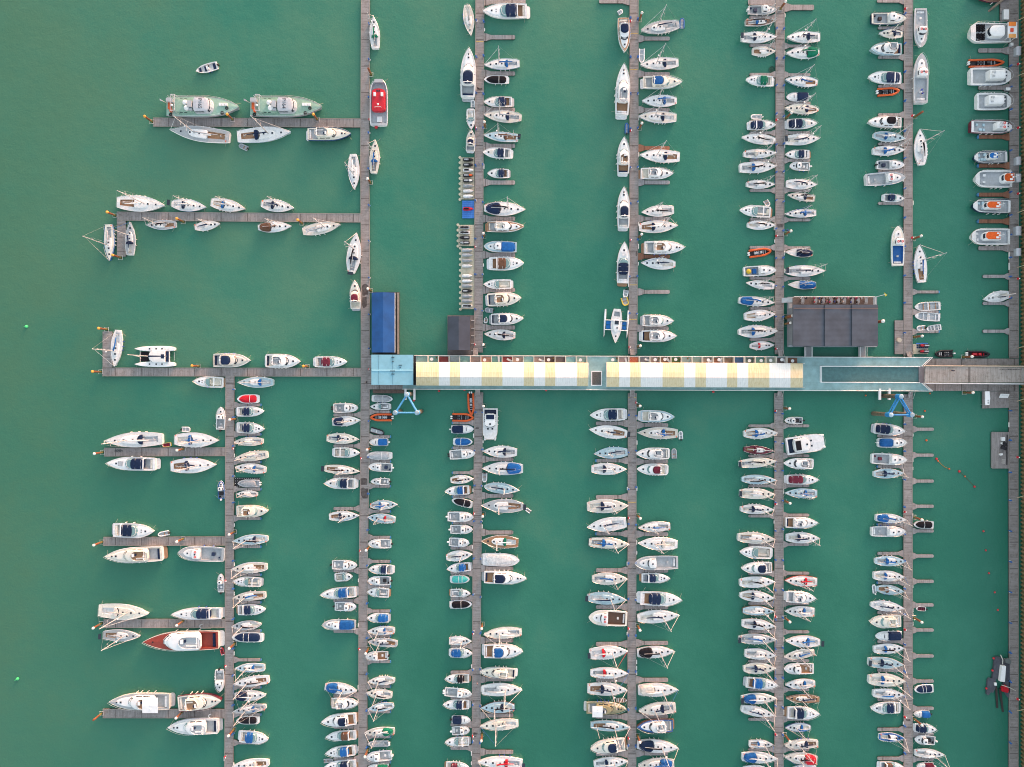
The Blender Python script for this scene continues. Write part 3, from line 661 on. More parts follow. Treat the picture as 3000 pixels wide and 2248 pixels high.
def place_boats(tab,rows):
    B=parse(tab); by={}
    for e in B: by.setdefault(e['row'],[]).append(e)
    for r,es in by.items():
        hz=rows[r][1]
        es.sort(key=lambda e:(e['bow'][0]+e['st'][0]) if hz else (e['bow'][1]+e['st'][1]))
        for i,e in enumerate(es):
            k=e['k']; o=e['o']; fn,tb,h,kn,cat,grp=KINDS[k]
            rnd=random.Random(hash((round(e['bow'][0]),round(e['bow'][1])))&0xffff)
            sz=math.hypot(e['bow'][0]-e['st'][0],e['bow'][1]-e['st'][1])*S
            h=h*min(1.35,max(.72,sz/10)) if k in 'smfpwx' else h
            pb=P(*e['bow'],z=h); ps=P(*e['st'],z=h); dv=pb-ps; dv.z=0; L=dv.length; c=(pb+ps)/2
            kz=(H-h)/H; W=e['w']*S*kz; dist=Vector((c.x,c.y)).length; W=max(.5,W-.25*min(1,dist/90)*h*.6*.25)
            lab=describe(k,o)+', '+ORD[i+1]+' '+rows[r][0]
            rt=root(KNAME[k],(c.x,c.y,0),math.atan2(dv.y,dv.x),lab,cat,grp)
            if k=='s' and rnd.random()<.12 and L<11: tb='dbl' if o['d']!='W' else tb
            if k=='s' and tb=='sail': 
                q=rnd.uniform(.42,.72); tb=[(0,q),(.1,q+.17*(1-q)/.4),(.25,.93),(.42,1),(.58,.94),(.74,.72),(.87,.41),(.95,.18),(1,.03)]
            b=Boat(tb,L,W,h,rt); fn(b,o,rnd)
    return B
TABLE='''
T 250 0 2.458
R H1B
s 613 938 1035 990 112 d=G c=W tk
s 1480 950 1095 985 112 d=W c=N tk j=W
d 1108 1045 1168 1072 38 c=G
f 1912 965 1580 965 98 h=N d=C c=G
R U1R
s 2075 120 2090 350 74 c=E
T 0 0 1
s 1100 411 1095 508 30 d=C c=B
R U1L
T 0 0 1
s 1038.6 556.5 1035 452 34 c=W
T 200 500 2.212
s 1870 405 1835 665 92 c=N sol
f 1858 713 1862 908 70 d=C c=M
R H2T
s 625 225 315 205 105 c=W tk
s 893 237 668 215 80 c=N
s 1148 248 925 205 80 c=B
s 1463 243 1250 215 80 c=N
R H2B
s 508 355 697 350 62 d=G c=W tk
s 985 343 820 370 62 c=N ns
s 1448 360 1230 370 72 c=w bim
s 1765 350 1520 395 78 d=S c=W
R H2E
s 268 585 262 350 70 h=B d=C c=W mh=1.25
s 402 335 400 548 68 d=G c=N
R H3E
s 300 1270 322 1033 74 c=B ns
R H3T
k 432 1205 685 1205 136
f 1180 1230 925 1230 90 d=S c=N
f 1505 1237 1265 1232 92 c=G
m 1807 1240 1582 1240 72 c=M
R H3B
m 812 1365 1018 1375 72 c=G
s 1100 1373 1328 1372 70 d=L c=B nm
R U2L
T 1200 0 4.144
s 745 437 695 60 128 d=S c=K ns
f 720 590 705 1215 188 c=N
d 768 1215 768 1305 54 c=W
m 750 1572 740 1310 104 c=G
f 750 1582 735 1853 112 d=S c=N
R U2R
m 890 135 1465 130 190 c=N
s 905 790 1335 770 135 h=W c=B
u 905 965 1195 970 105 c=K
m 900 1240 1270 1235 130 c=N
s 900 1395 1360 1430 148 d=S c=N
T 1200 400 4.144
s 900 -15 1320 20 120 d=L c=w mz
m 890 190 1258 210 132 c=N
m 945 450 1225 450 116 c=N
s 1405 890 905 870 170 c=N bim
f 1388 1098 915 1095 132 d=T c=C
p 905 1335 1300 1345 135 d=L c=B
m 1385 1540 935 1545 165 c=w
T 1300 700 4.145
m 485 553 845 550 118 c=G
f 940 718 505 745 165 d=C c=S
d 500 862 600 872 62 c=G
f 965 968 550 978 140 c=N
d 505 1025 515 965 48 c=W
s 492 1155 870 1175 128 c=N
R U3L
T 1700 0 5.181
f 675 790 655 240 188 d=T c=N
d 640 165 575 200 70 c=W
f 663 975 630 1788 220 c=G
d 705 1868 705 2025 62 c=B
T 1700 320 5.181
f 665 430 650 1008 195 c=S
T 0 0 1
f 1827.4 548.7 1826.5 675 37 c=N
T 1700 640 4.145
m 535 290 515 822 156 c=N
d 545 955 560 870 66 c=W
d 560 1060 530 960 84 c=Y
t 425 1515 450 1100 325
R U3R
T 1700 0 5.181
s 920 460 1500 370 195 d=G c=N ns mh=1.1
d 1545 280 1545 430 80 c=B
d 932 960 935 740 92 c=W
s 910 985 1490 950 188 c=N
f 1545 1245 920 1250 195 d=C c=B
s 935 1535 1465 1530 186 c=B
T 1700 320 5.181
s 885 110 1460 130 182 d=S c=N
s 905 695 1510 725 198 c=N tk
f 1410 978 890 975 178 c=G
s 930 1565 1420 1530 172 c=K ns
T 1700 640 4.145
s 1180 90 715 110 150 c=N
f 1265 355 750 355 162 c=S
s 735 540 1155 560 142 c=N ns
f 1130 1248 735 1240 145 c=G
f 1165 1430 720 1430 146 c=G
R U4L
T 2140 0 5.527
p 745 160 290 165 150 d=G c=N
s 735 340 245 370 128 d=w c=B
s 750 600 180 610 188 c=N
s 730 830 355 835 165 d=S c=W tk
m 250 1290 722 1320 178 c=E
T 2140 300 5.527
d 325 240 510 240 88 c=W
m 735 365 275 375 165 c=N big
s 180 565 730 620 168 c=W
s 745 820 215 840 150 c=S
s 745 1035 150 1065 192 c=B
s 720 1330 260 1330 145 c=K ns
T 2140 570 5.527
m 148 250 690 290 190 c=G
d 620 190 570 95 86 c=W
s 725 500 275 495 150 c=W
r 660 915 305 965 138 c=O
p 735 1225 215 1250 168 c=Y
s 250 1430 710 1490 138 c=W
T 2140 820 4.424
s 570 300 110 265 128 c=B bim
s 580 445 182 475 145 c=W
s 610 665 107 675 162 c=B
s 565 845 255 860 112 c=R nm
R U4R
T 2140 0 5.527
s 910 605 1450 600 190 c=N
s 905 860 1440 850 198 c=E bim
s 885 1290 1410 1340 180 h=L c=B ns
x 905 1575 1265 1570 145 c=N
T 2140 300 5.527
s 880 95 1430 120 172 d=C c=N tk
m 1405 340 885 355 172 c=N big
s 1445 585 890 615 188 c=N ns
m 885 845 1310 840 150 c=N
p 955 1030 1285 1040 145 c=W
s 1400 1335 905 1320 168 c=N ns
s 925 1500 1365 1560 132 d=S c=N tk
T 2140 570 5.527
s 875 315 1385 300 138 c=B
s 885 930 1330 955 144 c=N tent
s 1530 1240 910 1240 184 c=N ns
s 930 1460 1380 1470 140 c=B tent
R U5L
T 2520 0 4.876
p 655 262 165 265 172 h=N d=C c=K
s 270 475 605 490 128 d=C c=N
f 145 700 620 700 182 h=L d=L c=G
m 115 1100 615 1120 182 c=N big
r 558 1302 250 1320 124 c=O
T 2520 300 4.876
f 112 275 620 285 165 c=K
s 650 520 195 470 150 d=L c=B
s 640 680 185 700 145 c=B
p 630 895 240 895 135 c=N
p 640 1070 80 1110 185 d=G c=W ring
m 630 1375 315 1360 116 c=N
T 2520 620 3.947
p 438 170 437 625 152 d=C c=W fc=B ring
R U5R
T 2520 0 4.876
p 870 675 870 120 186 d=G c=W ring
p 875 770 870 1470 208 d=G c=G
T 2520 300 4.876
s 850 385 880 895 188 c=K ns
T 2520 620 3.947
s 680 385 715 820 150 c=B ns
o 632 1105 930 1090 100 mast
o 632 1205 925 1225 100 mast
d 652 1355 755 1345 62 c=W
o 765 1360 938 1335 72 c=G mast
R QB
T 2600 940 5.527
r 765 540 1065 530 122 c=K
r 1655 545 1290 540 115 c=K in
R QL
T 2800 0 5.527
r 785 1015 215 1030 140 c=O
w 885 1235 240 1240 285 c=W hp=(.4,.88)
w 890 1645 345 1645 282 c=W hp=(.25,.80)
T 2800 300 5.527
w 900 405 255 390 212 h=M c=W hp=(.56,.90) ring
w 295 895 835 880 195 h=N c=B hp=(.38,.66)
w 310 1240 915 1240 285 c=O hp=(.03,.33)
T 2800 540 5.527
w 275 350 888 360 228 h=N c=O hp=(.34,.74)
w 250 850 880 850 268 c=O hp=(.32,.74)
T 2820 820 6.8
s 412 395 930 290 215 c=N ns
R L0L
T 620 1100 5.527
p 155 515 140 880 150 c=W
T 620 1400 5.527
p 155 50 155 340 110 h=B d=B c=K
p 150 1555 150 1855 108 c=W
T 620 1700 5.527
o 150 1090 185 1215 60 h=R c=R
T 620 1950 5.565
p 135 425 125 75 158 c=W
R L0R
T 620 1100 5.527
u 415 385 755 380 145 c=R
m 850 582 378 590 165 c=N
m 860 870 375 840 182 c=N
s 370 1075 830 1065 148 d=S c=S ns
s 375 1345 905 1280 158 d=C c=W
s 385 1480 875 1530 160 c=B
T 620 1400 5.527
r 425 90 775 95 130 c=G cov
s 400 262 742 262 112 c=W
f 918 535 372 545 198 h=C d=C c=S
s 345 1025 905 985 165 d=L c=N
s 320 1480 890 1440 178 d=S c=W tk
T 260 1540 4.022
m 1703 655 2050 670 118 c=G
T 620 1700 5.527
s 350 280 870 240 150 d=S c=B ns
m 878 472 388 490 174 c=N
s 330 745 795 720 148 d=G c=W
u 330 925 818 930 160 c=N
s 380 1425 855 1415 150 d=L c=B
T 620 1950 5.565
s 360 300 930 225 168 c=W tk
s 890 480 375 500 176 c=N bim
s 350 750 880 675 138 d=G c=B
u 405 895 760 895 134 c=K
m 925 1205 420 1150 208 c=B
s 340 1640 930 1590 175 c=S tk
R H4T
T 260 1220 4.022
s 190 290 862 265 182 c=N
o 865 345 965 330 50 h=Y c=R
s 1535 285 1010 275 178 c=B
d 1200 155 1095 155 64 c=W
R H4B
m 215 553 825 565 162 c=N
s 1505 570 965 590 182 c=N
R H5T
T 260 1540 4.022
m 768 70 250 52 176 c=N
d 818 110 945 85 60 c=W
R H5B
f 195 365 900 330 185 d=C c=S
p 1060 320 1590 345 180 d=G c=N
R H6T
s 705 1040 115 1000 188 d=C c=S
m 980 1045 1605 1035 144 c=N
R H6B
s 605 1305 170 1290 138 d=G c=W tk
d 1305 1185 1440 1185 60 c=G
T 260 1860 4.022
f 648 85 1580 62 235 h=C d=Q c=W fc=Q wide
R H7T
f 245 790 990 790 204 h=C d=G c=S awn
f 1565 770 1020 820 200 h=M d=C c=S
R H7B
d 1410 955 1525 960 60 c=W
f 935 1090 1555 1080 190 c=W
R L1L
T 930 1130 5.527
p 660 360 255 365 155 c=W
s 700 560 240 590 160 c=N bim
s 675 870 150 850 178 d=C c=N
m 690 1090 232 1080 165 c=S
s 690 1390 115 1340 148 d=S c=K ns tk
m 115 1580 655 1590 182 c=N
T 930 1420 5.527
s 680 500 190 520 162 c=N tk
p 645 1305 235 1300 158 c=W
m 572 1485 270 1505 145 c=S
T 930 1700 5.92
m 55 250 712 200 198 c=B
p 675 460 300 455 160 c=W
p 90 770 660 775 186 d=G c=B
T 930 1960 5.757
s 670 370 125 300 196 c=B bim
f 690 580 210 580 190 c=W
f 70 895 688 840 214 c=N
m 140 1150 690 1110 170 c=w
m 135 1425 668 1370 188 c=B
d 265 1540 105 1560 72 c=G
m 120 1650 688 1610 170 c=N
R L1R
T 930 1130 5.527
u 1220 220 888 205 118 c=G
m 860 340 1190 340 112 c=G
r 855 515 1205 515 128 c=O
d 1085 780 860 715 96 c=K
x 845 915 1145 915 125 c=B
u 798 1135 1190 1135 134 c=G
p 830 1310 1210 1330 145 c=N
p 868 1550 1165 1555 110 c=W
T 930 1420 5.527
s 1300 320 850 340 150 d=L c=B
s 810 525 1260 570 152 d=L c=R
p 825 955 1195 960 150 c=W
m 830 1365 1250 1380 160 c=N
p 818 1555 1185 1560 148 c=K
T 930 1700 5.92
m 865 200 1270 230 165 c=G
m 862 650 1268 660 165 c=B big
s 870 885 1340 870 158 c=B
s 880 1060 1385 1100 158 d=G c=N ns
p 838 1320 1225 1310 160 c=W
T 930 1960 5.757
s 850 210 1305 190 152 c=N ns
s 825 400 1262 440 168 d=C c=W
s 850 675 1285 620 148 d=L c=K ns
s 795 1075 1300 1050 152 d=S c=E bim
r 845 1265 1195 1260 110 c=G
p 825 1490 1250 1460 178 c=W
x 850 1660 1200 1650 100 c=E
R L2L
T 1290 1130 5.527
r 505 480 490 125 112 c=O
r 540 520 195 515 142 c=O
x 540 705 175 708 138 c=N
u 522 912 218 908 128 c=B
p 565 1095 150 1125 158 c=W
s 535 1510 165 1530 140 c=K ns
T 1290 1400 5.527
m 75 220 500 195 155 c=B
u 188 360 510 440 124 c=K
p 535 635 118 630 165 c=W
p 522 835 162 838 145 c=W
p 468 1055 140 1040 145 c=W
s 520 1235 95 1290 170 c=N ns
m 108 1475 518 1435 148 c=B
T 1290 1680 5.527
u 475 97 168 100 130 c=A
m 490 325 140 315 134 c=G
u 512 500 160 510 134 c=K
s 505 1095 140 1090 148 c=W
m 518 1295 135 1290 155 c=B big
T 1290 1950 5.563
m 75 215 500 210 155 c=K
p 510 465 70 430 150 c=W
m 45 635 500 640 162 c=N
x 493 890 185 880 134 c=N
p 478 1050 190 1070 148 c=W
m 75 1250 495 1235 158 c=G
m 475 1665 65 1640 160 c=M
R L2R
T 1290 1130 5.527
b 805 870 810 370 240 c=N
s 693 1060 1243 1080 192 c=N
s 680 1340 1340 1345 215 c=B bim
d 715 1565 720 1415 84 c=W
T 1290 1400 5.527
s 1280 205 710 140 172 h=L d=L c=N ns
s 665 445 1350 465 222 d=G c=W tk
d 1380 500 1460 560 60 c=W
s 665 1020 1265 1050 212 d=T c=E
u 1280 1340 690 1320 214 c=W
f 1390 1630 665 1610 210 c=N
T 1290 1680 5.527
s 700 985 1320 950 186 d=C c=W
f 1335 1258 668 1265 235 c=B
T 1290 1950 5.563
f 645 100 1262 140 170 d=C c=C
s 1335 390 672 400 216 c=W
s 652 690 1210 680 198 h=w d=L c=N mz
s 645 990 1273 945 188 d=C c=S
s 610 1570 1340 1600 200 c=R sol
R L3L
T 1700 1130 5.181
m 145 450 720 435 192 c=N
s 130 665 712 735 196 c=N ns tk
s 205 1035 718 1010 176 h=L d=L c=N ns
s 700 1270 170 1265 178 c=N
T 1700 1410 5.181
s 725 370 105 385 212 d=S c=N
s 100 700 700 625 210 c=N ns
s 740 960 130 925 178 h=N d=C c=B
s 715 1480 180 1480 188 d=S c=B ns
T 1700 1680 5.181
s 700 400 105 365 192 h=L d=L c=N ns
p 130 665 712 695 238 d=C c=G fc=w
s 720 1180 140 1225 205 c=R j=R
s 730 1520 155 1510 172 c=R j=B
T 1700 1928 5.181
s 715 485 110 465 202 c=N
o 710 645 550 640 70 h=D c=T
f 695 770 60 760 190 h=D d=D c=W awn
s 760 1050 160 1020 162 d=L c=W mz tk
f 155 1375 710 1310 212 d=C c=N
s 725 1565 205 1610 168 c=N
R L3R
T 1700 1130 5.181
f 1425 475 885 460 184 d=L c=G
s 865 715 1480 725 182 d=S c=B tk
d 1520 690 1530 815 68 c=W
f 843 1030 1375 1035 178 c=W
d 1420 955 1430 1110 84 c=G
f 860 1265 1350 1280 175 c=M
T 1700 1410 5.181
s 875 705 1365 685 162 h=N c=B ns
s 875 940 1475 960 198 c=S
p 825 1245 1485 1235 212 d=G c=W
m 1360 1475 900 1470 150 c=N
T 1700 1680 5.181
m 1540 405 865 375 220 c=N
s 1500 630 870 680 202 c=N ns
s 1430 1180 865 1210 186 c=K bim
T 1700 1928 5.181
s 1485 480 880 490 208 c=S bim
s 885 800 1450 750 196 d=S c=N
f 860 1045 1440 1030 210 h=w d=B c=W
s 1490 1365 865 1320 204 c=N bim
s 875 1630 1425 1600 180 d=S c=B bim
R L4L
T 2140 1150 5.527
s 760 655 218 670 182 c=B
s 700 950 220 920 134 h=M d=M c=M nm
s 745 1110 145 1160 162 d=C c=W
s 740 1420 185 1405 152 h=L d=L c=W
T 2140 1420 5.527
s 715 155 155 140 178 d=C c=W
s 700 405 165 395 162 c=N
s 720 885 120 850 186 d=S c=W
m 148 1085 700 1115 202 c=S
f 175 1355 700 1345 192 c=N
T 2140 1690 5.527
s 715 80 150 95 184 c=W
s 710 345 155 295 182 c=N
s 715 560 200 545 162 h=w d=L c=W
s 725 800 190 750 178 c=N
s 745 1015 140 1005 172 d=G c=B ns
s 735 1280 235 1235 178 c=W
s 735 1480 215 1490 182 d=C c=N
T 2140 1950 5.563
m 775 325 220 270 190 c=B
s 750 535 185 545 178 d=S c=B bim
s 720 815 180 700 166 c=N ns
s 700 1290 305 1275 144 c=B
s 770 1520 190 1490 188 c=B bim
s 640 1700 215 1700 150 c=Y
R L4R
T 2140 1150 5.527
p 875 455 1170 455 114 c=K
b 1512 790 915 880 285 c=K
f 860 1145 1370 1160 178 c=G
m 1425 1415 880 1410 165 c=M big
T 2140 1420 5.527
s 870 135 1400 145 160 h=L d=L c=B
f 1410 620 865 615 185 c=W
s 1440 870 905 855 182 c=N
s 880 1550 1400 1575 178 h=R c=R
T 2140 1690 5.527
f 1380 350 878 320 192 c=W
s 878 555 1360 570 178 c=B
s 890 1035 1450 1060 192 c=B sol
s 870 1300 1360 1220 148 d=S c=B ns
p 865 1490 1350 1490 180 c=W
T 2140 1950 5.563
s 890 315 1380 290 162 c=B
s 905 530 1450 555 138 h=w d=T c=N ns
m 1450 790 893 770 208 c=N
s 890 1010 1305 1010 152 h=B c=B
s 880 1300 1430 1270 162 d=S c=N tk
s 880 1490 1415 1540 198 d=S c=R bim
s 960 1700 1400 1690 150 c=W
R L5L
T 2520 1130 5.527
m 725 740 195 690 182 c=N big
p 750 925 290 925 160 c=B
p 750 1205 190 1180 182 c=M
s 700 1415 222 1430 162 d=L c=N
T 2520 1430 5.527
s 745 515 255 480 152 c=B bim
p 730 705 185 705 172 c=W
s 745 1190 245 1180 168 d=L c=B
s 720 1440 220 1415 176 c=B
T 2520 1700 5.527
s 710 185 270 135 158 h=L d=L c=w
d 215 70 240 212 66 c=W
s 710 455 180 395 168 c=N ns
f 155 680 695 660 212 d=C c=C
x 245 905 675 900 155 c=N
s 715 1100 225 1120 168 c=B
s 705 1370 140 1320 188 d=L c=N
T 2520 1950 5.563
s 740 255 140 225 216 d=C c=B
s 720 480 215 450 168 c=B ns
m 170 695 690 690 192 c=N
s 725 1185 310 1160 148 h=W d=B c=N
m 720 1665 285 1640 165 c=w
R L5R
T 2520 1430 5.527
u 865 590 1190 600 128 c=K
T 2520 1700 5.527
o 905 460 1065 470 74 c=M ob
T 2520 1950 5.563
u 885 395 1195 375 138 c=N
x 875 790 1135 790 110 c=B
m 1245 1045 865 1015 150 c=N big
p 885 1200 1225 1230 152 c=K
s 1375 1455 890 1420 150 c=W
x 920 1650 1200 1640 125 c=M
'''
def jn(i,up): return '%s %s jetty'%(ORD[i],'upper' if up else 'lower')
ROWS={}
for i in range(1,6):
    ROWS['U%dL'%i]=('from top, left side of %s'%jn(i,1),0); ROWS['U%dR'%i]=('from top, right side of %s'%jn(i,1),0)
for i in range(0,6):
    ROWS['L%dL'%i]=('from top, left side of %s'%jn(i+1,0),0); ROWS['L%dR'%i]=('from top, right side of %s'%jn(i+1,0),0)
for i in range(1,8):
    ROWS['H%dT'%i]=('from left, above %s left-hand pontoon'%ORD[i],1); ROWS['H%dB'%i]=('from left, below %s left-hand pontoon'%ORD[i],1)
ROWS['H2E']=('from left, at second pontoon end leg',1); ROWS['H3E']=('beside the third pontoon end leg',0)
ROWS['QL']=('from top, beside the right quay pontoon',0); ROWS['QB']=('from left, above the bridge walkway',1)
# ================================================================ WATER
def water():
    m,n,b=_nodes('harbour_water')
    geo=n.nodes.new('ShaderNodeNewGeometry')
    def noise(sc_,det,rough=.55):
        k=n.nodes.new('ShaderNodeTexNoise'); k.inputs['Scale'].default_value=sc_; k.inputs['Detail'].default_value=det; k.inputs['Roughness'].default_value=rough
        n.links.new(geo.outputs['Position'],k.inputs['Vector']); return k
    big=noise(.013,5,.6); mid=noise(.05,7,.68); fine=noise(2.3,3,.8)
    # silty patches: more of them away from the basin, towards the upper left
    sep=n.nodes.new('ShaderNodeSeparateXYZ'); n.links.new(geo.outputs['Position'],sep.inputs[0])
    def math_(op,a,b_=None,c=None):
        q=n.nodes.new('ShaderNodeMath'); q.operation=op
        for i,v in enumerate((a,b_,c)):
            if v is None: continue
            if isinstance(v,(int,float)): q.inputs[i].default_value=v
            else: n.links.new(v,q.inputs[i])
        return q.outputs[0]
    gx=math_('MULTIPLY_ADD',sep.outputs[0],-.0022,.0); gy=math_('MULTIPLY_ADD',sep.outputs[1],.0030,0.)
    g=math_('ADD',gx,gy)
    f=math_('ADD',math_('MULTIPLY_ADD',big.outputs['Fac'],1.25,-.62),math_('MULTIPLY',mid.outputs['Fac'],.75))
    f=math_('ADD',f,math_('MULTIPLY_ADD',fine.outputs['Fac'],.45,-.225))
    f=math_('ADD',f,math_('MULTIPLY',g,.55))
    cr=n.nodes.new('ShaderNodeValToRGB'); e=cr.color_ramp.elements
    e[0].position=.05; e[0].color=(.024,.150,.102,1); e[1].position=1.0; e[1].color=(.105,.225,.140,1)
    q=e.new(.40); q.color=(.037,.182,.126,1)
    n.links.new(f,cr.inputs[0])
    ol=n.nodes.new('ShaderNodeMixRGB'); ol.inputs[2].default_value=(.055,.150,.085,1)
    lf=math_('MULTIPLY_ADD',sep.outputs[0],-.011,-.85); lf=math_('ADD',lf,math_('MULTIPLY_ADD',mid.outputs['Fac'],1.2,-.6)); c0=n.nodes.new('ShaderNodeClamp'); n.links.new(lf,c0.inputs[0])
    n.links.new(math_('MULTIPLY',c0.outputs[0],.75),ol.inputs[0]); n.links.new(cr.outputs[0],ol.inputs[1])
    n.links.new(ol.outputs[0],b.inputs['Base Color'])
    b.inputs['Roughness'].default_value=.16; b.inputs['IOR'].default_value=1.33; b.inputs['Specular IOR Level'].default_value=.5
    r1=noise(1.6,4,.7); r2=noise(.35,3)
    h=math_('ADD',math_('MULTIPLY',r1.outputs['Fac'],.6),r2.outputs['Fac'])
    bp=n.nodes.new('ShaderNodeBump'); bp.inputs['Strength'].default_value=.5; bp.inputs['Distance'].default_value=.22
    n.links.new(h,bp.inputs['Height']); n.links.new(bp.outputs[0],b.inputs['Normal'])
    mb=MB(); mb.add([(-1500,-1500,0),(1500,-1500,0),(1500,1500,0),(-1500,1500,0)],[(0,1,2,3)])
    tag(mb.build('water',m),None,None,kind='structure')
water()
# ================================================================ JETTIES
def plank(name,axis,col,mod=12.3):
    m,n,b=_nodes(name)
    geo=n.nodes.new('ShaderNodeNewGeometry'); mp=n.nodes.new('ShaderNodeMapping'); n.links.new(geo.outputs['Position'],mp.inputs[0])
    mp.inputs['Scale'].default_value=(.10,3.2,.1) if axis=='x' else (3.2,.10,.1)
    a=n.nodes.new('ShaderNodeTexNoise'); a.inputs['Scale'].default_value=1.6; a.inputs['Detail'].default_value=4; a.inputs['Roughness'].default_value=.8; n.links.new(mp.outputs[0],a.inputs[0])
    c=n.nodes.new('ShaderNodeTexNoise'); c.inputs['Scale'].default_value=.16; c.inputs['Detail'].default_value=4; n.links.new(geo.outputs['Position'],c.inputs[0])
    s=n.nodes.new('ShaderNodeTexNoise'); s.inputs['Scale'].default_value=1.1; s.inputs['Detail'].default_value=6; s.inputs['Roughness'].default_value=.75; n.links.new(geo.outputs['Position'],s.inputs[0])
    def ramp(src,p0,c0,p1,c1):
        k=n.nodes.new('ShaderNodeValToRGB'); e=k.color_ramp.elements; e[0].position=p0; e[0].color=(*c0,1); e[1].position=p1; e[1].color=(*c1,1); n.links.new(src,k.inputs[0]); return k.outputs[0]
    def mix(t,f,x,y):
        k=n.nodes.new('ShaderNodeMixRGB'); k.blend_type=t; k.inputs[0].default_value=f; n.links.new(x,k.inputs[1]); n.links.new(y,k.inputs[2]); return k.outputs[0]
    base=ramp(a.outputs['Fac'],.30,tuple(v*.58 for v in col),.68,tuple(v*1.28 for v in col))
    tint=ramp(c.outputs['Fac'],.35,(.92,.90,.885),.65,(1.06,1.04,1.04)); x=mix('MULTIPLY',1,base,tint)
    st=ramp(s.outputs['Fac'],.34,(.62,.58,.54),.5,(1,1,1)); x=mix('MULTIPLY',.8,x,st)
    wv=n.nodes.new('ShaderNodeTexWave'); wv.wave_type='BANDS'; wv.bands_direction='Y' if axis=='x' else 'X'; wv.inputs['Scale'].default_value=6.2832/20/mod*10/6.2832*1.0; wv.inputs['Distortion'].default_value=0
    n.links.new(geo.outputs['Position'],wv.inputs[0])
    jo=ramp(wv.outputs['Fac'],.0,(.45,.43,.42),.006,(1,1,1)); x=mix('MULTIPLY',1,x,jo)
    n.links.new(x,b.inputs['Base Color']); b.inputs['Roughness'].default_value=.8
    return m
PX=plank('weathered_planks_across','x',(.275,.258,.252)); PY=plank('weathered_planks_along','y',(.275,.258,.252))
PXR=plank('new_brown_planks','y',(.27,.125,.075)); PYL=plank('pale_planks','y',(.34,.33,.34)); PFX=plank('finger_planks','y',(.325,.30,.295))
FLOAT=mat('float_concrete',(.06,.06,.055),.8); EDGE=mat('edge_timber',(.30,.27,.24),.7,var=.15)
BLUEF=mat('blue_corner_bumper',(.06,.22,.42),.5,var=.2)
DZ=.5
def deckpoly(name,pts,par,m,z=DZ,th=.18,fl=True):
    w=[P(x,y,z) for x,y in pts]
    mb=MB().rings([[(p.x,p.y,z-th) for p in w],[(p.x,p.y,z) for p in w]]); o=mb.build(name,m,par)
    if fl:
        c=sum(w,Vector())/len(w); q=[c+(p-c)*.985 for p in w]
        MB().rings([[(p.x,p.y,-.4) for p in q],[(p.x,p.y,z-th-.002) for p in q]]).build('float',FLOAT,o)
    return o
def jetty(name,label,cl,wd,fingers,group='floating jetties'):
    rt=root('jetty',(0,0,0),0,label,'jetty',group)
    L_=[(x-wd/2,y) for x,y in cl]; R_=[(x+wd/2,y) for x,y in cl]
    deckpoly('walkway',L_+R_[::-1],rt,PX)
    for q,sg in ((L_,1),(R_,-1)):
        w=[P(x,y,DZ) for x,y in q]; rr=[[(p.x+dx,p.y,z) for dx,z in ((0,DZ+.004),(0,DZ+.05),(sg*.16,DZ+.05),(sg*.16,DZ+.004))] for p in w]
        MB().rings(rr).build('edge_board',EDGE,rt)
    def cx(y):
        for a,b in zip(cl[:-1],cl[1:]):
            if a[1]<=y<=b[1]: return a[0]+(b[0]-a[0])*(y-a[1])/(b[1]-a[1])
        return cl[0][0] if y<cl[0][1] else cl[-1][0]
    for f in fingers:
        y,xe,th=f[:3]; op=f[3] if len(f)>3 else ''
        x0=cx(y)+(wd/2 if xe>cx(y) else -wd/2); sg=1 if xe>x0 else -1
        m={'r':PXR,'l':PYL}.get(op.replace('b','').replace('g',''),PFX)
        gy=th*.5+5; gl=14 if th<10 else 20
        pts=[(x0,y-gy),(x0+sg*gl*.3,y-gy),(x0+sg*gl,y-th/2),(xe-sg*3,y-th/2),(xe,y-th/2+2),(xe,y+th/2-2),(xe-sg*3,y+th/2),(x0+sg*gl,y+th/2),(x0+sg*gl*.3,y+gy),(x0,y+gy)]
        if sg<0: pts=pts[::-1]
        o=deckpoly('finger_pontoon',pts,rt,m,z=DZ-.02)
        if 'b' in op:
            p=P(xe-sg*.5,y,.45); mb=MB(); a=[(p.x+sg*S*th*.42*math.sin(k*math.pi/8),p.y+S*th*.5*math.cos(k*math.pi/8)) for k in range(9)]
            mb.rings([[(x,yy,.1) for x,yy in a],[(x,yy,.52) for x,yy in a]]); mb.build('end_bumper',BLUEF,o)
    return rt
J_={}
F_=lambda ys,xe,th=8,op='':[(y,xe,th,op) for y in ys]
W_=26
CL={'U1':[(1070.5,-10),(1068.5,500),(1070,700),(1070,1150),(1067.5,1425),(1063.8,1700),(1063,1980),(1063,2262)],
 'U2':[(1406,-10),(1404,400),(1402.3,800),(1401.7,1033)],'L2':[(1402.8,1150),(1399.7,1430),(1396.9,1700),(1395.7,1980),(1394.9,2262)],
 'U3':[(1857.7,-10),(1857.3,640),(1853.5,1037)],'L3':[(1852.5,1152),(1852,1410),(1851.3,1730),(1851.3,2262)],
 'U4':[(2286,-10),(2284.8,600),(2283.5,870),(2283.3,1038)],'L4':[(2281.5,1152),(2282,1450),(2282.5,1990),(2282.2,2262)],
 'U5':[(2662,-10),(2661,640),(2660.3,1042)],'L5':[(2661.5,1155),(2660.2,1430),(2661,2000),(2661.1,2262)],
 'L0':[(673.5,1103),(672.5,1400),(671.4,2000),(670.3,2262)],'Q':[(2970,-10),(2971.8,300),(2970.9,800),(2971,1050)],'QD':[(2971,1146),(2969.8,1400),(2970.5,1700),(2970,2262)]}
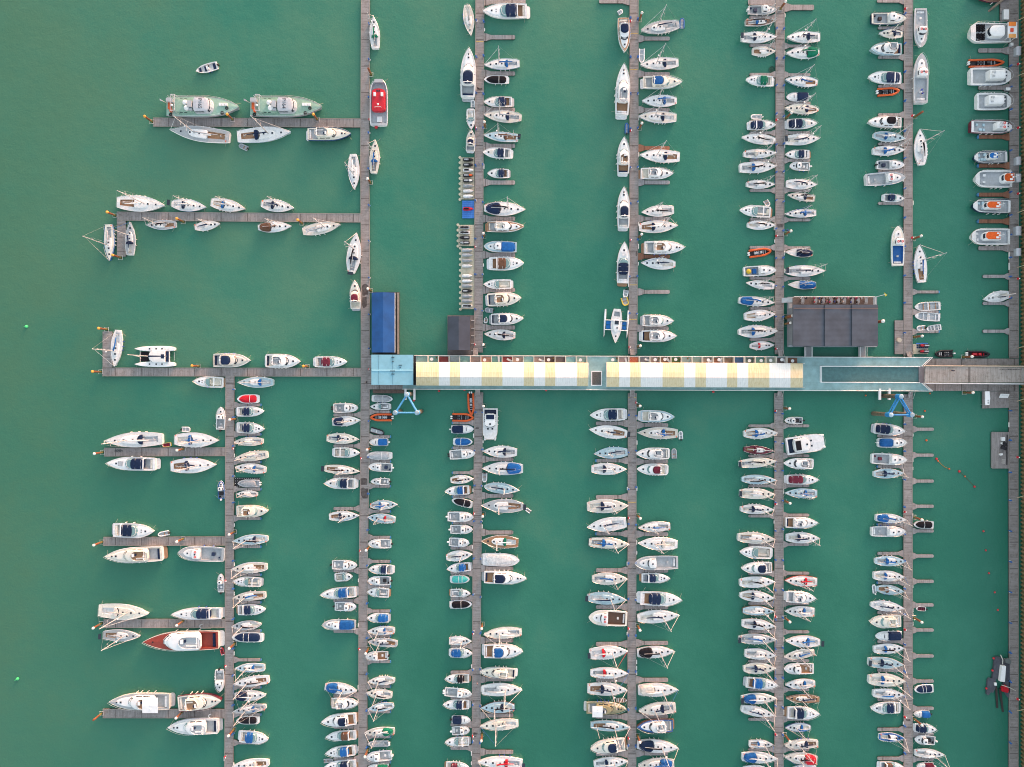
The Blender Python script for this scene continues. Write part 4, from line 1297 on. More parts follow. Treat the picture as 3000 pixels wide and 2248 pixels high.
J_['U1']=jetty('U1','longest grey plank jetty running full height, left of the blue shed',CL['U1'],W_,
 F_([1216,1307,1397.4,1490.6,1672.4,1760.5,1850,2038,2131,2224],977,9)+F_([1207,1279.8,1352.5,1425,1498.6,1575,1645.6,1719,1791,1864,1939,2012,2086,2159,2233.6],1143,8,'b'))
J_['U2']=jetty('U2','plank jetty above the pier with jet ski docks on its left',CL['U2'],W_,F_([4.5],1540,13)+F_([109,215.5,321.7,427.7,535,640.8,747,850,960],1509,12))
J_['L2']=jetty('L2','plank jetty below the pier with two orange inflatables at its head',CL['L2'],25.5,
 F_([1239,1312.4,1385.5,1456,1532.4],1326,8,'b')+F_([1606,1679.5,1753.8,1894.4,1970.4,2045,2124,2192.7],1320,9)+F_([1345.9,1453,1560.7,1666,1877,1991,2096.7,2204],1503.5,11))
J_['U3']=jetty('U3','plank jetty above the pier with red-brown fingers and trimaran alongside',CL['U3'],W_,
 F_([3],1755,13)+F_([113,217,322],1962,11)+F_([434],1962,11,'r')+F_([534.6],1962,11,'l')+F_([641],1962,11)+F_([752],1963,11,'r')+F_([855.4],1962,11)+F_([962],1959,11))
J_['L3']=jetty('L3','plank jetty below the pier beneath the gap between the two awnings',CL['L3'],25.5,
 F_([1241,1456.7,1671.5,1779,1887.5,1992.7,2100.7,2209.8],1746,11)+F_([1350,1564.4],1747,10,'b')+F_([1245.8,1353,1565.4,1672.5,1780,1884.6,1992.7,2099.8,2208],1957.5,11))
J_['U4']=jetty('U4','plank jetty above the pier just left of the floating restaurant',CL['U4'],W_,
 F_([6],2192,16)+F_([50,133,218,389.6,470,558,643,725,815.5,904,994.7],2196,8)+F_([21.7],2385,15)+F_([135,219,302,389,470,558,644.5,726,816],2374.5,8))
J_['L4']=jetty('L4','plank jetty below the pier with the square white catamaran alongside',CL['L4'],26.5,
 F_([1248.2,1336.4,1424,1512.3,1597,1682,1768.7,1851,1937.9,2021.9,2108,2196.6],2193,8)+F_([1248,1336,1424,1509.6,1595.5,1680,1769.6,1852,1936,2021,2108,2197],2371,8))
J_['U5']=jetty('U5','plank jetty above the pier with the wide work platform near its foot',CL['U5'],W_,
 F_([3],2570,9)+F_([82,168,253,336,422,501,596],2573,8)+F_([855.6,914,972],2750.5,8,'b'))
J_['L5']=jetty('L5','plank jetty below the pier with blue braced dolphin at its head',CL['L5'],26.5,
 F_([1277.5,1622.3,1964,2050,2137.8,2223],2571,9)+F_([1367.4,1537.7,1707.7],2571,8,'b')+F_([1795.3,1880.4],2571,9)+F_([1258,1334,1410,1484,1556,1629.6,1704,1773,1846.5,1922.5,1996.4,2076,2151,2225],2736,9))
J_['L0']=jetty('L0','leftmost lower plank jetty carrying four long side pontoons',CL['L0'],26,
 F_([1186.8,1272.8,1354,1433.8,1519.4,1602,1684.6,1765,1848.7,1934,2013.8,2094.3,2177],763.5,8,'b'))
J_['Q']=jetty('Q','quay pontoon along the sheet pile wall above the access bridge',CL['Q'],27.5,
 F_([148,257],2867,12)+F_([400.8,485.5,570.5,648.6],2867,11,'rb')+F_([727.3],2867,12)+F_([810,889,970.8],2880,9,'l'))
J_['QD']=jetty('QD','quay pontoon along the sheet pile wall below the access bridge',CL['QD'],27.5,[])
YLN=mat('yellow_line_paint',(.55,.38,.10),.7,var=.3,scale=3)
def jxx(cl,y):
    for a,b in zip(cl[:-1],cl[1:]):
        if a[1]<=y<=b[1]: return a[0]+(b[0]-a[0])*(y-a[1])/(b[1]-a[1])
for j,ys in (('U3',(98,204,835,936)),('L3',(1165,1472)),('U2',(122,))):
    for y in ys:
        x=jxx(CL[j],y); p=P(x-12,y,.5); q=P(x+12,y,.5); MB().box(p.x,q.x,p.y-.10,p.y+.10,.502,.508).build('painted_line',YLN,J_[j])
def stain_mat():
    m,n,b=_nodes('wet_plank_stain'); geo=n.nodes.new('ShaderNodeNewGeometry'); no=n.nodes.new('ShaderNodeTexNoise'); no.inputs['Scale'].default_value=1.4; no.inputs['Detail'].default_value=6; n.links.new(geo.outputs['Position'],no.inputs[0])
    cr=n.nodes.new('ShaderNodeValToRGB'); e=cr.color_ramp.elements; e[0].position=.4; e[0].color=(.055,.042,.038,1); e[1].position=.6; e[1].color=(.10,.085,.08,1); n.links.new(no.outputs['Fac'],cr.inputs[0]); n.links.new(cr.outputs[0],b.inputs['Base Color']); b.inputs['Roughness'].default_value=.5; return m
STN=stain_mat(); rs=random.Random(4)
for j,x0,x1,y0,y1 in (('U1',1054,1079,1398,1424),('U1',1056,1080,1428,1462),('U1',1059,1081,832,868),('U1',1059,1076,868,905),('U4',2276,2296,655,668),('U4',2274,2296,692,696),('L4',2271,2293,2146,2149),('L2',1384,1400,2146,2153),('L2',1384,1396,2156,2160),('L2',1392,1404,1252,1258),('L5',2653,2668,2107,2113),('U2',1398,1414,257,266),('U3',1862,1868,735,752)):
    n=14; pts=[]
    for k in range(n):
        a=6.2832*k/n; r=rs.uniform(.72,1.0); pts.append(((x0+x1)/2+(x1-x0)/2*max(-1,min(1,1.25*math.cos(a)))*r,(y0+y1)/2+(y1-y0)/2*max(-1,min(1,1.2*math.sin(a)))*r))
    w=[P(x,y,.5) for x,y in pts]; mb=MB(); mb.add([(p.x,p.y,.5045) for p in w],[tuple(range(n))]); mb.build('wet_stain',STN,J_[j])
def hjetty(label,y0,y1,xl,xr,wd,leg=None):
    rt=root('side_pontoon',(0,0,0),0,label,'pontoon','long side pontoons on the left')
    deckpoly('walkway',[(xl,y0-wd/2),(xl,y0+wd/2),(xr,y1+wd/2),(xr,y1-wd/2)],rt,PY)
    for sg in (1,-1):
        a,b=P(xl,y0+sg*wd/2,DZ),P(xr,y1+sg*wd/2,DZ)
        MB().rings([[(p.x,p.y+dy,z) for dy,z in ((0,DZ+.004),(0,DZ+.05),(sg*.16,DZ+.05),(sg*.16,DZ+.004))] for p in (a,b)]).build('edge_board',EDGE,rt)
    if leg: deckpoly('end_leg',leg,rt,PX)
hjetty('topmost left side pontoon, between two grey patrol boats and sailing yachts',358,360.5,449,1057.3,26)
hjetty('L-shaped side pontoon with its short end leg pointing down',633.5,639,342,1056.5,26,[(342.4,647),(342.4,752),(368,752),(368,647)])
hjetty('L-shaped side pontoon with its short end leg pointing up',1090,1091,300,1056.8,25.5,[(300.4,971.5),(300.4,1076.8),(328,1076.8),(328,971.5)])
hjetty('side pontoon below the white catamaran, coiled ropes at its left end',1325,1324,304.8,659.6,25.5)
hjetty('side pontoon with a cream trawler yacht along its underside',1586.8,1585.5,302.8,659,26)
hjetty('side pontoon just above the big red-decked motor yacht',1827.3,1827,303.5,658.7,26)
hjetty('lowest side pontoon with three white fenders on its underside',2091,2091.5,300.5,658,26.8)
# ================================================================ BOATS
place_boats(TABLE,ROWS)
def boat_at(kind_tb,bow,st,w,h,name,label,cat,group=None,sheer=.28):
    pb=P(*bow,z=h); ps=P(*st,z=h); dv=pb-ps; dv.z=0; c=(pb+ps)/2
    rt=root(name,(c.x,c.y,0),math.atan2(dv.y,dv.x),label,cat,group)
    return Boat(kind_tb,dv.length,w*S*(H-h)/H,h,rt,sheer)
def text(t,size,loc,rz,m,par,name='lettering',ext=.012):
    cu=bpy.data.curves.new(name,'FONT'); cu.body=t; cu.size=size; cu.align_x='CENTER'; cu.align_y='CENTER'; cu.extrude=ext
    o=bpy.data.objects.new('tmp',cu); me=bpy.data.meshes.new_from_object(o); bpy.data.objects.remove(o)
    me.name=name; me.materials.clear(); me.materials.append(m)
    q=bpy.data.objects.new(name,me); C.objects.link(q); q.parent=par; q.location=loc; q.rotation_euler=(0,0,rz); return q
INK=mat('dark_lettering',(.03,.035,.05),.6)
# ---- patrol boats
def patrol(bow,st,num,label):
    b=boat_at('motor',bow,st,60,1.9,'patrol_boat',label,'patrol boat','grey patrol boats moored nose to tail')
    b.hull('G','P',None,rim=.14); rnd=random.Random(3)
    rg,hs=b.house('wheelhouse',.40,.66,.72,2.0,LGT,inF=.22,inA=.02,inS=.10,rf=.2,rr=.05)
    b.band('windscreen',rg,GLASS,hs,umin=.80,lo=.45,hi=.85)
    z=rg[-1][0][2]; b.house('aft_deckhouse',.12,.41,.66,1.0,dk('P'),inF=.02,inA=.03,inS=.05,rf=.05,rr=.06)
    for sg in (1,-1):
        for t in (.20,.26,.43,.47,.51): MB().box(b.x(t),b.x(t)+.75,sg*b.w(t)*(.665 if t<.4 else .70)-.04,sg*b.w(t)*(.665 if t<.4 else .70)+.06,b.h+(.45 if t<.4 else 1.2),b.h+(.8 if t<.4 else 1.6)).build('side_window',GLASS,hs)
    text(num,1.5,(b.x(.50),.15,rg[-1][0][2]+.13),-math.pi/2,INK,hs,'pennant_number')
    zz=b.h+1.05
    MB().ball(b.x(.285),.6,zz+.4,.75,12,6,.8).build('radar_dome',gel('W'),b.rt); MB().ball(b.x(.31),-1.0,zz+.5,.8,12,6,.8).build('radar_dome',gel('W'),b.rt)
    mb=MB(); mb.box(b.x(.33),b.x(.39),-.9,.9,zz,zz+1.2); mb.box(b.x(.33),b.x(.385),-1.7,-1.1,zz,zz+.7); mb.build('console',gel('G'),b.rt)
    mb=MB(); 
    for t in (.12,.175): 
        mb.tube([(b.x(t),b.w(t)*.8,b.h),(b.x(t),b.w(t)*.8,b.h+3.0),(b.x(t),-b.w(t)*.8,b.h+3.0),(b.x(t),-b.w(t)*.8,b.h)],.09,5)
    for y in (-.8,.8): mb.tube([(b.x(.12),b.w(.1)*y,b.h+3.0),(b.x(.175),b.w(.1)*y,b.h+3.0)],.09,5)
    mb.tube([(b.x(.15),.8,b.h+3),(b.x(.15),.8,b.h+6)],.06,5); mb.tube([(b.x(.15),0,b.h+3),(b.x(.15),0,b.h+4.6)],.06,5)
    gn=mb.build('mast_gantry',LGT,b.rt)
    MB().ball(b.x(.15),-.9,b.h+3.3,.35).build('lamp_dome',gel('W'),gn)
    mb=MB(); mb.box(b.x(.03),b.x(.07),-.9,.9,b.h,b.h+.6); mb.box(b.x(.06),b.x(.085),-1.8,-1.1,b.h,b.h+.9); mb.build('liferaft',mat('orange_canister',COL['O'],.6),b.rt)
    mb=MB(); mb.box(b.x(.02),b.x(.11),.9,1.9,b.h,b.h+1.3); mb.build('deck_machinery',gel('G'),b.rt)
    for k in range(3): MB().box(b.x(.73)+k*.85,b.x(.73)+k*.85+.72,.15,.95,b.z(.75),b.z(.75)+.45).build('deck_locker',gel('W'),b.rt)
    for t,y in ((.77,-.62),(.835,-.15)):
        q=[(b.x(t)+.36*math.cos(k*.785),b.W*.5*y+.36*math.sin(k*.785),b.z(t)+.12) for k in range(8)]; MB().tube(q,.17,6,close=True).build('tyre_fender',BLACK,b.rt)
    q=[(b.x(.06)+.36*math.cos(k*.785),-b.W*.40+.36*math.sin(k*.785),b.h+.12) for k in range(8)]; MB().tube(q,.17,6,close=True).build('tyre_fender',BLACK,b.rt)
    fl=MB(); fl.rings([[(b.x(0)-.4,.9,b.h+1.2),(b.x(0)-1.5,1.3,b.h+.9),(b.x(0)-1.3,1.6,b.h+1.5),(b.x(0)-.5,1.1,b.h+1.8)],[(b.x(0)-.4,.94,b.h+1.2),(b.x(0)-1.5,1.34,b.h+.9),(b.x(0)-1.3,1.64,b.h+1.5),(b.x(0)-.5,1.14,b.h+1.8)]])
    fl.tube([(b.x(0),.9,b.h),(b.x(0)-.5,1.0,b.h+2)],.04,4); fl.build('ensign',mat('ensign_cloth',(.62,.55,.58),.9),b.rt)
    b.rail(.1,1.0,.9,.03); b.lines(rnd)
patrol((700.8,314),(488,312),'P165','grey patrol boat with green decks numbered P165, above the topmost pontoon')
patrol((943.6,314),(733,312),'P164','grey patrol boat with green decks numbered P164, right of its twin')
# ---- rescue craft with red roof on the first upper jetty
b=boat_at('barge',(1110,233),(1110,368),52,1.1,'rescue_boat','grey square-bowed workboat with bright red deckhouse, right of first upper jetty','workboat')
b.hull('W','G',(.05,.93,.86),floor=.5,fc='G',rim=.2)
rg,hs=b.house('deckhouse',.28,.78,.76,1.1,gel('R'),inF=.03,inA=.02,inS=.06,rf=.1,rr=.05)
b.band('windscreen',rg,GLASS,hs,umin=.9,lo=.5,hi=.95)
z=b.h+1.05; mb=MB(); mb.box(b.x(.60),b.x(.68),.6,1.3,z,z+.4); mb.box(b.x(.60),b.x(.68),-1.5,-.8,z,z+.4); mb.build('roof_locker',gel('W'),hs)
mb=MB(); mb.box(b.x(.70),b.x(.74),-.5,-.1,z,z+.1); mb.box(b.x(.70),b.x(.74),.1,.5,z,z+.1); mb.build('hatch',GLASS,hs)
mb=MB(); mb.tube([(b.x(.36),-.9,z),(b.x(.36),-.9,z+.5),(b.x(.36),.9,z+.5),(b.x(.36),.9,z)],.07,5); mb.tube([(b.x(.39),0,z),(b.x(.39),0,z+2.2)],.05,5); mb.ball(b.x(.42),0,z+.4,.3,10,5,.5); mb.build('mast_frame',gel('W'),hs)
mb=MB(); mb.box(b.x(.92),b.x(.99),-1.2,1.2,b.h-.2,b.h+.6); mb.build('bow_ramp',gel('G'),b.rt)
mb=MB(); mb.box(b.x(.08),b.x(.2),-.8,.6,.5,.9); mb.build('deck_hatch',dk('W'),b.rt)
MB().ball(b.x(-.02),.9,.5,.5).build('mooring_float',gel('R'),b.rt); MB().ball(b.x(.15),b.W*.55,.6,.35).build('mooring_float',gel('R'),b.rt)
b.rail(.08,.95,.8,.035); b.lines(random.Random(5))
# ---- passenger catamaran on the quay pontoon
b=boat_at([(0,.93),(.5,1),(.84,.99),(.94,.8),(1,.62)],(2843,96),(2962,96),57,2.0,'passenger_catamaran','big white passenger catamaran with rows of dark seats, top of quay pontoon','passenger boat',sheer=.1)
b.hull('W','W',(.04,.87,.90),floor=1.5,fc='G',rim=.2)
rg,hs=b.house('wheelhouse',.22,.62,.60,1.8,gel('W'),z0=1.5,inF=.12,inA=.02,inS=.08,rf=.4,rr=.04); b.band('windscreen',rg,GLASS,hs,umin=.8,lo=.5,hi=.9)
mb=MB(); mb.box(b.x(-.06),b.x(.17),-b.W*.40,b.W*.40,3.4,3.52)
for y in (-2,2): 
    for x in (-.04,.15): mb.tube([(b.x(x),y,1.2),(b.x(x),y,3.4)],.07,5)
mb.build('aft_roof',gel('W'),b.rt)
for (x0,x1,y0,y1,c) in ((-.02,.15,1.25,2.25,(.72,.33,.10)),(-.02,.15,-2.25,-1.15,(.80,.22,.03)),(.04,.11,-.45,.55,(.70,.08,.03))):
    mb=MB(); mb.box(b.x(x0),b.x(x1),y0,y1,3.53,3.75); mb.build('liferaft_box',mat('liferaft_%d'%int(c[1]*100),c,.6),b.rt)
n=0
for t in (.68,.76,.835):
    for j in range(9):
        y=-2.1+j*.5
        if j==4 and t>.6: continue
        mb=MB(); mb.box(b.x(t)-.25,b.x(t)+.25,y-.19,y+.19,1.5,1.95); mb.box(b.x(t)-.3,b.x(t)-.2,y-.19,y+.19,1.95,2.3); mb.build('passenger_seat',cloth('K'),b.rt)
MB().tube([(b.x(.45),0,3.3),(b.x(.44),0,5.2)],.06,5).build('signal_mast',gel('W'),hs)
b.rail(.05,.98,1.0,.03); b.fenders(random.Random(9),3); b.lines(random.Random(9))
# ---- small launch under way, with its helmsman
b=boat_at('motor',(574.2,208.7),(636.5,191.2),26,.6,'motor_launch','small white open launch under way in the upper left water','motorboat')
b.hull('W','W',(.06,.88,.78),floor=.15,fc='W'); 
mb=MB(); mb.box(b.x(.40),b.x(.50),-.45,.45,.15,.95); mb.build('console',gel('W'),b.rt)
mb=MB(); mb.box(b.x(.54),b.x(.60),-.7,.7,.15,.5); mb.box(b.x(.76),b.x(.83),-.5,.5,.3,.62); mb.box(b.x(.10),b.x(.20),-.8,.8,.15,.5); mb.build('seat_cushion',cloth('N'),b.rt)
b.outboard(0); b.fenders(random.Random(2),2,side=1)
bx,by=b.rt.location.x,b.rt.location.y; ang=b.rt.rotation_euler.z
def person(px,py,z,face,shirt,trous,label,sit=False,skin=(.45,.28,.2),group='people about the marina'):
    p=P(px,py,z); rt=root('person',(p.x,p.y,z),face,label,'person',group)
    me=bpy.data.meshes.new('body'); vs=[]; es=[]; rr=[]
    def v(x,y,zz,r,par=None):
        vs.append((x,y,zz)); rr.append(r); 
        if par is not None: es.append((par,len(vs)-1))
        return len(vs)-1
    hz=.48 if sit else .92
    hip=v(0,0,hz,.15); ch=v(.02,0,hz+.28,.15,hip); nk=v(.03,0,hz+.52,.075,ch); hd=v(.05,0,hz+.68,.10,nk); v(.05,0,hz+.78,.085,hd)
    for s in (1,-1):
        sh=v(.02,s*.19,hz+.44,.07,ch); el=v(.10,s*.25,hz+.18,.05,sh); wr=v(.30,s*.20,hz+.12,.035,el); v(.38,s*.18,hz+.12,.03,wr)
        th=v(.02,s*.10,hz-.06,.10,hip)
        if sit: kn=v(.42,s*.13,hz-.02,.07,th); an=v(.44,s*.13,.10,.05,kn); v(.58,s*.13,.04,.045,an)
        else: kn=v(.05,s*.11,hz-.46,.065,th); an=v(0,s*.11,.09,.045,kn); v(.14,s*.12,.04,.045,an)
    me.from_pydata(vs,es,[]); bo=bpy.data.objects.new('body',me); C.objects.link(bo); bo.parent=rt
    sk=bo.modifiers.new('skin','SKIN'); me.skin_vertices[0].data[0].use_root=True
    for i,r in enumerate(rr): me.skin_vertices[0].data[i].radius=(r,r)
    sb=bo.modifiers.new('sub','SUBSURF'); sb.levels=1; sb.render_levels=1
    me.materials.append(mat('skin',skin,.6,var=.03))
    MB().rings([[(x+.02,y,zz) for x,y in [(rx*math.cos(k*.785),ry*math.sin(k*.785)) for k in range(8)]] for zz,rx,ry in ((hz-.05,.17,.19),(hz+.25,.17,.21),(hz+.45,.14,.26),(hz+.53,.08,.12))]).build('top',mat('shirt_%d_%d_%d'%tuple(int(c*99) for c in shirt),shirt,.9),rt,smooth=True)
    mb=MB()
    for s in (1,-1):
        sh=Vector((.02,s*.2,hz+.44)); el=Vector((.10,s*.255,hz+.17)); mb.tube([sh,el],.085,6)
    mb.build('sleeve',mat('shirt_%d_%d_%d'%tuple(int(c*99) for c in shirt),shirt,.9),rt,smooth=True)
    mb=MB()
    for s in (1,-1):
        if sit: mb.tube([(0,s*.1,hz-.03),(.42,s*.13,hz-.01),(.44,s*.13,.15)],.115,6,r1=.07)
        else: mb.tube([(.01,s*.09,hz),(.05,s*.11,hz-.46),(0,s*.11,.12)],.12,6,r1=.07)
    mb.build('trousers',mat('trousers_%d_%d_%d'%tuple(int(c*99) for c in trous),trous,.9),rt,smooth=True)
    MB().ball(.03,0,hz+.78,.115,10,6,.85).build('hair',mat('dark_hair',(.05,.03,.02),.8),rt,smooth=True)
    return rt
person(614,196,.2,ang,(.02,.02,.03),(.03,.03,.08),'person in dark clothes steering the small launch at upper left',sit=True)
# ---- dredging raft with red bag, quay pontoon lower right
rt=root('work_raft',P(2935,1990,0),0,'dark grey work raft with red bag and timber, beside lower quay pontoon','raft')
def L2(px,py): q=P(px,py,.6); o=rt.location; return (q.x-o.x,q.y-o.y)
def poly(pts,z0,z1,name,m,par):
    w=[L2(2780+x/5.527,1850+y/5.527) for x,y in pts]; return MB().rings([[(x,y,z0) for x,y in w],[(x,y,z1) for x,y in w]]).build(name,m,par)
dg=mat('dark_grey_deck',(.075,.08,.10),.7,var=.2)
poly([(735,440),(770,410),(860,425),(985,480),(985,790),(705,770),(735,520)],-.3,.62,'hull',dg,rt)
poly([(630,790),(655,760),(760,770),(770,900),(715,1000),(690,985),(640,1040),(612,1020)],-.3,.55,'side_float',dg,rt)
poly([(885,790),(990,800),(995,960),(965,1080),(890,970)],-.3,.55,'side_float',dg,rt)
poly([(825,540),(890,545),(872,800),(795,790)],.63,1.5,'ramp',gel('W'),rt)
poly([(835,885),(900,860),(950,930),(930,980),(840,960)],.63,1.3,'red_bag',cloth('R'),rt)
poly([(890,440),(960,430),(990,480),(975,520),(900,500)],.63,1.2,'winch',mat('winch_metal',(.12,.14,.14),.6),rt)
poly([(725,825),(760,825),(762,870),(727,870)],.63,1.0,'box',gel('W'),rt)
mb=MB(); a=[L2(2780+x/5.527,1850+y/5.527) for x,y in ((770,900),(800,1250),(890,1310),(830,930))]
mb.tube([(*a[0],.5),(*a[1],.15)],.3,6); mb.tube([(*a[3],.5),(*a[2],.15)],.3,6); mb.build('floating_timber',mat('tarred_timber',(.035,.03,.028),.8),rt)
for x,y in ((728,440),(708,637),(610,928)):
    q=L2(2780+x/5.527,1850+y/5.527); MB().ball(*q,.5,.32).build('mooring_float',gel('R'),rt)
mb=MB(); q=[L2(2780+x/5.527,1850+y/5.527) for x,y in ((815,370),(850,450),(845,520))]; mb.tube([(*p,1.2) for p in q],.12,5); mb.build('hose',mat('hose',(.6,.58,.52),.7),rt); mb=MB(); mb.tube([(*L2(2780+820/5.527,1850+850/5.527),1.4),(*L2(2780+950/5.527,1850+890/5.527),1.5),(*L2(2780+1070/5.527,1850+955/5.527),.9)],.1,5); mb.build('hose',mat('hose',(.6,.58,.52),.7),rt)
# ================================================================ PERSONAL WATERCRAFT DOCKS
pwcm=mat('dock_cubes_cream',(.58,.53,.40),.6,var=.15); pwcb=mat('dock_cubes_blue',(.06,.22,.62),.5,var=.1)
def dock(x0,x1,y0,y1,m,label,lobes=0):
    rt=root('floating_dock',P((x0+x1)/2,(y0+y1)/2,0),0,label,'floating dock'); o=rt.location
    a=P(x0,y1,.35); b_=P(x1,y0,.35); mb=MB(); nx=max(2,round((b_.x-a.x)/.55)); ny=max(2,round((b_.y-a.y)/.55)); dx=(b_.x-a.x)/nx; dy=(b_.y-a.y)/ny
    mb.box(a.x-o.x+.05,b_.x-o.x-.05,a.y-o.y+.05,b_.y-o.y-.05,-.2,.28)
    for i in range(nx):
        for j in range(ny):
            mb.box(a.x-o.x+i*dx+.03,a.x-o.x+(i+1)*dx-.03,a.y-o.y+j*dy+.03,a.y-o.y+(j+1)*dy-.03,.28,.36)
    mb.build('deck_cubes',m,rt)
    if lobes:
        q=MB()
        for k in range(lobes+1):
            y=y0+(y1-y0)*(k)/lobes; p=P(x0-1.5,y,.3); q.cyl(p.x-o.x,p.y-o.y,-.1,.34,.42,8)
        q.build('ramp_roller',m,rt)
def pwc(px,py,c,n,lab,cover=False,flip=1):
    p=P(px,py,.4); rt=root('jet_ski',(p.x,p.y,.36),0 if flip>0 else math.pi,lab,'jet ski','jet skis parked on the floating docks')
    L,W=3.0,1.05; rg=[]
    for x,w_,z in ((-1.5,.36,.5),(-1.2,.5,.55),(-.3,.54,.6),(.5,.5,.66),(1.1,.34,.7),(1.5,.08,.66)):
        rg.append([(x,w_,z*.45),(x,w_*.85,z*.75),(x,0,z*.8),(x,-w_*.85,z*.75),(x,-w_,z*.45),(x,-w_*.5,.02),(x,w_*.5,.02)])
    MB().rings(rg).build('hull',gel(c if not cover else 'G'),rt)
    if cover:
        rg=[[(x,w_,.4),(x,w_*.5,z),(x,0,z+.06),(x,-w_*.5,z),(x,-w_,.4)] for x,w_,z in ((-1.45,.3,.5),(-1.0,.44,.8),(0,.46,.95),(.5,.44,1.05),(1.0,.3,.85),(1.4,.12,.6))]
        MB().rings(rg,True,True,False).build('cover',cloth(c),rt)
    else:
        MB().rings([[(x,w_,.5),(x,w_*.8,.86),(x,-w_*.8,.86),(x,-w_,.5)] for x,w_ in ((-1.2,.2),(-.3,.22),(.15,.16))]).build('seat',cloth('K' if c!='K' else 'G'),rt)
        MB().rings([[(x,w_,.5),(x,w_*.6,z),(x,-w_*.6,z),(x,-w_,.5)] for x,w_,z in ((.2,.25,1.0),(.6,.34,.95),(1.2,.2,.75))]).build('engine_hood',gel(n),rt)
        MB().tube([(.15,.36,1.02),(.3,.1,1.08),(.3,-.1,1.08),(.15,-.36,1.02)],.035,5).build('handlebar',BLACK,rt)
dock(1349,1389.5,461.5,584.6,pwcm,'upper cream jet ski dock left of second upper jetty, eight craft',8)
dock(1354,1389.5,588,640,pwcb,'bright blue floating dock carrying one red jet ski')
dock(1343,1389,659,721.4,pwcm,'short cream jet ski dock with four craft below the blue dock',4)
dock(1350,1388.5,727,906.3,pwcm,'longest cream jet ski dock, just above the dark shed',11)
cs=['K','K','W','K','K','G','W','W']
for i in range(8): pwc(1372,469+i*15.3,cs[i],'KKWOWGWW'[i],'%s jet ski, %s from top on the upper cream dock'%({'K':'black','W':'white','G':'grey'}[cs[i]],ORD[i+1]),cover=cs[i] in 'WG' and i>4)
pwc(1371.5,613,'R','R','red jet ski alone in the middle of the blue floating dock')
for i in range(4): pwc(1361,667+i*15,'GWKK'[i],'KKKG'[i],'%s jet ski, %s from top on the short cream dock'%({'K':'black','W':'white','G':'grey'}['GWKK'[i]],ORD[i+1]),flip=-1)
for i,(y,c) in enumerate(((734,'G'),(748,'G'),(764,'G'),(780,'W'),(809,'W'),(824,'W'),(838,'G'),(853,'K'),(868,'G'),(882,'G'),(897,'W'))):
    pwc(1369,y,c,'K','%s jet ski, %s from top on the longest cream dock'%({'K':'black uncovered','W':'white','G':'grey covered'}[c],ORD[i+1]),cover=c=='G' or (c=='W' and i<9))
dock(2675.2,2719.5,1008,1038,pwcm,'cream floating dock with one red jet ski, right of fifth upper jetty')
dock(2684.5,2719,1005,1021.5,pwcb,'small blue floating dock with one red jet ski, near the pier')
pwc(2706,1013,'K','R','red and grey jet ski on the small blue dock',flip=-1); pwc(2705,1030,'K','R','red and grey jet ski on the cream dock below the blue one',flip=-1)
# grey inflatable on black grid dock
rt=root('floating_dock',P(727,1416,0),0,'black grid floating dock under the grey covered inflatable','floating dock'); o=rt.location
a=P(687,1428,.3); b_=P(761,1400,.3); mb=MB(); mb.box(a.x-o.x,b_.x-o.x,a.y-o.y,b_.y-o.y,-.2,.16); mb.build('deck_cubes',BLACK,rt)
mb=MB()
for i in range(12):
    for j in range(4):
        x=a.x-o.x+.3+i*(b_.x-a.x-.5)/11; y=a.y-o.y+.3+j*(b_.y-a.y-.5)/3; mb.cyl(x,y,.16,.24,.09,6)
mb.build('cleat_stud',gel('W'),rt)
# ================================================================ PILES
RUST=None
def pile_mat():
    m,n,b=_nodes('rusty_steel_pile'); geo=n.nodes.new('ShaderNodeNewGeometry'); sep=n.nodes.new('ShaderNodeSeparateXYZ'); n.links.new(geo.outputs['Position'],sep.inputs[0])
    no=n.nodes.new('ShaderNodeTexNoise'); no.inputs['Scale'].default_value=2.2; no.inputs['Detail'].default_value=5; n.links.new(geo.outputs['Position'],no.inputs[0])
    ma=n.nodes.new('ShaderNodeMath'); ma.operation='MULTIPLY_ADD'; ma.inputs[1].default_value=1.5; n.links.new(no.outputs['Fac'],ma.inputs[0]); n.links.new(sep.outputs[2],ma.inputs[2])
    mr=n.nodes.new('ShaderNodeMath'); mr.operation='DIVIDE'; mr.inputs[1].default_value=6.5; n.links.new(ma.outputs[0],mr.inputs[0])
    cr=n.nodes.new('ShaderNodeValToRGB'); e=cr.color_ramp.elements; e[0].position=.0; e[0].color=(.05,.055,.02,1); e[1].position=1; e[1].color=(.16,.05,.025,1)
    for p_,c in ((.28,(.17,.15,.04)),(.42,(.16,.07,.03)),(.7,(.22,.07,.03))): q=e.new(p_); q.color=(*c,1)
    n.links.new(mr.outputs[0],cr.inputs[0]); n.links.new(cr.outputs[0],b.inputs['Base Color']); b.inputs['Roughness'].default_value=.85; return m
RUST=pile_mat(); CAPW=mat('white_pile_cap',(.74,.73,.70),.5); CAPO=mat('orange_pile_cap',(.78,.36,.06),.5)
def pile(px,py,where,cap='w',h=4.8,r=.29):
    p=P(px,py,h); rt=root('mooring_pile',(p.x,p.y,0),0,'rusty mooring pile with %s, %s'%({'w':'white cap','o':'orange cap','n':'no cap'}[cap],where),'mooring pile','steel mooring piles along the pontoons')
    MB().cyl(0,0,-1,h-.35,r,12).build('post',RUST,rt,smooth=False)
    if cap!='n': MB().rings([[(q*math.cos(k*.5236),q*math.sin(k*.5236),z) for k in range(12)] for q,z in ((r+.08,h-.5),(r+.10,h-.2),(r*.75,h+.10),(.03,h+.2))]).build('cap',CAPW if cap=='w' else CAPO,rt)
    q=[((r+.3)*sx,(r+.3)*sy,.55) for sx,sy in ((1,1),(1,-1),(-1,-1),(-1,1))]; MB().tube(q,.07,4,close=True).build('guide_frame',STEEL,rt)
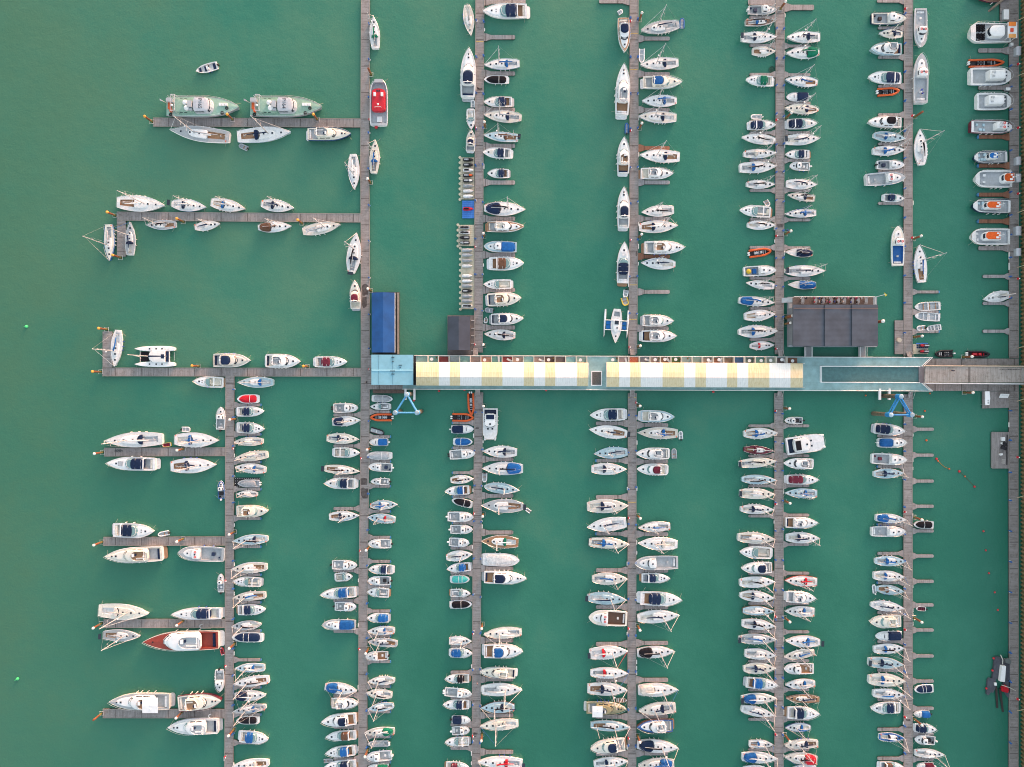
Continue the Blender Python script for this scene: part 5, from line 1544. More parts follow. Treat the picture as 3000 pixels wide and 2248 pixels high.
for x,y,w_,c in ((422,340,'left end of topmost side pontoon','o'),(664,334,'between the two patrol boats','o'),(917,334,'right of the second patrol boat','o'),(1078,199,'just above the red-roofed workboat','n'),
 (312,621,'left end of second side pontoon','o'),(516,640,'above first pair of yachts on second side pontoon','o'),(871,644,'right part of second side pontoon','o'),(328,747,'foot of second pontoon end leg','o'),
 (287,962,'top of third pontoon end leg','o'),(269,1089,'left end of third side pontoon','o'),(561,1072,'right of the white catamaran','o'),(888,1073,'left of small cruiser on third side pontoon','o'),
 (1076,523,'right edge of first upper jetty','w'),(1077,846,'at top corner of blue shed','w'),
 (274.4,1330,'left end of fourth side pontoon','w'),(516.8,1320,'middle of fourth side pontoon','w'),(671.5,1230.4,'top of first lower jetty','w'),(273,1598.4,'left end of fifth side pontoon','w'),(516,1588.5,'middle of fifth side pontoon','w'),
 (670,1567.8,'first lower jetty beside fifth side pontoon','w'),(271,1842,'left end of sixth side pontoon','w'),(516,1834,'middle of sixth side pontoon','w'),(670,1902,'first lower jetty right of red-decked yacht','w'),(668,2158,'lowest on first lower jetty','w'),
 (271,2112,'left end of lowest side pontoon','n'),(514,2106,'middle of lowest side pontoon','w')): pile(x,y,w_,c)
for row,jn_,pts in (('second upper',1,((1418.9,356),(1416,683.5),(1415.8,1010))),('third upper',1,((1881.4,36),(1881.4,360),(1880.5,686),(1876.8,1013.5))),('fourth upper',1,((2303,3),(2320.4,329.5),(2318.8,676.4),(2317.4,946))),
  ('fifth upper',1,((2701,691),(2703.7,984.8))),('second lower',0,((1074.7,1318.7),(1071.7,1614),(1070.5,1916.6),(1068,2219.7))),('third lower',0,((1416.3,1190.6),(1414,1514.3),(1410.9,1843.7),(1410,2173))),
  ('fourth lower',0,((1876,1190),(1876.6,1520),(1875.6,1848.3),(1875.6,2177))),('fifth lower',0,((2314.6,1198),(2315.9,1475.7),(2315.5,1823.9),(2315.8,2174.7))),('sixth lower',0,((2704.5,1222),(2703.3,1524),(2702.7,1824.8),(2703,2127)))):
    for i,(x,y) in enumerate(pts): pile(x,y,'%s from top of %s jetty'%(ORD[i+1],row),'w')
pile(2705.6,326,'right edge of fifth upper jetty','n'); pile(2850,1045,'above the bridge walkway','w'); pile(2853,1151,'below the bridge walkway','w')
pile(2325.4,924.7,'left edge of the restaurant','w',6.0,.45); pile(2588.7,941,'right edge of the restaurant','w',7.0,.42)
# ================================================================ PIER
def yo(x): return (x-1090)/1600*6
AQ=mat('aqua_deck_paint',(.27,.44,.455),.6,var=.15,scale=.5,dirt=.08); AQR=mat('light_blue_roof_paint',(.24,.50,.62),.55,var=.08,scale=.4,dirt=.05)
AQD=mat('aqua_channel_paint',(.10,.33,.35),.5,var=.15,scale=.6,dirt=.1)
WHT=gel('W'); pier=root('pier',P(1900,1095,0),0,'long aqua floating pier with yellow and white striped roofs','pier'); o_=pier.location
def pp(x,y,z): q=P(x,y+yo(x),z); return (q.x-o_.x,q.y-o_.y,z)
def slab(name,pts,z0,z1,m,par=pier):
    return MB().rings([[(pp(x,y,z1)[0],pp(x,y,z1)[1],z0) for x,y in pts],[pp(x,y,z1) for x,y in pts]]).build(name,m,par)
slab('hull',[(1180,1043),(2700,1043),(2700,1140),(1180,1140)],-.8,1.2,mat('pier_hull_paint',(.10,.22,.22),.7,var=.15))
slab('deck',[(1092,1041),(2727,1041),(2700,1068),(1092,1068)],1.22,1.5,AQ)
slab('deck',[(1092,1068.2),(2403,1068.2),(2403,1116),(1092,1116)],1.22,1.5,AQ)
slab('deck',[(1180,1116.2),(2700,1116.2),(2727,1140.5),(1180,1140.5)],1.22,1.5,AQ)
slab('timber_deck',[(1077,1041),(1091.8,1041),(1091.8,1141),(1077,1141)],.9,1.4,PX); slab('timber_deck',[(1092,1116.2),(1179.8,1116.2),(1179.8,1141),(1092,1141)],1.22,1.5,PY)
slab('gangway',[(1092,1141.5),(1188,1141.5),(1188,1152.5),(1092,1152.5)],.6,1.0,mat('brown_boards',(.13,.09,.075),.8,var=.3))
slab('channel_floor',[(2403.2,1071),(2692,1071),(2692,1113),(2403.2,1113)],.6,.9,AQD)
slab('landing',[(2692.5,1068),(2710,1068),(2710,1116),(2692.5,1116)],.9,1.5,mat('grey_panel',(.24,.23,.25),.7))
for (a,b_) in (((2403,1068.5),(2690,1068.5)),((2403,1115.5),(2690,1115.5)),((2403,1069),(2403,1115)),((2700,1068),(2727,1041.5)),((2700,1116.5),(2727,1140.2))):
    A,B=pp(*a,1.5),pp(*b_,1.5); n=max(1,int((Vector(B)-Vector(A)).length/3)); mb=MB()
    mb.tube([(A[0],A[1],2.4),(B[0],B[1],2.4)],.09,5); mb.tube([(A[0],A[1],1.55),(B[0],B[1],1.55)],.14,4)
    for i in range(n+1): q=Vector(A).lerp(Vector(B),i/n); mb.tube([(q.x,q.y,1.5),(q.x,q.y,2.4)],.04,4)
    mb.build('railing',WHT,pier)
for y in (1041.6,1140):
    A,B=pp(1215 if y<1100 else 1180,y,1.5),pp(2725,y,1.5); mb=MB(); mb.tube([(A[0],A[1],2.5),(B[0],B[1],2.5)],.06,4); mb.tube([(A[0],A[1],1.6),(B[0],B[1],1.6)],.09,4)
    for i in range(53): q=Vector(A).lerp(Vector(B),i/52); mb.tube([(q.x,q.y,1.5),(q.x,q.y,2.6)],.08,4)
    mb.build('railing',WHT,pier)
# flat blue roofed hall
hall=slab('hall_wall',[(1089.5,1041),(1207,1041),(1207,1126),(1089.5,1126)],1.5,4.2,mat('hall_cladding',(.22,.30,.33),.7))
slab('flat_roof',[(1088,1039.5),(1210.5,1039.5),(1210.5,1128),(1088,1128)],4.21,4.5,AQR)
for x in (1109,1150.5): MB().box(pp(x,1041,4.5)[0]-.06,pp(x,1041,4.5)[0]+.06,pp(x,1126,4.5)[1],pp(x,1041,4.5)[1],4.51,4.56).build('roof_seam',mat('seam',(.14,.30,.38),.7),pier)
MB().box(pp(1089,0,4.5)[0],pp(1210,0,4.5)[0],pp(1150,1085,4.5)[1]-.2,pp(1150,1085,4.5)[1]+.2,4.51,4.62).build('roof_seam',mat('seam_pale',(.34,.62,.72),.6),pier)
for x,y,a in ((1151,1047,.8),(1151,1059,.5),(1150,1087,1.4),(1151,1096,.9),(1173,1070,.9),(1172.5,1077,.3)): q=pp(x,y,4.5); MB().box(q[0]-a/2,q[0]+a/2,q[1]-.1,q[1]+.1,4.5,4.68).build('roof_vent',mat('dark_vent',(.05,.09,.11),.7),pier)
slab('dark_gap',[(1211,1041),(1218,1041),(1218,1128),(1211,1128)],1.5,1.9,mat('dark_gap_fill',(.03,.035,.04),.8))  # near-black slab filling the gap between hall and striped roof
# striped barrel roofs
def awn(name,hue,streak):
    m,n,b=_nodes(name); geo=n.nodes.new('ShaderNodeNewGeometry'); mp=n.nodes.new('ShaderNodeMapping'); mp.inputs['Scale'].default_value=(2.6,.16,1); n.links.new(geo.outputs['Position'],mp.inputs[0])
    no=n.nodes.new('ShaderNodeTexNoise'); no.inputs['Scale'].default_value=1.; no.inputs['Detail'].default_value=5; no.inputs['Roughness'].default_value=.7; n.links.new(mp.outputs[0],no.inputs[0])
    cr=n.nodes.new('ShaderNodeValToRGB'); e=cr.color_ramp.elements; e[0].position=.3; e[0].color=(*streak,1); e[1].position=.55; e[1].color=(*hue,1); n.links.new(no.outputs['Fac'],cr.inputs[0]); n.links.new(cr.outputs[0],b.inputs['Base Color']); b.inputs['Roughness'].default_value=.7; return m
AY=awn('yellow_roof_sheet',(.67,.58,.38),(.55,.44,.24)); AW=awn('white_roof_sheet',(.76,.76,.75),(.64,.64,.63))
def awning(xs,cols,y0,ym,y1,ty):
    roof_root=MB()
    prof_=[(y1,2.9,0),(y1-1,3.5,0),((ym+y1)/2,4.7,0),(ym,5.6,0),((ym*2+y0)/3,5.3,0),((ym+y0*2)/3,4.7,0),(y0+2,4.0,0),(y0,3.4,0)]
    for i,(a,b_) in enumerate(zip(xs[:-1],xs[1:])):
        mb=MB(); nseg=max(1,round((b_-a)/5.2)); r=[]
        for k in range(nseg*2+1):
            x=a+(b_-a)*k/(nseg*2); dz=.025 if k%2 else 0
            r.append([pp(x,y,z-dz) for y,z,_ in prof_])
        r=[[ (p[0],p[1],p[2]) for p in q] for q in r]
        under=[[ (p[0],p[1],p[2]-.08) for p in q] for q in r]
        mb.rings(r,False,False,False); mb.rings(under,False,False,False)
        mb.build('roof_panel',AY if cols[i]=='Y' else AW,pier)
    # end walls and side wall
    for x in (xs[0]+.3,xs[-1]-.3):
        MB().add([pp(x,y,z-.1) for y,z,_ in prof_]+[(pp(x,y0,3.4)[0],pp(x,y0,3.4)[1],1.5),(pp(x,y1,2.9)[0],pp(x,y1,2.9)[1],1.5)],[tuple(range(10))]) if False else None
        mb=MB(); pts=[pp(x,y,z-.1) for y,z,_ in prof_]; pts=[(pts[0][0],pts[0][1],1.5)]+pts+[(pts[-1][0],pts[-1][1],1.5)]
        mb.rings([pts,[(p[0]+.1,p[1],p[2]) for p in pts]]); mb.build('end_wall',AW,pier)
    a=pp(xs[0]+1,y1-1.5,1.5); c=pp(xs[-1]-1,y1-1.5,1.5); a2=pp(xs[0]+1,y0+1.5,1.5)
    dy=c[1]-a[1]
    for q in (a,a2): MB().rings([[(q[0],q[1]-.08,1.5),(q[0],q[1]+.08,1.5),(q[0],q[1]+.08,3.3),(q[0],q[1]-.08,3.3)],[(c[0],q[1]+dy-.08,1.5),(c[0],q[1]+dy+.08,1.5),(c[0],q[1]+dy+.08,3.3),(c[0],q[1]+dy-.08,3.3)]]).build('side_wall',mat('cabin_wall',(.55,.58,.56),.7),pier)
awning([1219,1286,1318,1348,1411,1472,1534.6,1565,1597,1626.7,1690.4,1723],'YWYWYWYWYWY',1060.5,1104,1129.5,1)
awning([1777.4,1814,1846,1877,1941,2004.6,2037,2068,2130,2160,2192,2254,2316,2352],'YWYWYWYWYWYWY',1059.5,1102.5,1131.5,1)
# private terraces along the upper edge
tc=[(.22,.38,.36),(.18,.36,.33),(.28,.06,.06),(.42,.46,.46),(.20,.40,.38),(.30,.24,.22),(.50,.28,.20),(.14,.34,.32),(.24,.05,.05),(.32,.24,.20),(.22,.42,.42),(.30,.24,.22),(.12,.08,.07),(.13,.11,.11),(.20,.40,.42),(.26,.40,.36)]
tx=[1222+31.1*i for i in range(17)]; tx2=[1781+30.9*i for i in range(19)]
tc2=[(.20,.36,.34),(.24,.20,.20),(.55,.16,.08),(.20,.20,.22),(.28,.24,.22),(.16,.09,.06),(.08,.14,.05),(.30,.40,.38),(.24,.34,.30),(.22,.18,.14),(.20,.10,.06),(.20,.15,.11),(.04,.10,.20),(.12,.18,.16),(.12,.28,.22),(.28,.33,.28),(.16,.12,.12),(.22,.11,.07)]
rnd=random.Random(11)
PTM=mat('partition_cream',(.66,.62,.54),.6)
def furniture(kind,px,py,label,z=1.55,par=None,sc_=1.):
    q=P(px,py,z)
    if kind=='table':
        rt=root('garden_table',(q.x,q.y,z),0,label,'table','small tables on the pier terraces'); MB().cyl(0,0,.66,.72,.48*sc_,12).build('table_top',gel('W'),rt); MB().cyl(0,0,0,.66,.05,6,.05).build('leg',STEEL,rt)
    elif kind=='plant':
        rt=root('potted_plant',(q.x,q.y,z),0,label,'potted plant','potted plants on the pier terraces'); MB().cyl(0,0,0,.4,.18,8,.25).build('pot',mat('terracotta',(.35,.14,.07),.8),rt)
        mb=MB()
        for k in range(40):
            a=rnd.uniform(0,6.28); r_=rnd.uniform(0,.42); zz=rnd.uniform(.4,1.0); x,y=r_*math.cos(a),r_*math.sin(a); s=.12; u=rnd.uniform(0,3)
            mb.add([(x,y,zz),(x+s*math.cos(u),y+s*math.sin(u),zz+.05),(x+s*math.cos(u+1),y+s*math.sin(u+1),zz+.09)],[(0,1,2)])
        mb.build('foliage',mat('leaves',(.05,.12,.03),.7,var=.3),rt)
    elif kind=='lounger':
        rt=root('deck_chair',(q.x,q.y,z),rnd.uniform(0,3),label,'deck chair','deck chairs on the pier terraces'); mb=MB(); mb.rings([[(-.8,-.28,.25),(-.8,.28,.25),(-.8,.28,.31),(-.8,-.28,.31)],[(.3,-.28,.3),(.3,.28,.3),(.3,.28,.36),(.3,-.28,.36)],[(.8,-.28,.7),(.8,.28,.7),(.8,.28,.76),(.8,-.28,.76)]]); mb.build('seat',cloth('W'),rt)
        mb=MB()
        for x in (-.7,.3): mb.box(x,x+.06,-.26,-.2,0,.26); mb.box(x,x+.06,.2,.26,0,.26)
        mb.build('leg',STEEL,rt)
n_=0
for X,cc,nm in ((tx,tc,'left'),(tx2,tc2,'right')):
    for i,c in enumerate(cc):
        a,b_=X[i]+1.5,X[i+1]-1.5
        slab('terrace_floor',[(a,1044),(b_,1044),(b_,1060),(a,1060)],1.504,1.53,mat('terrace_%d_%d_%d'%tuple(int(v*100) for v in c),c,.8,var=.2,scale=.9))
        if not (nm=='right' and i==17):
            slab('partition',[(X[i+1]-.9,1042.5),(X[i+1]+.9,1042.5),(X[i+1]+.9,1060.5),(X[i+1]-.9,1060.5)],1.5,3.0,PTM)
        lab='on the %s terrace of the %s striped roof'%(ORD[i+1],nm)
        if (nm,i) in {('left',1),('left',6),('left',9),('left',12),('left',15),('right',0),('right',4),('right',5),('right',6),('right',10),('right',13),('right',14),('right',15),('right',17),('right',9),('right',16)}:
            furniture('table',(a+b_)/2-3+rnd.uniform(-3,3),1052+yo(a)+rnd.uniform(-2,2),'small round white table '+lab)
        if (nm,i) in {('left',7),('left',8),('left',11),('right',1),('right',3),('right',5),('right',9),('right',16),('right',10)}:
            furniture('lounger',(a+b_)/2+6,1053+yo(a)+rnd.uniform(-2,2),'white deck chair '+lab)
        if (nm,i) in {('left',1),('left',12),('right',6),('right',13),('right',14),('right',4),('right',0)}:
            furniture('plant',b_-4,1048+yo(a),'leafy potted plant '+lab)
furniture('plant',2014,1047+yo(2014),'large leafy plant at left of the planted terrace')
# light well
slab('well_rim',[(1732.5,1085),(1763.5,1085),(1763.5,1128),(1732.5,1128)],1.5,1.9,WHT); slab('light_well',[(1735,1087.5),(1761,1087.5),(1761,1125.5),(1735,1125.5)],1.903,1.93,mat('well_void_shade',(.09,.09,.085),.8,var=.35,scale=2))  # flat sheet over the open well; the void's shade is put into its colour
# dolphins
def dolphin(top,base,label,hgt,col):
    rt=root('dolphin',P(top[2][0],top[2][1],hgt)*1,0,label,'mooring dolphin','three-legged braced mooring dolphins'); rt.location.z=0; o=rt.location; pts=[]
    for x,y in top:
        q=P(x,y,hgt); pts.append((q.x-o.x,q.y-o.y))
        MB().cyl(q.x-o.x,q.y-o.y,-1,hgt-2.2,.62,14).build('leg',mat('concrete_pile',(.17,.14,.10),.85,var=.25,scale=.8,dirt=.2),rt)
        MB().cyl(q.x-o.x,q.y-o.y,hgt-2.19,hgt,.70,14).build('blue_sleeve',col,rt)
        MB().rings([[(q.x-o.x+r*math.cos(k*.45),q.y-o.y+r*math.sin(k*.45),z) for k in range(14)] for r,z in ((.66,hgt+.002),(.5,hgt+.14),(.1,hgt+.2))]).build('cap',mat('dolphin_cap',(.40,.55,.64),.5,var=.3,scale=2),rt)
    for i in range(3):
        a,b_=pts[i],pts[(i+1)%3]
        MB().tube([(*a,hgt-.5),(*b_,hgt-.5)],.22,8).build('brace',col,rt); MB().tube([(*a,hgt-1.9),(*b_,hgt-1.9)],.16,8).build('brace',col,rt)
        if hgt>8.5: MB().tube([(*a,hgt-.5),(*b_,hgt-1.9)],.10,6).build('brace',col,rt)
BLU=mat('light_blue_steel',(.10,.36,.62),.5,var=.12); BLU2=mat('strong_blue_steel',(.03,.24,.56),.5,var=.12)
dolphin([(1191,1156),(1221.5,1209.5),(1157.5,1209.5)],None,'three-legged mooring dolphin with pale blue braces, below left pier end',9.6,BLU)
dolphin([(2641,1162),(2673,1216),(2611,1216)],None,'three-legged mooring dolphin with strong blue braces, below right pier end',9.8,BLU2)
# bracket arms holding the pier to the dolphins
for xs in ((1188,1214),(2578,2606)):
    for x in xs: q=P(x,1145+yo(x)*0,1.6); q2=P(x,1172,1.6); MB().box(q.x-o_.x-.3,q.x-o_.x+.3,q2.y-o_.y,q.y-o_.y+.6,1.1,1.7).build('mooring_bracket',WHT,pier)
# small gangways linking pier and jetties
for x,y0,y1 in ((1394,1020,1040),(1853,1022,1041),(2286,1026,1044),(2664,1031,1048),(1400,1142,1160),(1851.5,1144,1166),(2284,1147,1162),(2667,1149,1168)):
    a,b_=P(x-6.5,y0,1.1),P(x+6.5,y1,1.1)
    z0,z1=(.6,1.55) if y0<1100 else (1.55,.6)
    rt=root('gangway',(a.x,(a.y+b_.y)/2,0),0,'short plank gangway joining the pier to the %s %s jetty'%({1394:'second',1853:'third',2286:'fourth',2664:'fifth',1400:'third',1851.5:'fourth',2284:'fifth',2667:'sixth'}[x],'upper' if y0<1100 else 'lower'),'gangway','short gangways between pier and jetties')
    o=rt.location; w_=b_.x-a.x
    MB().rings([[(0,a.y-o.y,z0-.1),(w_,a.y-o.y,z0-.1),(w_,a.y-o.y,z0),(0,a.y-o.y,z0)],[(0,b_.y-o.y,z1-.1),(w_,b_.y-o.y,z1-.1),(w_,b_.y-o.y,z1),(0,b_.y-o.y,z1)]]).build('ramp_deck',PX,rt)
    mb=MB()
    for xx in (0,w_): mb.tube([(xx,a.y-o.y,z0+.9),(xx,b_.y-o.y,z1+.9)],.03,4); mb.tube([(xx,a.y-o.y,z0),(xx,a.y-o.y,z0+.9)],.03,4); mb.tube([(xx,b_.y-o.y,z1),(xx,b_.y-o.y,z1+.9)],.03,4)
    mb.build('handrail',STEEL,rt)
# access bridge to the quay
br=root('access_bridge',P(2900,1098,0),0,'pale planked access bridge running from the pier to the right','bridge'); ob=br.location
def bslab(name,pts,z0,z1,m): return MB().rings([[(P(x,y,z1).x-ob.x,P(x,y,z1).y-ob.y,z0) for x,y in pts],[(P(x,y,z1).x-ob.x,P(x,y,z1).y-ob.y,z1) for x,y in pts]]).build(name,m,br)
BP=plank('bridge_planks','y',(.40,.365,.335),30)
bslab('bridge_deck',[(2710,1075),(2710,1121),(3040,1121),(3040,1077)],2.6,3.0,BP)
for y0,y1,c in ((1072.3,1073.5,(.62,.50,.40)),(1123.5,1125.5,(.62,.64,.68))):
    a,b_=P(2712,y0,4.0),P(3050,y1,4.0); mb=MB(); m=mat('bridge_rail_%d'%int(c[2]*100),c,.5)
    mb.tube([(a.x-ob.x,a.y-ob.y,4.0),(b_.x-ob.x,b_.y-ob.y,4.0)],.14,6); mb.tube([(a.x-ob.x,a.y-ob.y,3.05),(b_.x-ob.x,b_.y-ob.y,3.05)],.16,6)
    for i in range(18):
        t=i/17; x=a.x+(b_.x-a.x)*t-ob.x; y=a.y+(b_.y-a.y)*t-ob.y; mb.tube([(x,y,3),(x,y,4)],.05,4)
        if i<17: x2=x+(b_.x-a.x)/17; mb.tube([(x,y,3),(x2,y,4)],.04,4)
    mb.build('truss_rail',m,br)
rt=root('bridge_walkway',(0,0,0),0,'grey plank walkway above the access bridge','walkway'); deckpoly('walkway',[(2729,1051),(2701,1070.5),(2985,1070.5),(2985,1051.3)],rt,PY)
rt=root('bridge_walkway',(0,0,0),0,'grey plank walkway below the access bridge, leading to the raft','walkway'); deckpoly('walkway',[(2701,1125.5),(2729,1145.6),(2984.5,1145.6),(2984.5,1125.5)],rt,PY)
# wide platforms
rt=root('work_platform',(0,0,0),0,'wide timber work platform beside the foot of fifth upper jetty','platform'); deckpoly('deck',[(2621.5,939),(2621.5,1038),(2647,1038),(2647,939)],rt,PX)
q=P(2632.5,997,.5); rt=root('cable_drum',(q.x,q.y,.5),0,'pale round cable drum on the work platform','drum'); MB().cyl(0,0,0,.1,.68,16).build('flange',mat('drum_wood',(.52,.45,.36),.8),rt); MB().cyl(0,0,.1,.45,.4,12).build('core',EDGE,rt); MB().cyl(0,0,.45,.55,.68,16).build('flange',mat('drum_wood',(.52,.45,.36),.8),rt)
rt=root('work_platform',(0,0,0),0,'timber storage platform left of the lower quay pontoon','platform'); deckpoly('deck',[(2905,1268),(2905,1371),(2908,1373),(2956,1373),(2956,1266),(2907,1266)],rt,PY)
for i,(x,y,a,c) in enumerate(((2935,1286,.8,'W'),(2938,1300,.9,'K'),(2937,1312,1.,'K'),(2929,1331,.5,'W'),(2933,1298,.45,'W'))):
    q=P(x,y,.5); rt=root('storage_bin' ,(q.x,q.y,.5),i*.6,'%s bin, %s from top in the heap on the storage platform'%(NAME[c],ORD[(1,3,4,5,2)[i]]),'bin','bins and gear heaped on the storage platform')
    MB().rings([[(a*.45*sx,a*.6*sy,0) for sx,sy in ((-1,-1),(1,-1),(1,1),(-1,1))],[(a*.5*sx,a*.7*sy,.7) for sx,sy in ((-1,-1),(1,-1),(1,1),(-1,1))]]).build('body',gel(c),rt); MB().rings([[(a*.54*sx,a*.74*sy,z) for sx,sy in ((-1,-1),(1,-1),(1,1),(-1,1))] for z in (.705,.78)]).build('lid',gel(c),rt)
q=P(2939,1352,.5); rt=root('pallet',(q.x,q.y,.5),-.15,'pale slatted pallet near bottom of the storage platform','pallet'); mb=MB()
for k in range(5): mb.box(-.5+k*.22,-.5+k*.22+.13,-.65,.65,.1,.13)
mb.build('slats',mat('pallet_wood',(.5,.47,.44),.8),rt); mb=MB()
for y in (-.6,0,.5): mb.box(-.5,.5,y,y+.1,0,.1)
mb.build('bearer',mat('pallet_wood',(.5,.47,.44),.8),rt)
rt=root('long_pipe',(0,0,.5),0,'long black pipe lying across the storage platform','pipe'); a,b_=P(2950,1274,.5),P(2948.5,1362,.5); MB().tube([(a.x,a.y,.15),(b_.x,b_.y,.15)],.13,6).build('pipe',BLACK,rt)
# square raft near the bridge with canopy
rt=root('landing_raft',(0,0,0),0,'grey plank raft in the corner below the access bridge','raft'); deckpoly('deck',[(2878.6,1147),(2878.6,1197),(2956,1195),(2958,1147)],rt,PY)
q=P(2893,1167,2.6); rt=root('raft_shelter',(q.x,q.y,.5),0,'white curved shelter roof on the raft below the bridge','shelter')
MB().rings([[(-.75,-2.0,2.1),(.55,-2.0,2.1),(.75,0,2.1),(.55,2.0,2.1),(-.75,2.0,2.1)],[(-.7,-1.95,2.25),(.5,-1.95,2.25),(.7,0,2.25),(.5,1.95,2.25),(-.7,1.95,2.25)]]).build('roof',gel('W'),rt)
mb=MB()
for x in (-.6,.4):
    for y in (-1.8,1.8): mb.tube([(x,y,0),(x,y,2.1)],.05,4)
mb.build('post',STEEL,rt)
for i in range(2):
    for j in range(2):
        mb=MB(); 
        for a in (0,.25):
            for b2 in (0,.25): mb.box(-.05+a,-.05+a+.16,-.9-j*.65+b2,-.9-j*.65+b2+.16,2.255,2.28)
        if i==0: mb.build('window',GLASS,rt)
q=P(2938,1160,.6); rt=root('notice_board',(q.x,q.y,.52),-.03,'white information board lying tilted on the raft','notice board'); MB().rings([[(-1.3,-.6,.3),(1.3,-.6,.3),(1.2,.6,1.1),(-1.4,.6,1.1)],[(-1.3,-.63,.35),(1.3,-.63,.35),(1.2,.57,1.15),(-1.4,.57,1.15)]]).build('panel',gel('W'),rt)
mb=MB()
for y in (.25,.05): mb.rings([[(-.9,y,.77+y*.66),(.9,y,.77+y*.66),(.9,y+.05,.80+y*.66),(-.9,y+.05,.80+y*.66)],[(-.9,y,.79+y*.66),(.9,y,.79+y*.66),(.9,y+.05,.82+y*.66),(-.9,y+.05,.82+y*.66)]])
mb.build('printed_lines',mat('faded_print',(.35,.38,.42),.7),rt); mb=MB(); mb.tube([(-1,-.4,0),(-1,-.4,.45)],.04,4); mb.tube([(1,-.4,0),(1,-.4,.45)],.04,4); mb.build('leg',STEEL,rt)
# ================================================================ SHEDS AND RESTAURANT
def roofm(name,c,axis,sc_=1.2):
    m,n,b=_nodes(name); geo=n.nodes.new('ShaderNodeNewGeometry'); wv=n.nodes.new('ShaderNodeTexWave'); wv.bands_direction=axis; wv.inputs['Scale'].default_value=sc_; wv.inputs['Distortion'].default_value=.4; n.links.new(geo.outputs['Position'],wv.inputs[0])
    no=n.nodes.new('ShaderNodeTexNoise'); no.inputs['Scale'].default_value=.35; no.inputs['Detail'].default_value=6; n.links.new(geo.outputs['Position'],no.inputs[0])
    mi=n.nodes.new('ShaderNodeMath'); mi.operation='MULTIPLY_ADD'; mi.inputs[1].default_value=.25; n.links.new(wv.outputs['Fac'],mi.inputs[0]); n.links.new(no.outputs['Fac'],mi.inputs[2])
    cr=n.nodes.new('ShaderNodeValToRGB'); e=cr.color_ramp.elements; e[0].position=.35; e[0].color=(*[v*.68 for v in c],1); e[1].position=.85; e[1].color=(*[v*1.2 for v in c],1); n.links.new(mi.outputs[0],cr.inputs[0]); n.links.new(cr.outputs[0],b.inputs['Base Color']); b.inputs['Roughness'].default_value=.75; return m
def bld(x0,x1,y0,y1,z,o): a=P(x0,y1,z); b_=P(x1,y0,z); return a.x-o.x,b_.x-o.x,a.y-o.y,b_.y-o.y
# blue shed
sh=root('blue_shed',P(1122,945,0),0,'long floating shed with bright blue ribbed roof, above left pier end','shed'); o=sh.location
x0,x1,y0,y1=bld(1088,1155,857,1033,3.8,o); BR=roofm('blue_ribbed_roof',(.008,.078,.25),'X',1.6)
MB().box(x0-.3,x1+.9,y0-.6,y1+.5,-.3,.45).build('pontoon_base',FLOAT,sh); MB().box(x0+.4,x1-.3,y0+.3,y1-.3,.46,3.3).build('wall',mat('shed_wall',(.20,.22,.23),.8),sh)
xr=x0+(x1-x0)*.52
MB().rings([[(x0,y0,3.3),(xr,y0,4.1),(x1,y0,3.3),(x1,y0,3.18),(xr,y0,3.98),(x0,y0,3.18)],[(x0,y1,3.3),(xr,y1,4.1),(x1,y1,3.3),(x1,y1,3.18),(xr,y1,3.98),(x0,y1,3.18)]]).build('roof',BR,sh)
MB().box(x1+.35,x1+.85,y0-.4,y1+.3,.46,.9).build('edge_boards',EDGE,sh); MB().tube([(x1+.1,y0,3.2),(x1+.1,y1,3.2)],.09,5).build('gutter',gel('W'),sh)
# dark shed
sh=root('dark_shed',P(1346,978,0),0,'floating shed with dark grey felt roof, left of second upper jetty','shed'); o=sh.location
DR=roofm('dark_felt_roof',(.048,.058,.08),'Y',1.3)
x0,x1,y0,y1=bld(1311,1388,924,1040,.7,o); MB().box(x0,x1,y0,y1,-.3,.6).build('pontoon_base',mat('base_timber',(.20,.17,.16),.8,var=.2),sh)
x0,x1,y0,y1=bld(1311.6,1376.7,927,1026,3.8,o); MB().box(x0+.3,x1-.3,y0+.3,y1-.3,.61,3.2).build('wall',mat('dark_shed_wall',(.12,.09,.08),.8),sh)
xr=x0+(x1-x0)*.5; MB().rings([[(x0,y,3.3),(xr,y,4.0),(x1,y,3.3),(x1,y,3.18),(xr,y,3.88),(x0,y,3.18)] for y in (y0,y1)]).build('roof',DR,sh)
a=P(1376.7+1,930,.7); mb=MB()
for k in range(5): yy=y1-1-k*2.2; mb.box(x1+.2,x1+1.1,yy-.06,yy+.06,.61,.8)
mb.build('deck_joist',gel('W'),sh)
# restaurant
sh=root('floating_restaurant',P(2440,950,0),0,'floating restaurant with large dark grey roof and busy upper terrace','restaurant'); o=sh.location
x0,x1,y0,y1=bld(2309.5,2570,869.7,1017,1.0,o); MB().box(x0,x1,y0,y1,-.5,.9).build('pontoon_base',mat('restaurant_base',(.30,.34,.36),.7),sh)
x0,x1,y0,y1=bld(2323,2573,893,1014.4,6.6,o)
MB().box(x0+.6,x1-.7,y0+.6,y1-.6,.91,6.1).build('wall',mat('restaurant_wall',(.20,.22,.24),.6),sh)
RM=roofm('restaurant_roof_sheet',(.066,.08,.105),'Y',.9)
xs=[x0,x0+(x1-x0)*.372,x0+(x1-x0)*.69,x1]; zz=[(6.75,6.45),(6.75,6.45),(6.75,6.5)]
for i in range(3): 
    a,b_=xs[i]+.02,xs[i+1]-.02; MB().rings([[(a,y,zz[i][0]),((a+b_)/2,y,zz[i][0]-.1),(b_,y,zz[i][1]),(b_,y,zz[i][1]-.2),(a,y,zz[i][1]-.25)] for y in (y0,y1)]).build('roof_bay',RM,sh)
MB().box(x0+.1,x1-.1,y1-1.1,y1-.98,6.78,6.84).build('roof_trim',mat('copper_trim',(.30,.17,.12),.6),sh)
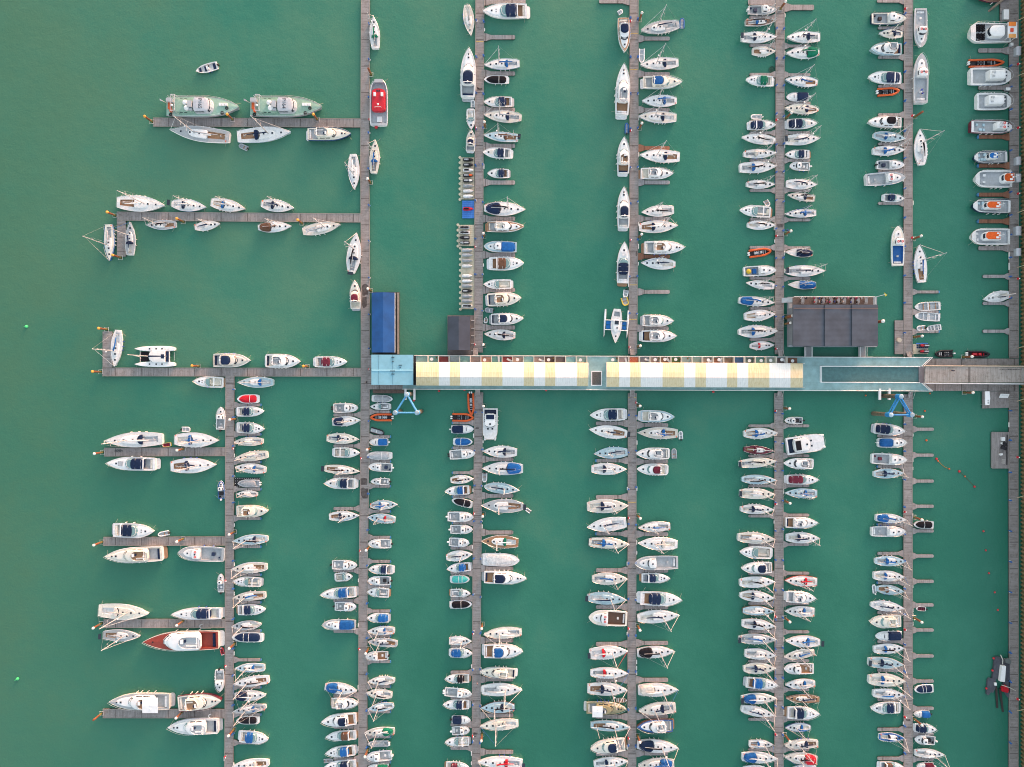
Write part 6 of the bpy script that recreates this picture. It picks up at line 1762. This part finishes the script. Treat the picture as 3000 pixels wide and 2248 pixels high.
tx0,tx1,ty0,ty1=bld(2323,2559,870,893,3.6,o)
MB().box(tx0,tx1,ty0-.4,ty1,3.25,3.5).build('terrace_deck',mat('terrace_boards',(.15,.115,.10),.8,var=.2,scale=2),sh)
mb=MB()
for i in range(14): x=tx0+(tx1-tx0)*i/13; mb.tube([(x,ty1-.15,.9),(x,ty1-.15,4.5)],.06,4)
mb.tube([(tx0,ty1-.1,4.5),(tx1,ty1-.1,4.5)],.09,5); mb.tube([(tx0,ty1-.1,4.0),(tx1,ty1-.1,4.0)],.04,5); mb.tube([(tx1,ty1-.1,4.5),(tx1,ty0,4.5)],.07,5); mb.build('terrace_rail',gel('W'),sh)
wx0,wx1,wy0,wy1=bld(2309.5,2322,890,1017,1.0,o); MB().box(wx0+.05,wx1,wy0,wy1,.91,1.2).build('side_walk',mat('side_walk_white',(.5,.53,.56),.6),sh)
gx0,gx1,gy0,gy1=bld(2296,2345,871.5,886,2.2,o); MB().rings([[(gx0,gy0,.6),(gx0,gy1,.6),(gx0,gy1,.75),(gx0,gy0,.75)],[(gx1,gy0,3.4),(gx1,gy1,3.4),(gx1,gy1,3.55),(gx1,gy0,3.55)]]).build('access_ramp',mat('ramp_grey',(.46,.50,.52),.6),sh)
for xa,xb in ((2357,2377),(2516,2535.5)):
    a,b_,c_,d_=bld(xa,xb,1016.8,1047,1.5,o); MB().box(a,b_,c_,d_,1.2,1.4).build('footbridge',mat('footbridge_grey',(.27,.28,.29),.7),sh)
    mb=MB(); 
    for x in (a,b_): mb.tube([(x,c_,2.4),(x,d_,2.4)],.07,4); mb.tube([(x,c_,1.6),(x,d_,1.6)],.05,4)
    mb.build('footbridge_rail',gel('W'),sh)
q=P(2576,870,4.5); MB().tube([(tx1,ty1-.2,4.5),(tx1+2.2,ty1+.4,6.0)],.07,5).build('flagpole',gel('W'),sh); MB().rings([[(tx1+2.1,ty1-.2,5.9),(tx1+2.6,ty1+.2,6.2),(tx1+1.9,ty1+.9,5.8)],[(tx1+2.1,ty1-.2,5.95),(tx1+2.6,ty1+.2,6.25),(tx1+1.9,ty1+.9,5.85)]]).build('flag',cloth('Y'),sh)
def t2(px,py,label,z=3.52,lab='table'):
    q=P(px,py,z+.7); rt=root('picnic_table',(q.x,q.y,z),0,label,'table','tables on the restaurant terrace')
    MB().box(-.45,.45,-.62,.62,.70,.75).build('table_top',mat('grey_table',(.34,.33,.33),.7),rt); mb=MB()
    for x in (-.4,.34):
        for y in (-.55,.49): mb.box(x,x+.06,y,y+.06,0,.7)
    mb.build('leg',STEEL,rt)
    for y in (-.85,.85):
        MB().box(-.45,.45,y-.13,y+.13,.40,.45).build('bench',mat('grey_table',(.34,.33,.33),.7),rt)
PX_=[2352,2390,2412,2435,2456,2474,2497,2514,2538]
for i,x in enumerate(PX_): t2(x,881,'grey table, %s from left on the restaurant terrace'%ORD[i+1])
rnd=random.Random(21); cols=[(.6,.6,.62),(.03,.03,.05),(.45,.03,.12),(.05,.10,.35),(.5,.1,.12),(.65,.62,.6),(.02,.02,.02),(.55,.45,.38),(.10,.14,.2),(.62,.25,.3)]
nm=['white top','black top','crimson top','blue top','red top','cream top','black coat','tan top','dark blue top','pink top']
k=0
for i,x in enumerate(PX_[:-1]):
    for (dx,dy,f) in ((-8,-6,0),(8,-6,math.pi),(-8,5,0),(8,4,math.pi))[: 2 if i==0 else (4 if i in (1,2,3,4) else 3)]:
        c=k%10; k+=1
        person(x+dx*.95,881+dy,3.52,f,cols[c],(.04,.05,.08),'seated person in %s, %s at %s terrace table'%(nm[c],{(-1,-1):'upper left',(1,-1):'upper right',(-1,1):'lower left',(1,1):'lower right'}[(1 if dx>0 else -1,1 if dy>0 else -1)],ORD[i+1]),sit=True,group='people seated on the restaurant terrace')
for i,(x,y,c,t,l) in enumerate(((1404,483,(.15,.2,.28),(.05,.07,.15),'person in grey-blue top on second upper jetty, opposite jet skis'),(1400.5,264,(.02,.02,.03),(.03,.03,.04),'person in black on second upper jetty beside the large navy-covered cruiser'),
   (1848,1055,(.5,.1,.1),(.1,.1,.2),'person in red top on the fourth terrace of right striped roof'),(1399,1998,(.5,.3,.25),(.1,.15,.3),'person in pink top on third lower jetty beside cream cruiser'),(2786,1086,(.05,.06,.1),(.03,.03,.05),'person in dark clothes walking along the access bridge'),
   (1389,225,(.02,.03,.2),(.02,.02,.05),'person in blue beside dock edge of second upper jetty'),(2694,250+18,(.02,.08,.5),(.02,.05,.2),'person in bright blue on the long workboat aft deck'),(2697,278,(.02,.06,.45),(.02,.02,.03),'second person in blue on the long workboat aft deck'),
   (1076,1120,(.02,.02,.03),(.02,.02,.02),'person in black at the left end of the pier'),(2304,677,(.05,.15,.4),(.05,.05,.06),'person in blue jacket beside a pile on fourth upper jetty'))):
    person(x,y,3.0 if 'bridge' in l else (1.55 if 'roof' in l or 'pier' in l else (.6 if 'workboat' in l else .5)),i*1.1,c,t,l)
# ================================================================ SHEET PILE QUAY
def spm():
    m,n,b=_nodes('sheet_pile_steel'); geo=n.nodes.new('ShaderNodeNewGeometry'); sep=n.nodes.new('ShaderNodeSeparateXYZ'); n.links.new(geo.outputs['Position'],sep.inputs[0])
    no=n.nodes.new('ShaderNodeTexNoise'); no.inputs['Scale'].default_value=.5; no.inputs['Detail'].default_value=6; no.inputs['Roughness'].default_value=.7; n.links.new(geo.outputs['Position'],no.inputs[0])
    cr=n.nodes.new('ShaderNodeValToRGB'); e=cr.color_ramp.elements; e[0].position=.32; e[0].color=(.09,.10,.03,1); e[1].position=.68; e[1].color=(.30,.16,.09,1); q=e.new(.5); q.color=(.20,.15,.07,1)
    n.links.new(no.outputs['Fac'],cr.inputs[0]); n.links.new(cr.outputs[0],b.inputs['Base Color']); b.inputs['Roughness'].default_value=.85; return m
qw=root('quay_wall',P(2990,1124,0),0,'corrugated rusty green sheet pile wall along the right edge','quay wall'); o=qw.location
xb=P(2990,0,0).x-o.x; mb=MB(); y=-125; up=[];k=0; pts=[]
while y<125:
    pts+= [(0,y),(0,y+.42),(.42,y+.62),(.42,y+1.02)]; y+=1.22
mb.rings([[(xb+a,b_,z) for a,b_ in pts] for z in (-1,2.5,9)],False,False,False); mb.build('sheet_piling',spm(),qw)
MB().box(xb+.45,xb+300,-125,125,8.6,9.2).build('quay_top',mat('quay_concrete',(.3,.29,.27),.8),qw)
CH=mat('pale_chain',(.55,.48,.32),.7)
for i,y in enumerate((50,213,615,776,1013,1168,1452,2078)):
    p=P(2984,y+8,1.2); q=P(3004,y,6.5); rt=root('wall_chain',(p.x,p.y,0),0,'pale securing chain to quay wall, %s from top'%ORD[i+1],'chain','chains between quay pontoon and wall')
    MB().tube([(0,0,.6),(q.x-p.x,q.y-p.y,6.5)],.10,5).build('chain',CH,rt)
# quay pontoon kit: grey bins and boxes
for i,(x,y,w_,h_) in enumerate(((2984,150,1.3,2.4),(2984,472,1.3,2.2),(2984,522,1.3,2.2),(2984,677,1.4,2.5),(2984,739,1.3,2.1))):
    q=P(x,y,1.6); rt=root('dock_cabinet',(q.x,q.y,.5),0,'pale grey dock cabinet on quay pontoon, %s from top'%ORD[i+1],'cabinet','pale grey cabinets along the quay pontoon')
    MB().box(-w_/2,w_/2,-h_/2,h_/2,0,1.2).build('body',gel('G'),rt); MB().rings([[(-w_*.54,-h_*.52,1.203),(w_*.54,-h_*.52,1.203),(w_*.54,h_*.52,1.203),(-w_*.54,h_*.52,1.203)],[(-w_*.2,-h_*.52,1.5),(w_*.2,-h_*.52,1.5),(w_*.2,h_*.52,1.5),(-w_*.2,h_*.52,1.5)]]).build('lid',mat('pale_grey_lid',(.48,.50,.54),.6),rt)
for i,(x,y,a,b2) in enumerate(((2946.5,44,.75,1.4),(2963,131,.4,.4),(2952,262,.6,.4))):
    q=P(x,y,1.1); rt=root('storage_box',(q.x,q.y,.5),0,'white storage box, %s from top along upper quay pontoon'%ORD[i+1],'box','white boxes by the quay pontoon')
    MB().box(-a,a,-b2,b2,0,.8).build('body',gel('G'),rt); MB().box(-a*1.04,a*1.04,-b2*1.03,b2*1.03,.803,.9).build('lid',gel('W'),rt)
rt=root('landing_stage',(0,0,0),0,'small dark landing stage at top of quay pontoon','platform'); deckpoly('deck',[(2931,0),(2931,61),(2957,61),(2957,0)],rt,PX)
# old timber boat entering at the very top right
b=boat_at('dbl',(2845,-22),(2970,-34),70,1.3,'old_fishing_boat','dark old red fishing boat cut off by the top right edge','fishing boat'); b.hull('M','w',(.1,.5,.8),floor=.8,fc='w'); b.house('wheelhouse',.2,.45,.5,1.6,gel('S')); b.fenders(random.Random(1),3)
q=P(2893,36,0); mb=MB(); rt=root('slanting_pile',(q.x,q.y,0),0,'leaning weathered timber pile below the old fishing boat','pile'); mb.tube([(0,0,-.6),(3.6,3.0,3.0)],.33,8); mb.build('post',mat('weathered_timber',(.22,.17,.13),.9,var=.3,scale=2),rt)
# ================================================================ SMALL DOCK FURNITURE
def jx(cl,y):
    for a,b_ in zip(cl[:-1],cl[1:]):
        if a[1]<=y<=b_[1]: return a[0]+(b_[0]-a[0])*(y-a[1])/(b_[1]-a[1])
    return cl[-1][0]
PBL=mat('pedestal_blue',(.03,.13,.42),.5); rnd=random.Random(33)
JN={'U1':'first upper','U2':'second upper','U3':'third upper','U4':'fourth upper','U5':'fifth upper','L0':'first lower','L2':'third lower','L3':'fourth lower','L4':'fifth lower','L5':'sixth lower','Q':'upper quay','QD':'lower quay'}
PED={'U1':(1,70,2200,106),'U2':(2,60,1000,106),'U3':(2,55,1010,108),'U4':(2,85,960,84),'U5':(1,40,1010,85),'L0':(1,1140,2230,84),'L2':(2,1210,2230,107),'L3':(2,1215,2200,108),'L4':(2,1210,2230,86),'L5':(1,1245,2230,80),'Q':(1,194,900,62),'QD':(1,1205,2230,88)}
for j,(ns,ya,yb,st) in PED.items():
    y=ya; i=0
    while y<yb:
        for sg in ((1,-1) if ns==2 else (-1 if j in ('Q','QD','U5','L5') else 1,)):
            i+=1; yy=y+rnd.uniform(-4,4); q=P(jx(CL[j],yy)+sg*10.8,yy,1.0)
            if 'U1'==j and 1030<yy<1160: continue
            side='right' if sg>0 else 'left'
            n_i=int((y-ya)/st)+1
            rt=root('service_pedestal',(q.x,q.y,.5),rnd.uniform(-.7,.7),'blue service post, %s from top, %s edge of %s jetty'%(ORD[min(n_i,30)],side,JN[j]),'service post','blue service posts along the jetties')
            MB().rings([[(.14*sx*k_,.14*sy*k_,z) for sx,sy in ((-1,-1),(1,-1),(1,1),(-1,1))] for k_,z in ((1,0),(1,.8),(1.35,.85),(1.2,1.1))]).build('post',PBL,rt)
            MB().tube([(.2*math.cos(k_*.8)+.25,.2*math.sin(k_*.8),.06+k_*.012) for k_ in range(15)],.045,5).build('hose_coil',mat('blue_hose',(.06,.25,.6),.5) if rnd.random()<.6 else gel('W'),rt)
        y+=st
# white edge fenders and boxes
WF=[('U2',87,1),('U2',488,1),('U2',777,1),('U3',346,1),('U3',453,1),('U3',657,1),('U3',722,1),('U3',773,1),('U3',834,-1),('U3',941,-1),('U4',45,1),('U4',155,1),('U4',412,1),('U4',427,1),('U4',660,-1),('U4',668,-1),('U4',707,-1),('U4',742,1),('U4',794,1),
 ('L0',1335,1),('L0',1539,1),('L0',1654,1),('L0',1740,1),('L0',1872,-1),('L0',1915,1),('L0',2225,-1),('L0',2240,1),('L2',1277,-1),('L2',1294,1),('L2',1318,1),('L2',1437,-1),('L2',1543,1),('L2',1603,-1),('L2',1953,-1),('L2',2017,1),('L2',2020,1),('L2',2208,-1),('L2',2237,-1),('U1',1701,-1),('U1',1832,-1),('U1',2015,-1),('U1',2055,-1),('U1',2194,-1),
 ('L3',1225,1),('L3',1297,1),('L3',1432,-1),('L3',1432,1),('L3',1590,1),('L3',1620,1),('L3',1652,-1),('L3',1743,1),('L3',1857,-1),('L3',1940,1),('L3',1958,1),('L3',1972,1),('L3',2190,-1),('L4',1441,1),('L4',1490,-1),('L4',1530,-1),('L4',1551,1),('L4',1664,1),('L4',1747,-1),('L4',1746,1),('L4',1810,1),('L4',1874,1),('L4',2088,1),('L4',2215,1),
 ('L5',1275,1),('L5',1347,1),('L5',1373,1),('L5',1380,-1),('L5',1511,1),('L5',1719,1),('L5',1789,1),('L5',1802,1),('L5',1828,1),('L5',2120,-1),('Q',746,-1),('Q',755,-1),('Q',777,-1),('Q',786,-1),('QD',1245,-1),('U5',595,1),('U5',528,-1)]
cnt={}
for j,y,sg in sorted(WF,key=lambda a:(a[0],a[2],a[1])):
    cnt[(j,sg)]=cnt.get((j,sg),0)+1; q=P(jx(CL[j],y)+sg*13.8,y,.5)
    rt=root('dock_fender',(q.x,q.y,.3),0,'white dock fender, %s from top on %s edge of %s jetty'%(ORD[cnt[(j,sg)]],'right' if sg>0 else 'left',JN[j]),'fender','white fenders fixed to the jetty edges')
    l=rnd.uniform(.45,.75); MB().rings([[(.17*math.cos(k*.785)*s_,yy,.17*math.sin(k*.785)*s_+.1) for k in range(8)] for yy,s_ in ((-l,.4),(-l+.1,1),(l-.1,1),(l,.4))]).build('pad',FEND,rt)
# lifebuoy stations
LS=[('U1',1082,1,1085),('U2',724,-1,0),('U2',376,-1,0),('U2',1010,-1,0),('U3',63,-1,0),('U3',384,-1,0),('U3',704,-1,0),('U3',1018,-1,0),('U4',352,-1,0),('U4',692,-1,0),('U4',1022,-1,0),('U5',27,-1,0),('U5',340,1,0),('U5',697,1,0),('L0',1315,1,0),('L0',1702,-1,0),('L0',1952,-1,0),('L0',2218,-1,0),('U1',1343,-1,0),('U1',1614,-1,0),('U1',1902,-1,0),
 ('L2',1505,-1,0),('L2',1856,-1,0),('L2',2157,-1,0),('L3',1180,1,0),('L3',1518,-1,0),('L3',1842,-1,0),('L3',2163,-1,0),('L4',1204,-1,0),('L4',1477,-1,0),('L4',1807,-1,0),('L4',2152,-1,0),('L5',1500,-1,0),('L5',1845,-1,0),('L5',2101,-1,0),('Q',189,1,0),('Q',375,1,0),('Q',568,1,0),('Q',817,1,0),('QD',1340,1,0),('QD',2048,1,0)]
cnt={}
for j,y,sg,_ in LS:
    cnt[j]=cnt.get(j,0)+1; q=P(jx(CL[j],y)+sg*10.5,y,1.2)
    rt=root('lifebuoy_station',(q.x,q.y,.5),0,'red and white lifebuoy station, %s from top on %s jetty'%(ORD[cnt[j]],JN[j]),'lifebuoy station','red and white lifebuoy stations')
    MB().tube([(0,0,0),(0,0,1.1)],.05,5).build('post',gel('W'),rt); MB().rings([[(-.2,-.3,.6),(.15,-.3,.6),(.15,.3,.6),(-.2,.3,.6)],[(-.15,-.25,1.2),(.12,-.25,1.2),(.12,.25,1.2),(-.15,.25,1.2)]]).build('housing',gel('R'),rt)
    MB().ball(.22,0,1.15,.2,8,5).build('lamp_cover',gel('W'),rt)
# buoys
for i,(x,y,r,c) in enumerate(((2537,1159,.25,'O'),(2725,1153,.25,'O'),(2710,1204.5,.28,'O'),(2714.5,1290.5,.3,'O'),(2744.4,1345,.36,'R'),(2749,1351,.25,'O'),(2781.4,1374,.25,'O'),(2811,1381.5,.36,'R'),(2827.5,1396.4,.25,'O'),(2855.7,1426.3,.32,'R'),(2882,1557,.28,'R'),(2889,1613,.28,'R'),(2898,1680,.28,'R'),(2915,1736,.28,'R'),(2924,1788,.28,'R'))):
    q=P(x,y,.2); rt=root('float_buoy',(q.x,q.y,0),0,'small %s float, %s from top in the lower right line'%({'O':'orange','R':'red'}[c],ORD[i+1]),'buoy','floats of the buoyed line at lower right'); MB().ball(0,0,.12,r,12,8).build('float',gel(c),rt,smooth=True); MB().tube([(0,0,.1+r),(0,0,.22+r)],.04,5).build('eye',ROPE,rt)
for i,(x,y) in enumerate(((1286,1145.5),(1361,1142),(1212.5,1173),(1600,1143.5),(2090,1148))):
    q=P(x,y,.3); rt=root('pier_fender',(q.x,q.y,0),0,'red ball fender below the pier edge, %s from left'%ORD[(2,3,1,4,5)[i]],'buoy','red ball fenders along the pier'); MB().ball(0,0,.3,.36,12,8).build('ball',gel('R'),rt,smooth=True); MB().tube([(0,0,.6),(0,.3,1.2)],.03,4).build('lanyard',ROPE,rt)
GB=mat('bright_green_float',(.05,.55,.20),.5)
for x,y,l in ((76,957,'upper'),(50,1990,'lower')):
    q=P(x,y,.3); rt=root('channel_buoy',(q.x,q.y,0),0,'bright green channel buoy in open water at far left, %s of two'%l,'buoy','green channel buoys'); MB().rings([[(a*math.cos(k*.785),a*math.sin(k*.785),z) for k in range(8)] for a,z in ((.45,-.1),(.45,.2),(.2,.5),(.05,1.0))]).build('float',GB,rt); MB().tube([(0,0,1),(0,0,1.3)],.05,4).build('topmark',GB,rt)
a=[P(x,y,.05) for x,y in ((2749,1351),(2757,1360),(2768,1369),(2781,1374))]; rt=root('buoyed_line',(0,0,0),0,'orange line between two floats at lower right','rope'); MB().tube(a,.06,5).build('line',mat('orange_line',(.45,.25,.05),.8),rt)
a=[P(x,y,.05) for x,y in ((2811,1381.5),(2827,1396),(2842,1412),(2855.7,1426.3))]; rt=root('buoyed_line',(0,0,0),0,'brown line linking three red floats left of storage platform','rope'); MB().tube(a,.05,5).build('line',mat('brown_line',(.12,.09,.04),.8),rt)
# keep nets
for x,y,l in ((2262,204,'upper'),(2264,739,'lower')):
    q=P(x,y,.1); rt=root('keep_net',(q.x,q.y,0),0,'round dark green keep net, %s of two left of fourth upper jetty'%l,'keep net','round green keep nets'); MB().cyl(0,0,-.3,.12,.95,20).build('net',mat('green_net',(.02,.09,.06),.8,var=.3,scale=3),rt); MB().tube([(.95*math.cos(k*.4),.95*math.sin(k*.4),.14) for k in range(16)],.05,5,close=True).build('rim',mat('green_net_rim',(.03,.14,.10),.7),rt)
# white olive-boat tent, pier mast lamps, coiled ropes and bicycles
q=P(350,1322,.5); rt=root('rope_coil',(q.x,q.y,.5),0,'heap of dark coiled rope on the fourth side pontoon','rope'); mb=MB()
for k in range(5): mb.tube([(k*.42-1+.35*math.cos(a*.5),.25*math.sin(a*.5)+(k%2)*.2,.05+.01*a) for a in range(13)],.05,4)
mb.build('coil',mat('dark_rope',(.08,.10,.11),.8),rt)
for i,x in enumerate((2936,2954,2969,2984)):
    q=P(x,1083,3.4); rt=root('bicycle',(q.x,q.y,3.0),.1,'dark bicycle on the access bridge, %s from left'%ORD[i+1],'bicycle','bicycles on the access bridge')
    for xx in (-.52,.52): MB().tube([(xx+.33*math.cos(a*.5236),0,.34+.33*math.sin(a*.5236)) for a in range(12)],.03,4,close=True).build('wheel',BLACK,rt)
    MB().tube([(-.52,0,.34),(-.1,0,.34),(.35,0,.8),(-.25,0,.8),(-.1,0,.34)],.03,4).build('frame',mat('bike_paint',(.06,.08,.12),.5),rt); MB().tube([(.35,0,.8),(.38,0,1.0),(.38,.25,1.02),(.38,-.25,1.02)],.025,4).build('handlebar',BLACK,rt)
    MB().box(-.38,-.15,-.07,.07,.86,.92).build('saddle',BLACK,rt)
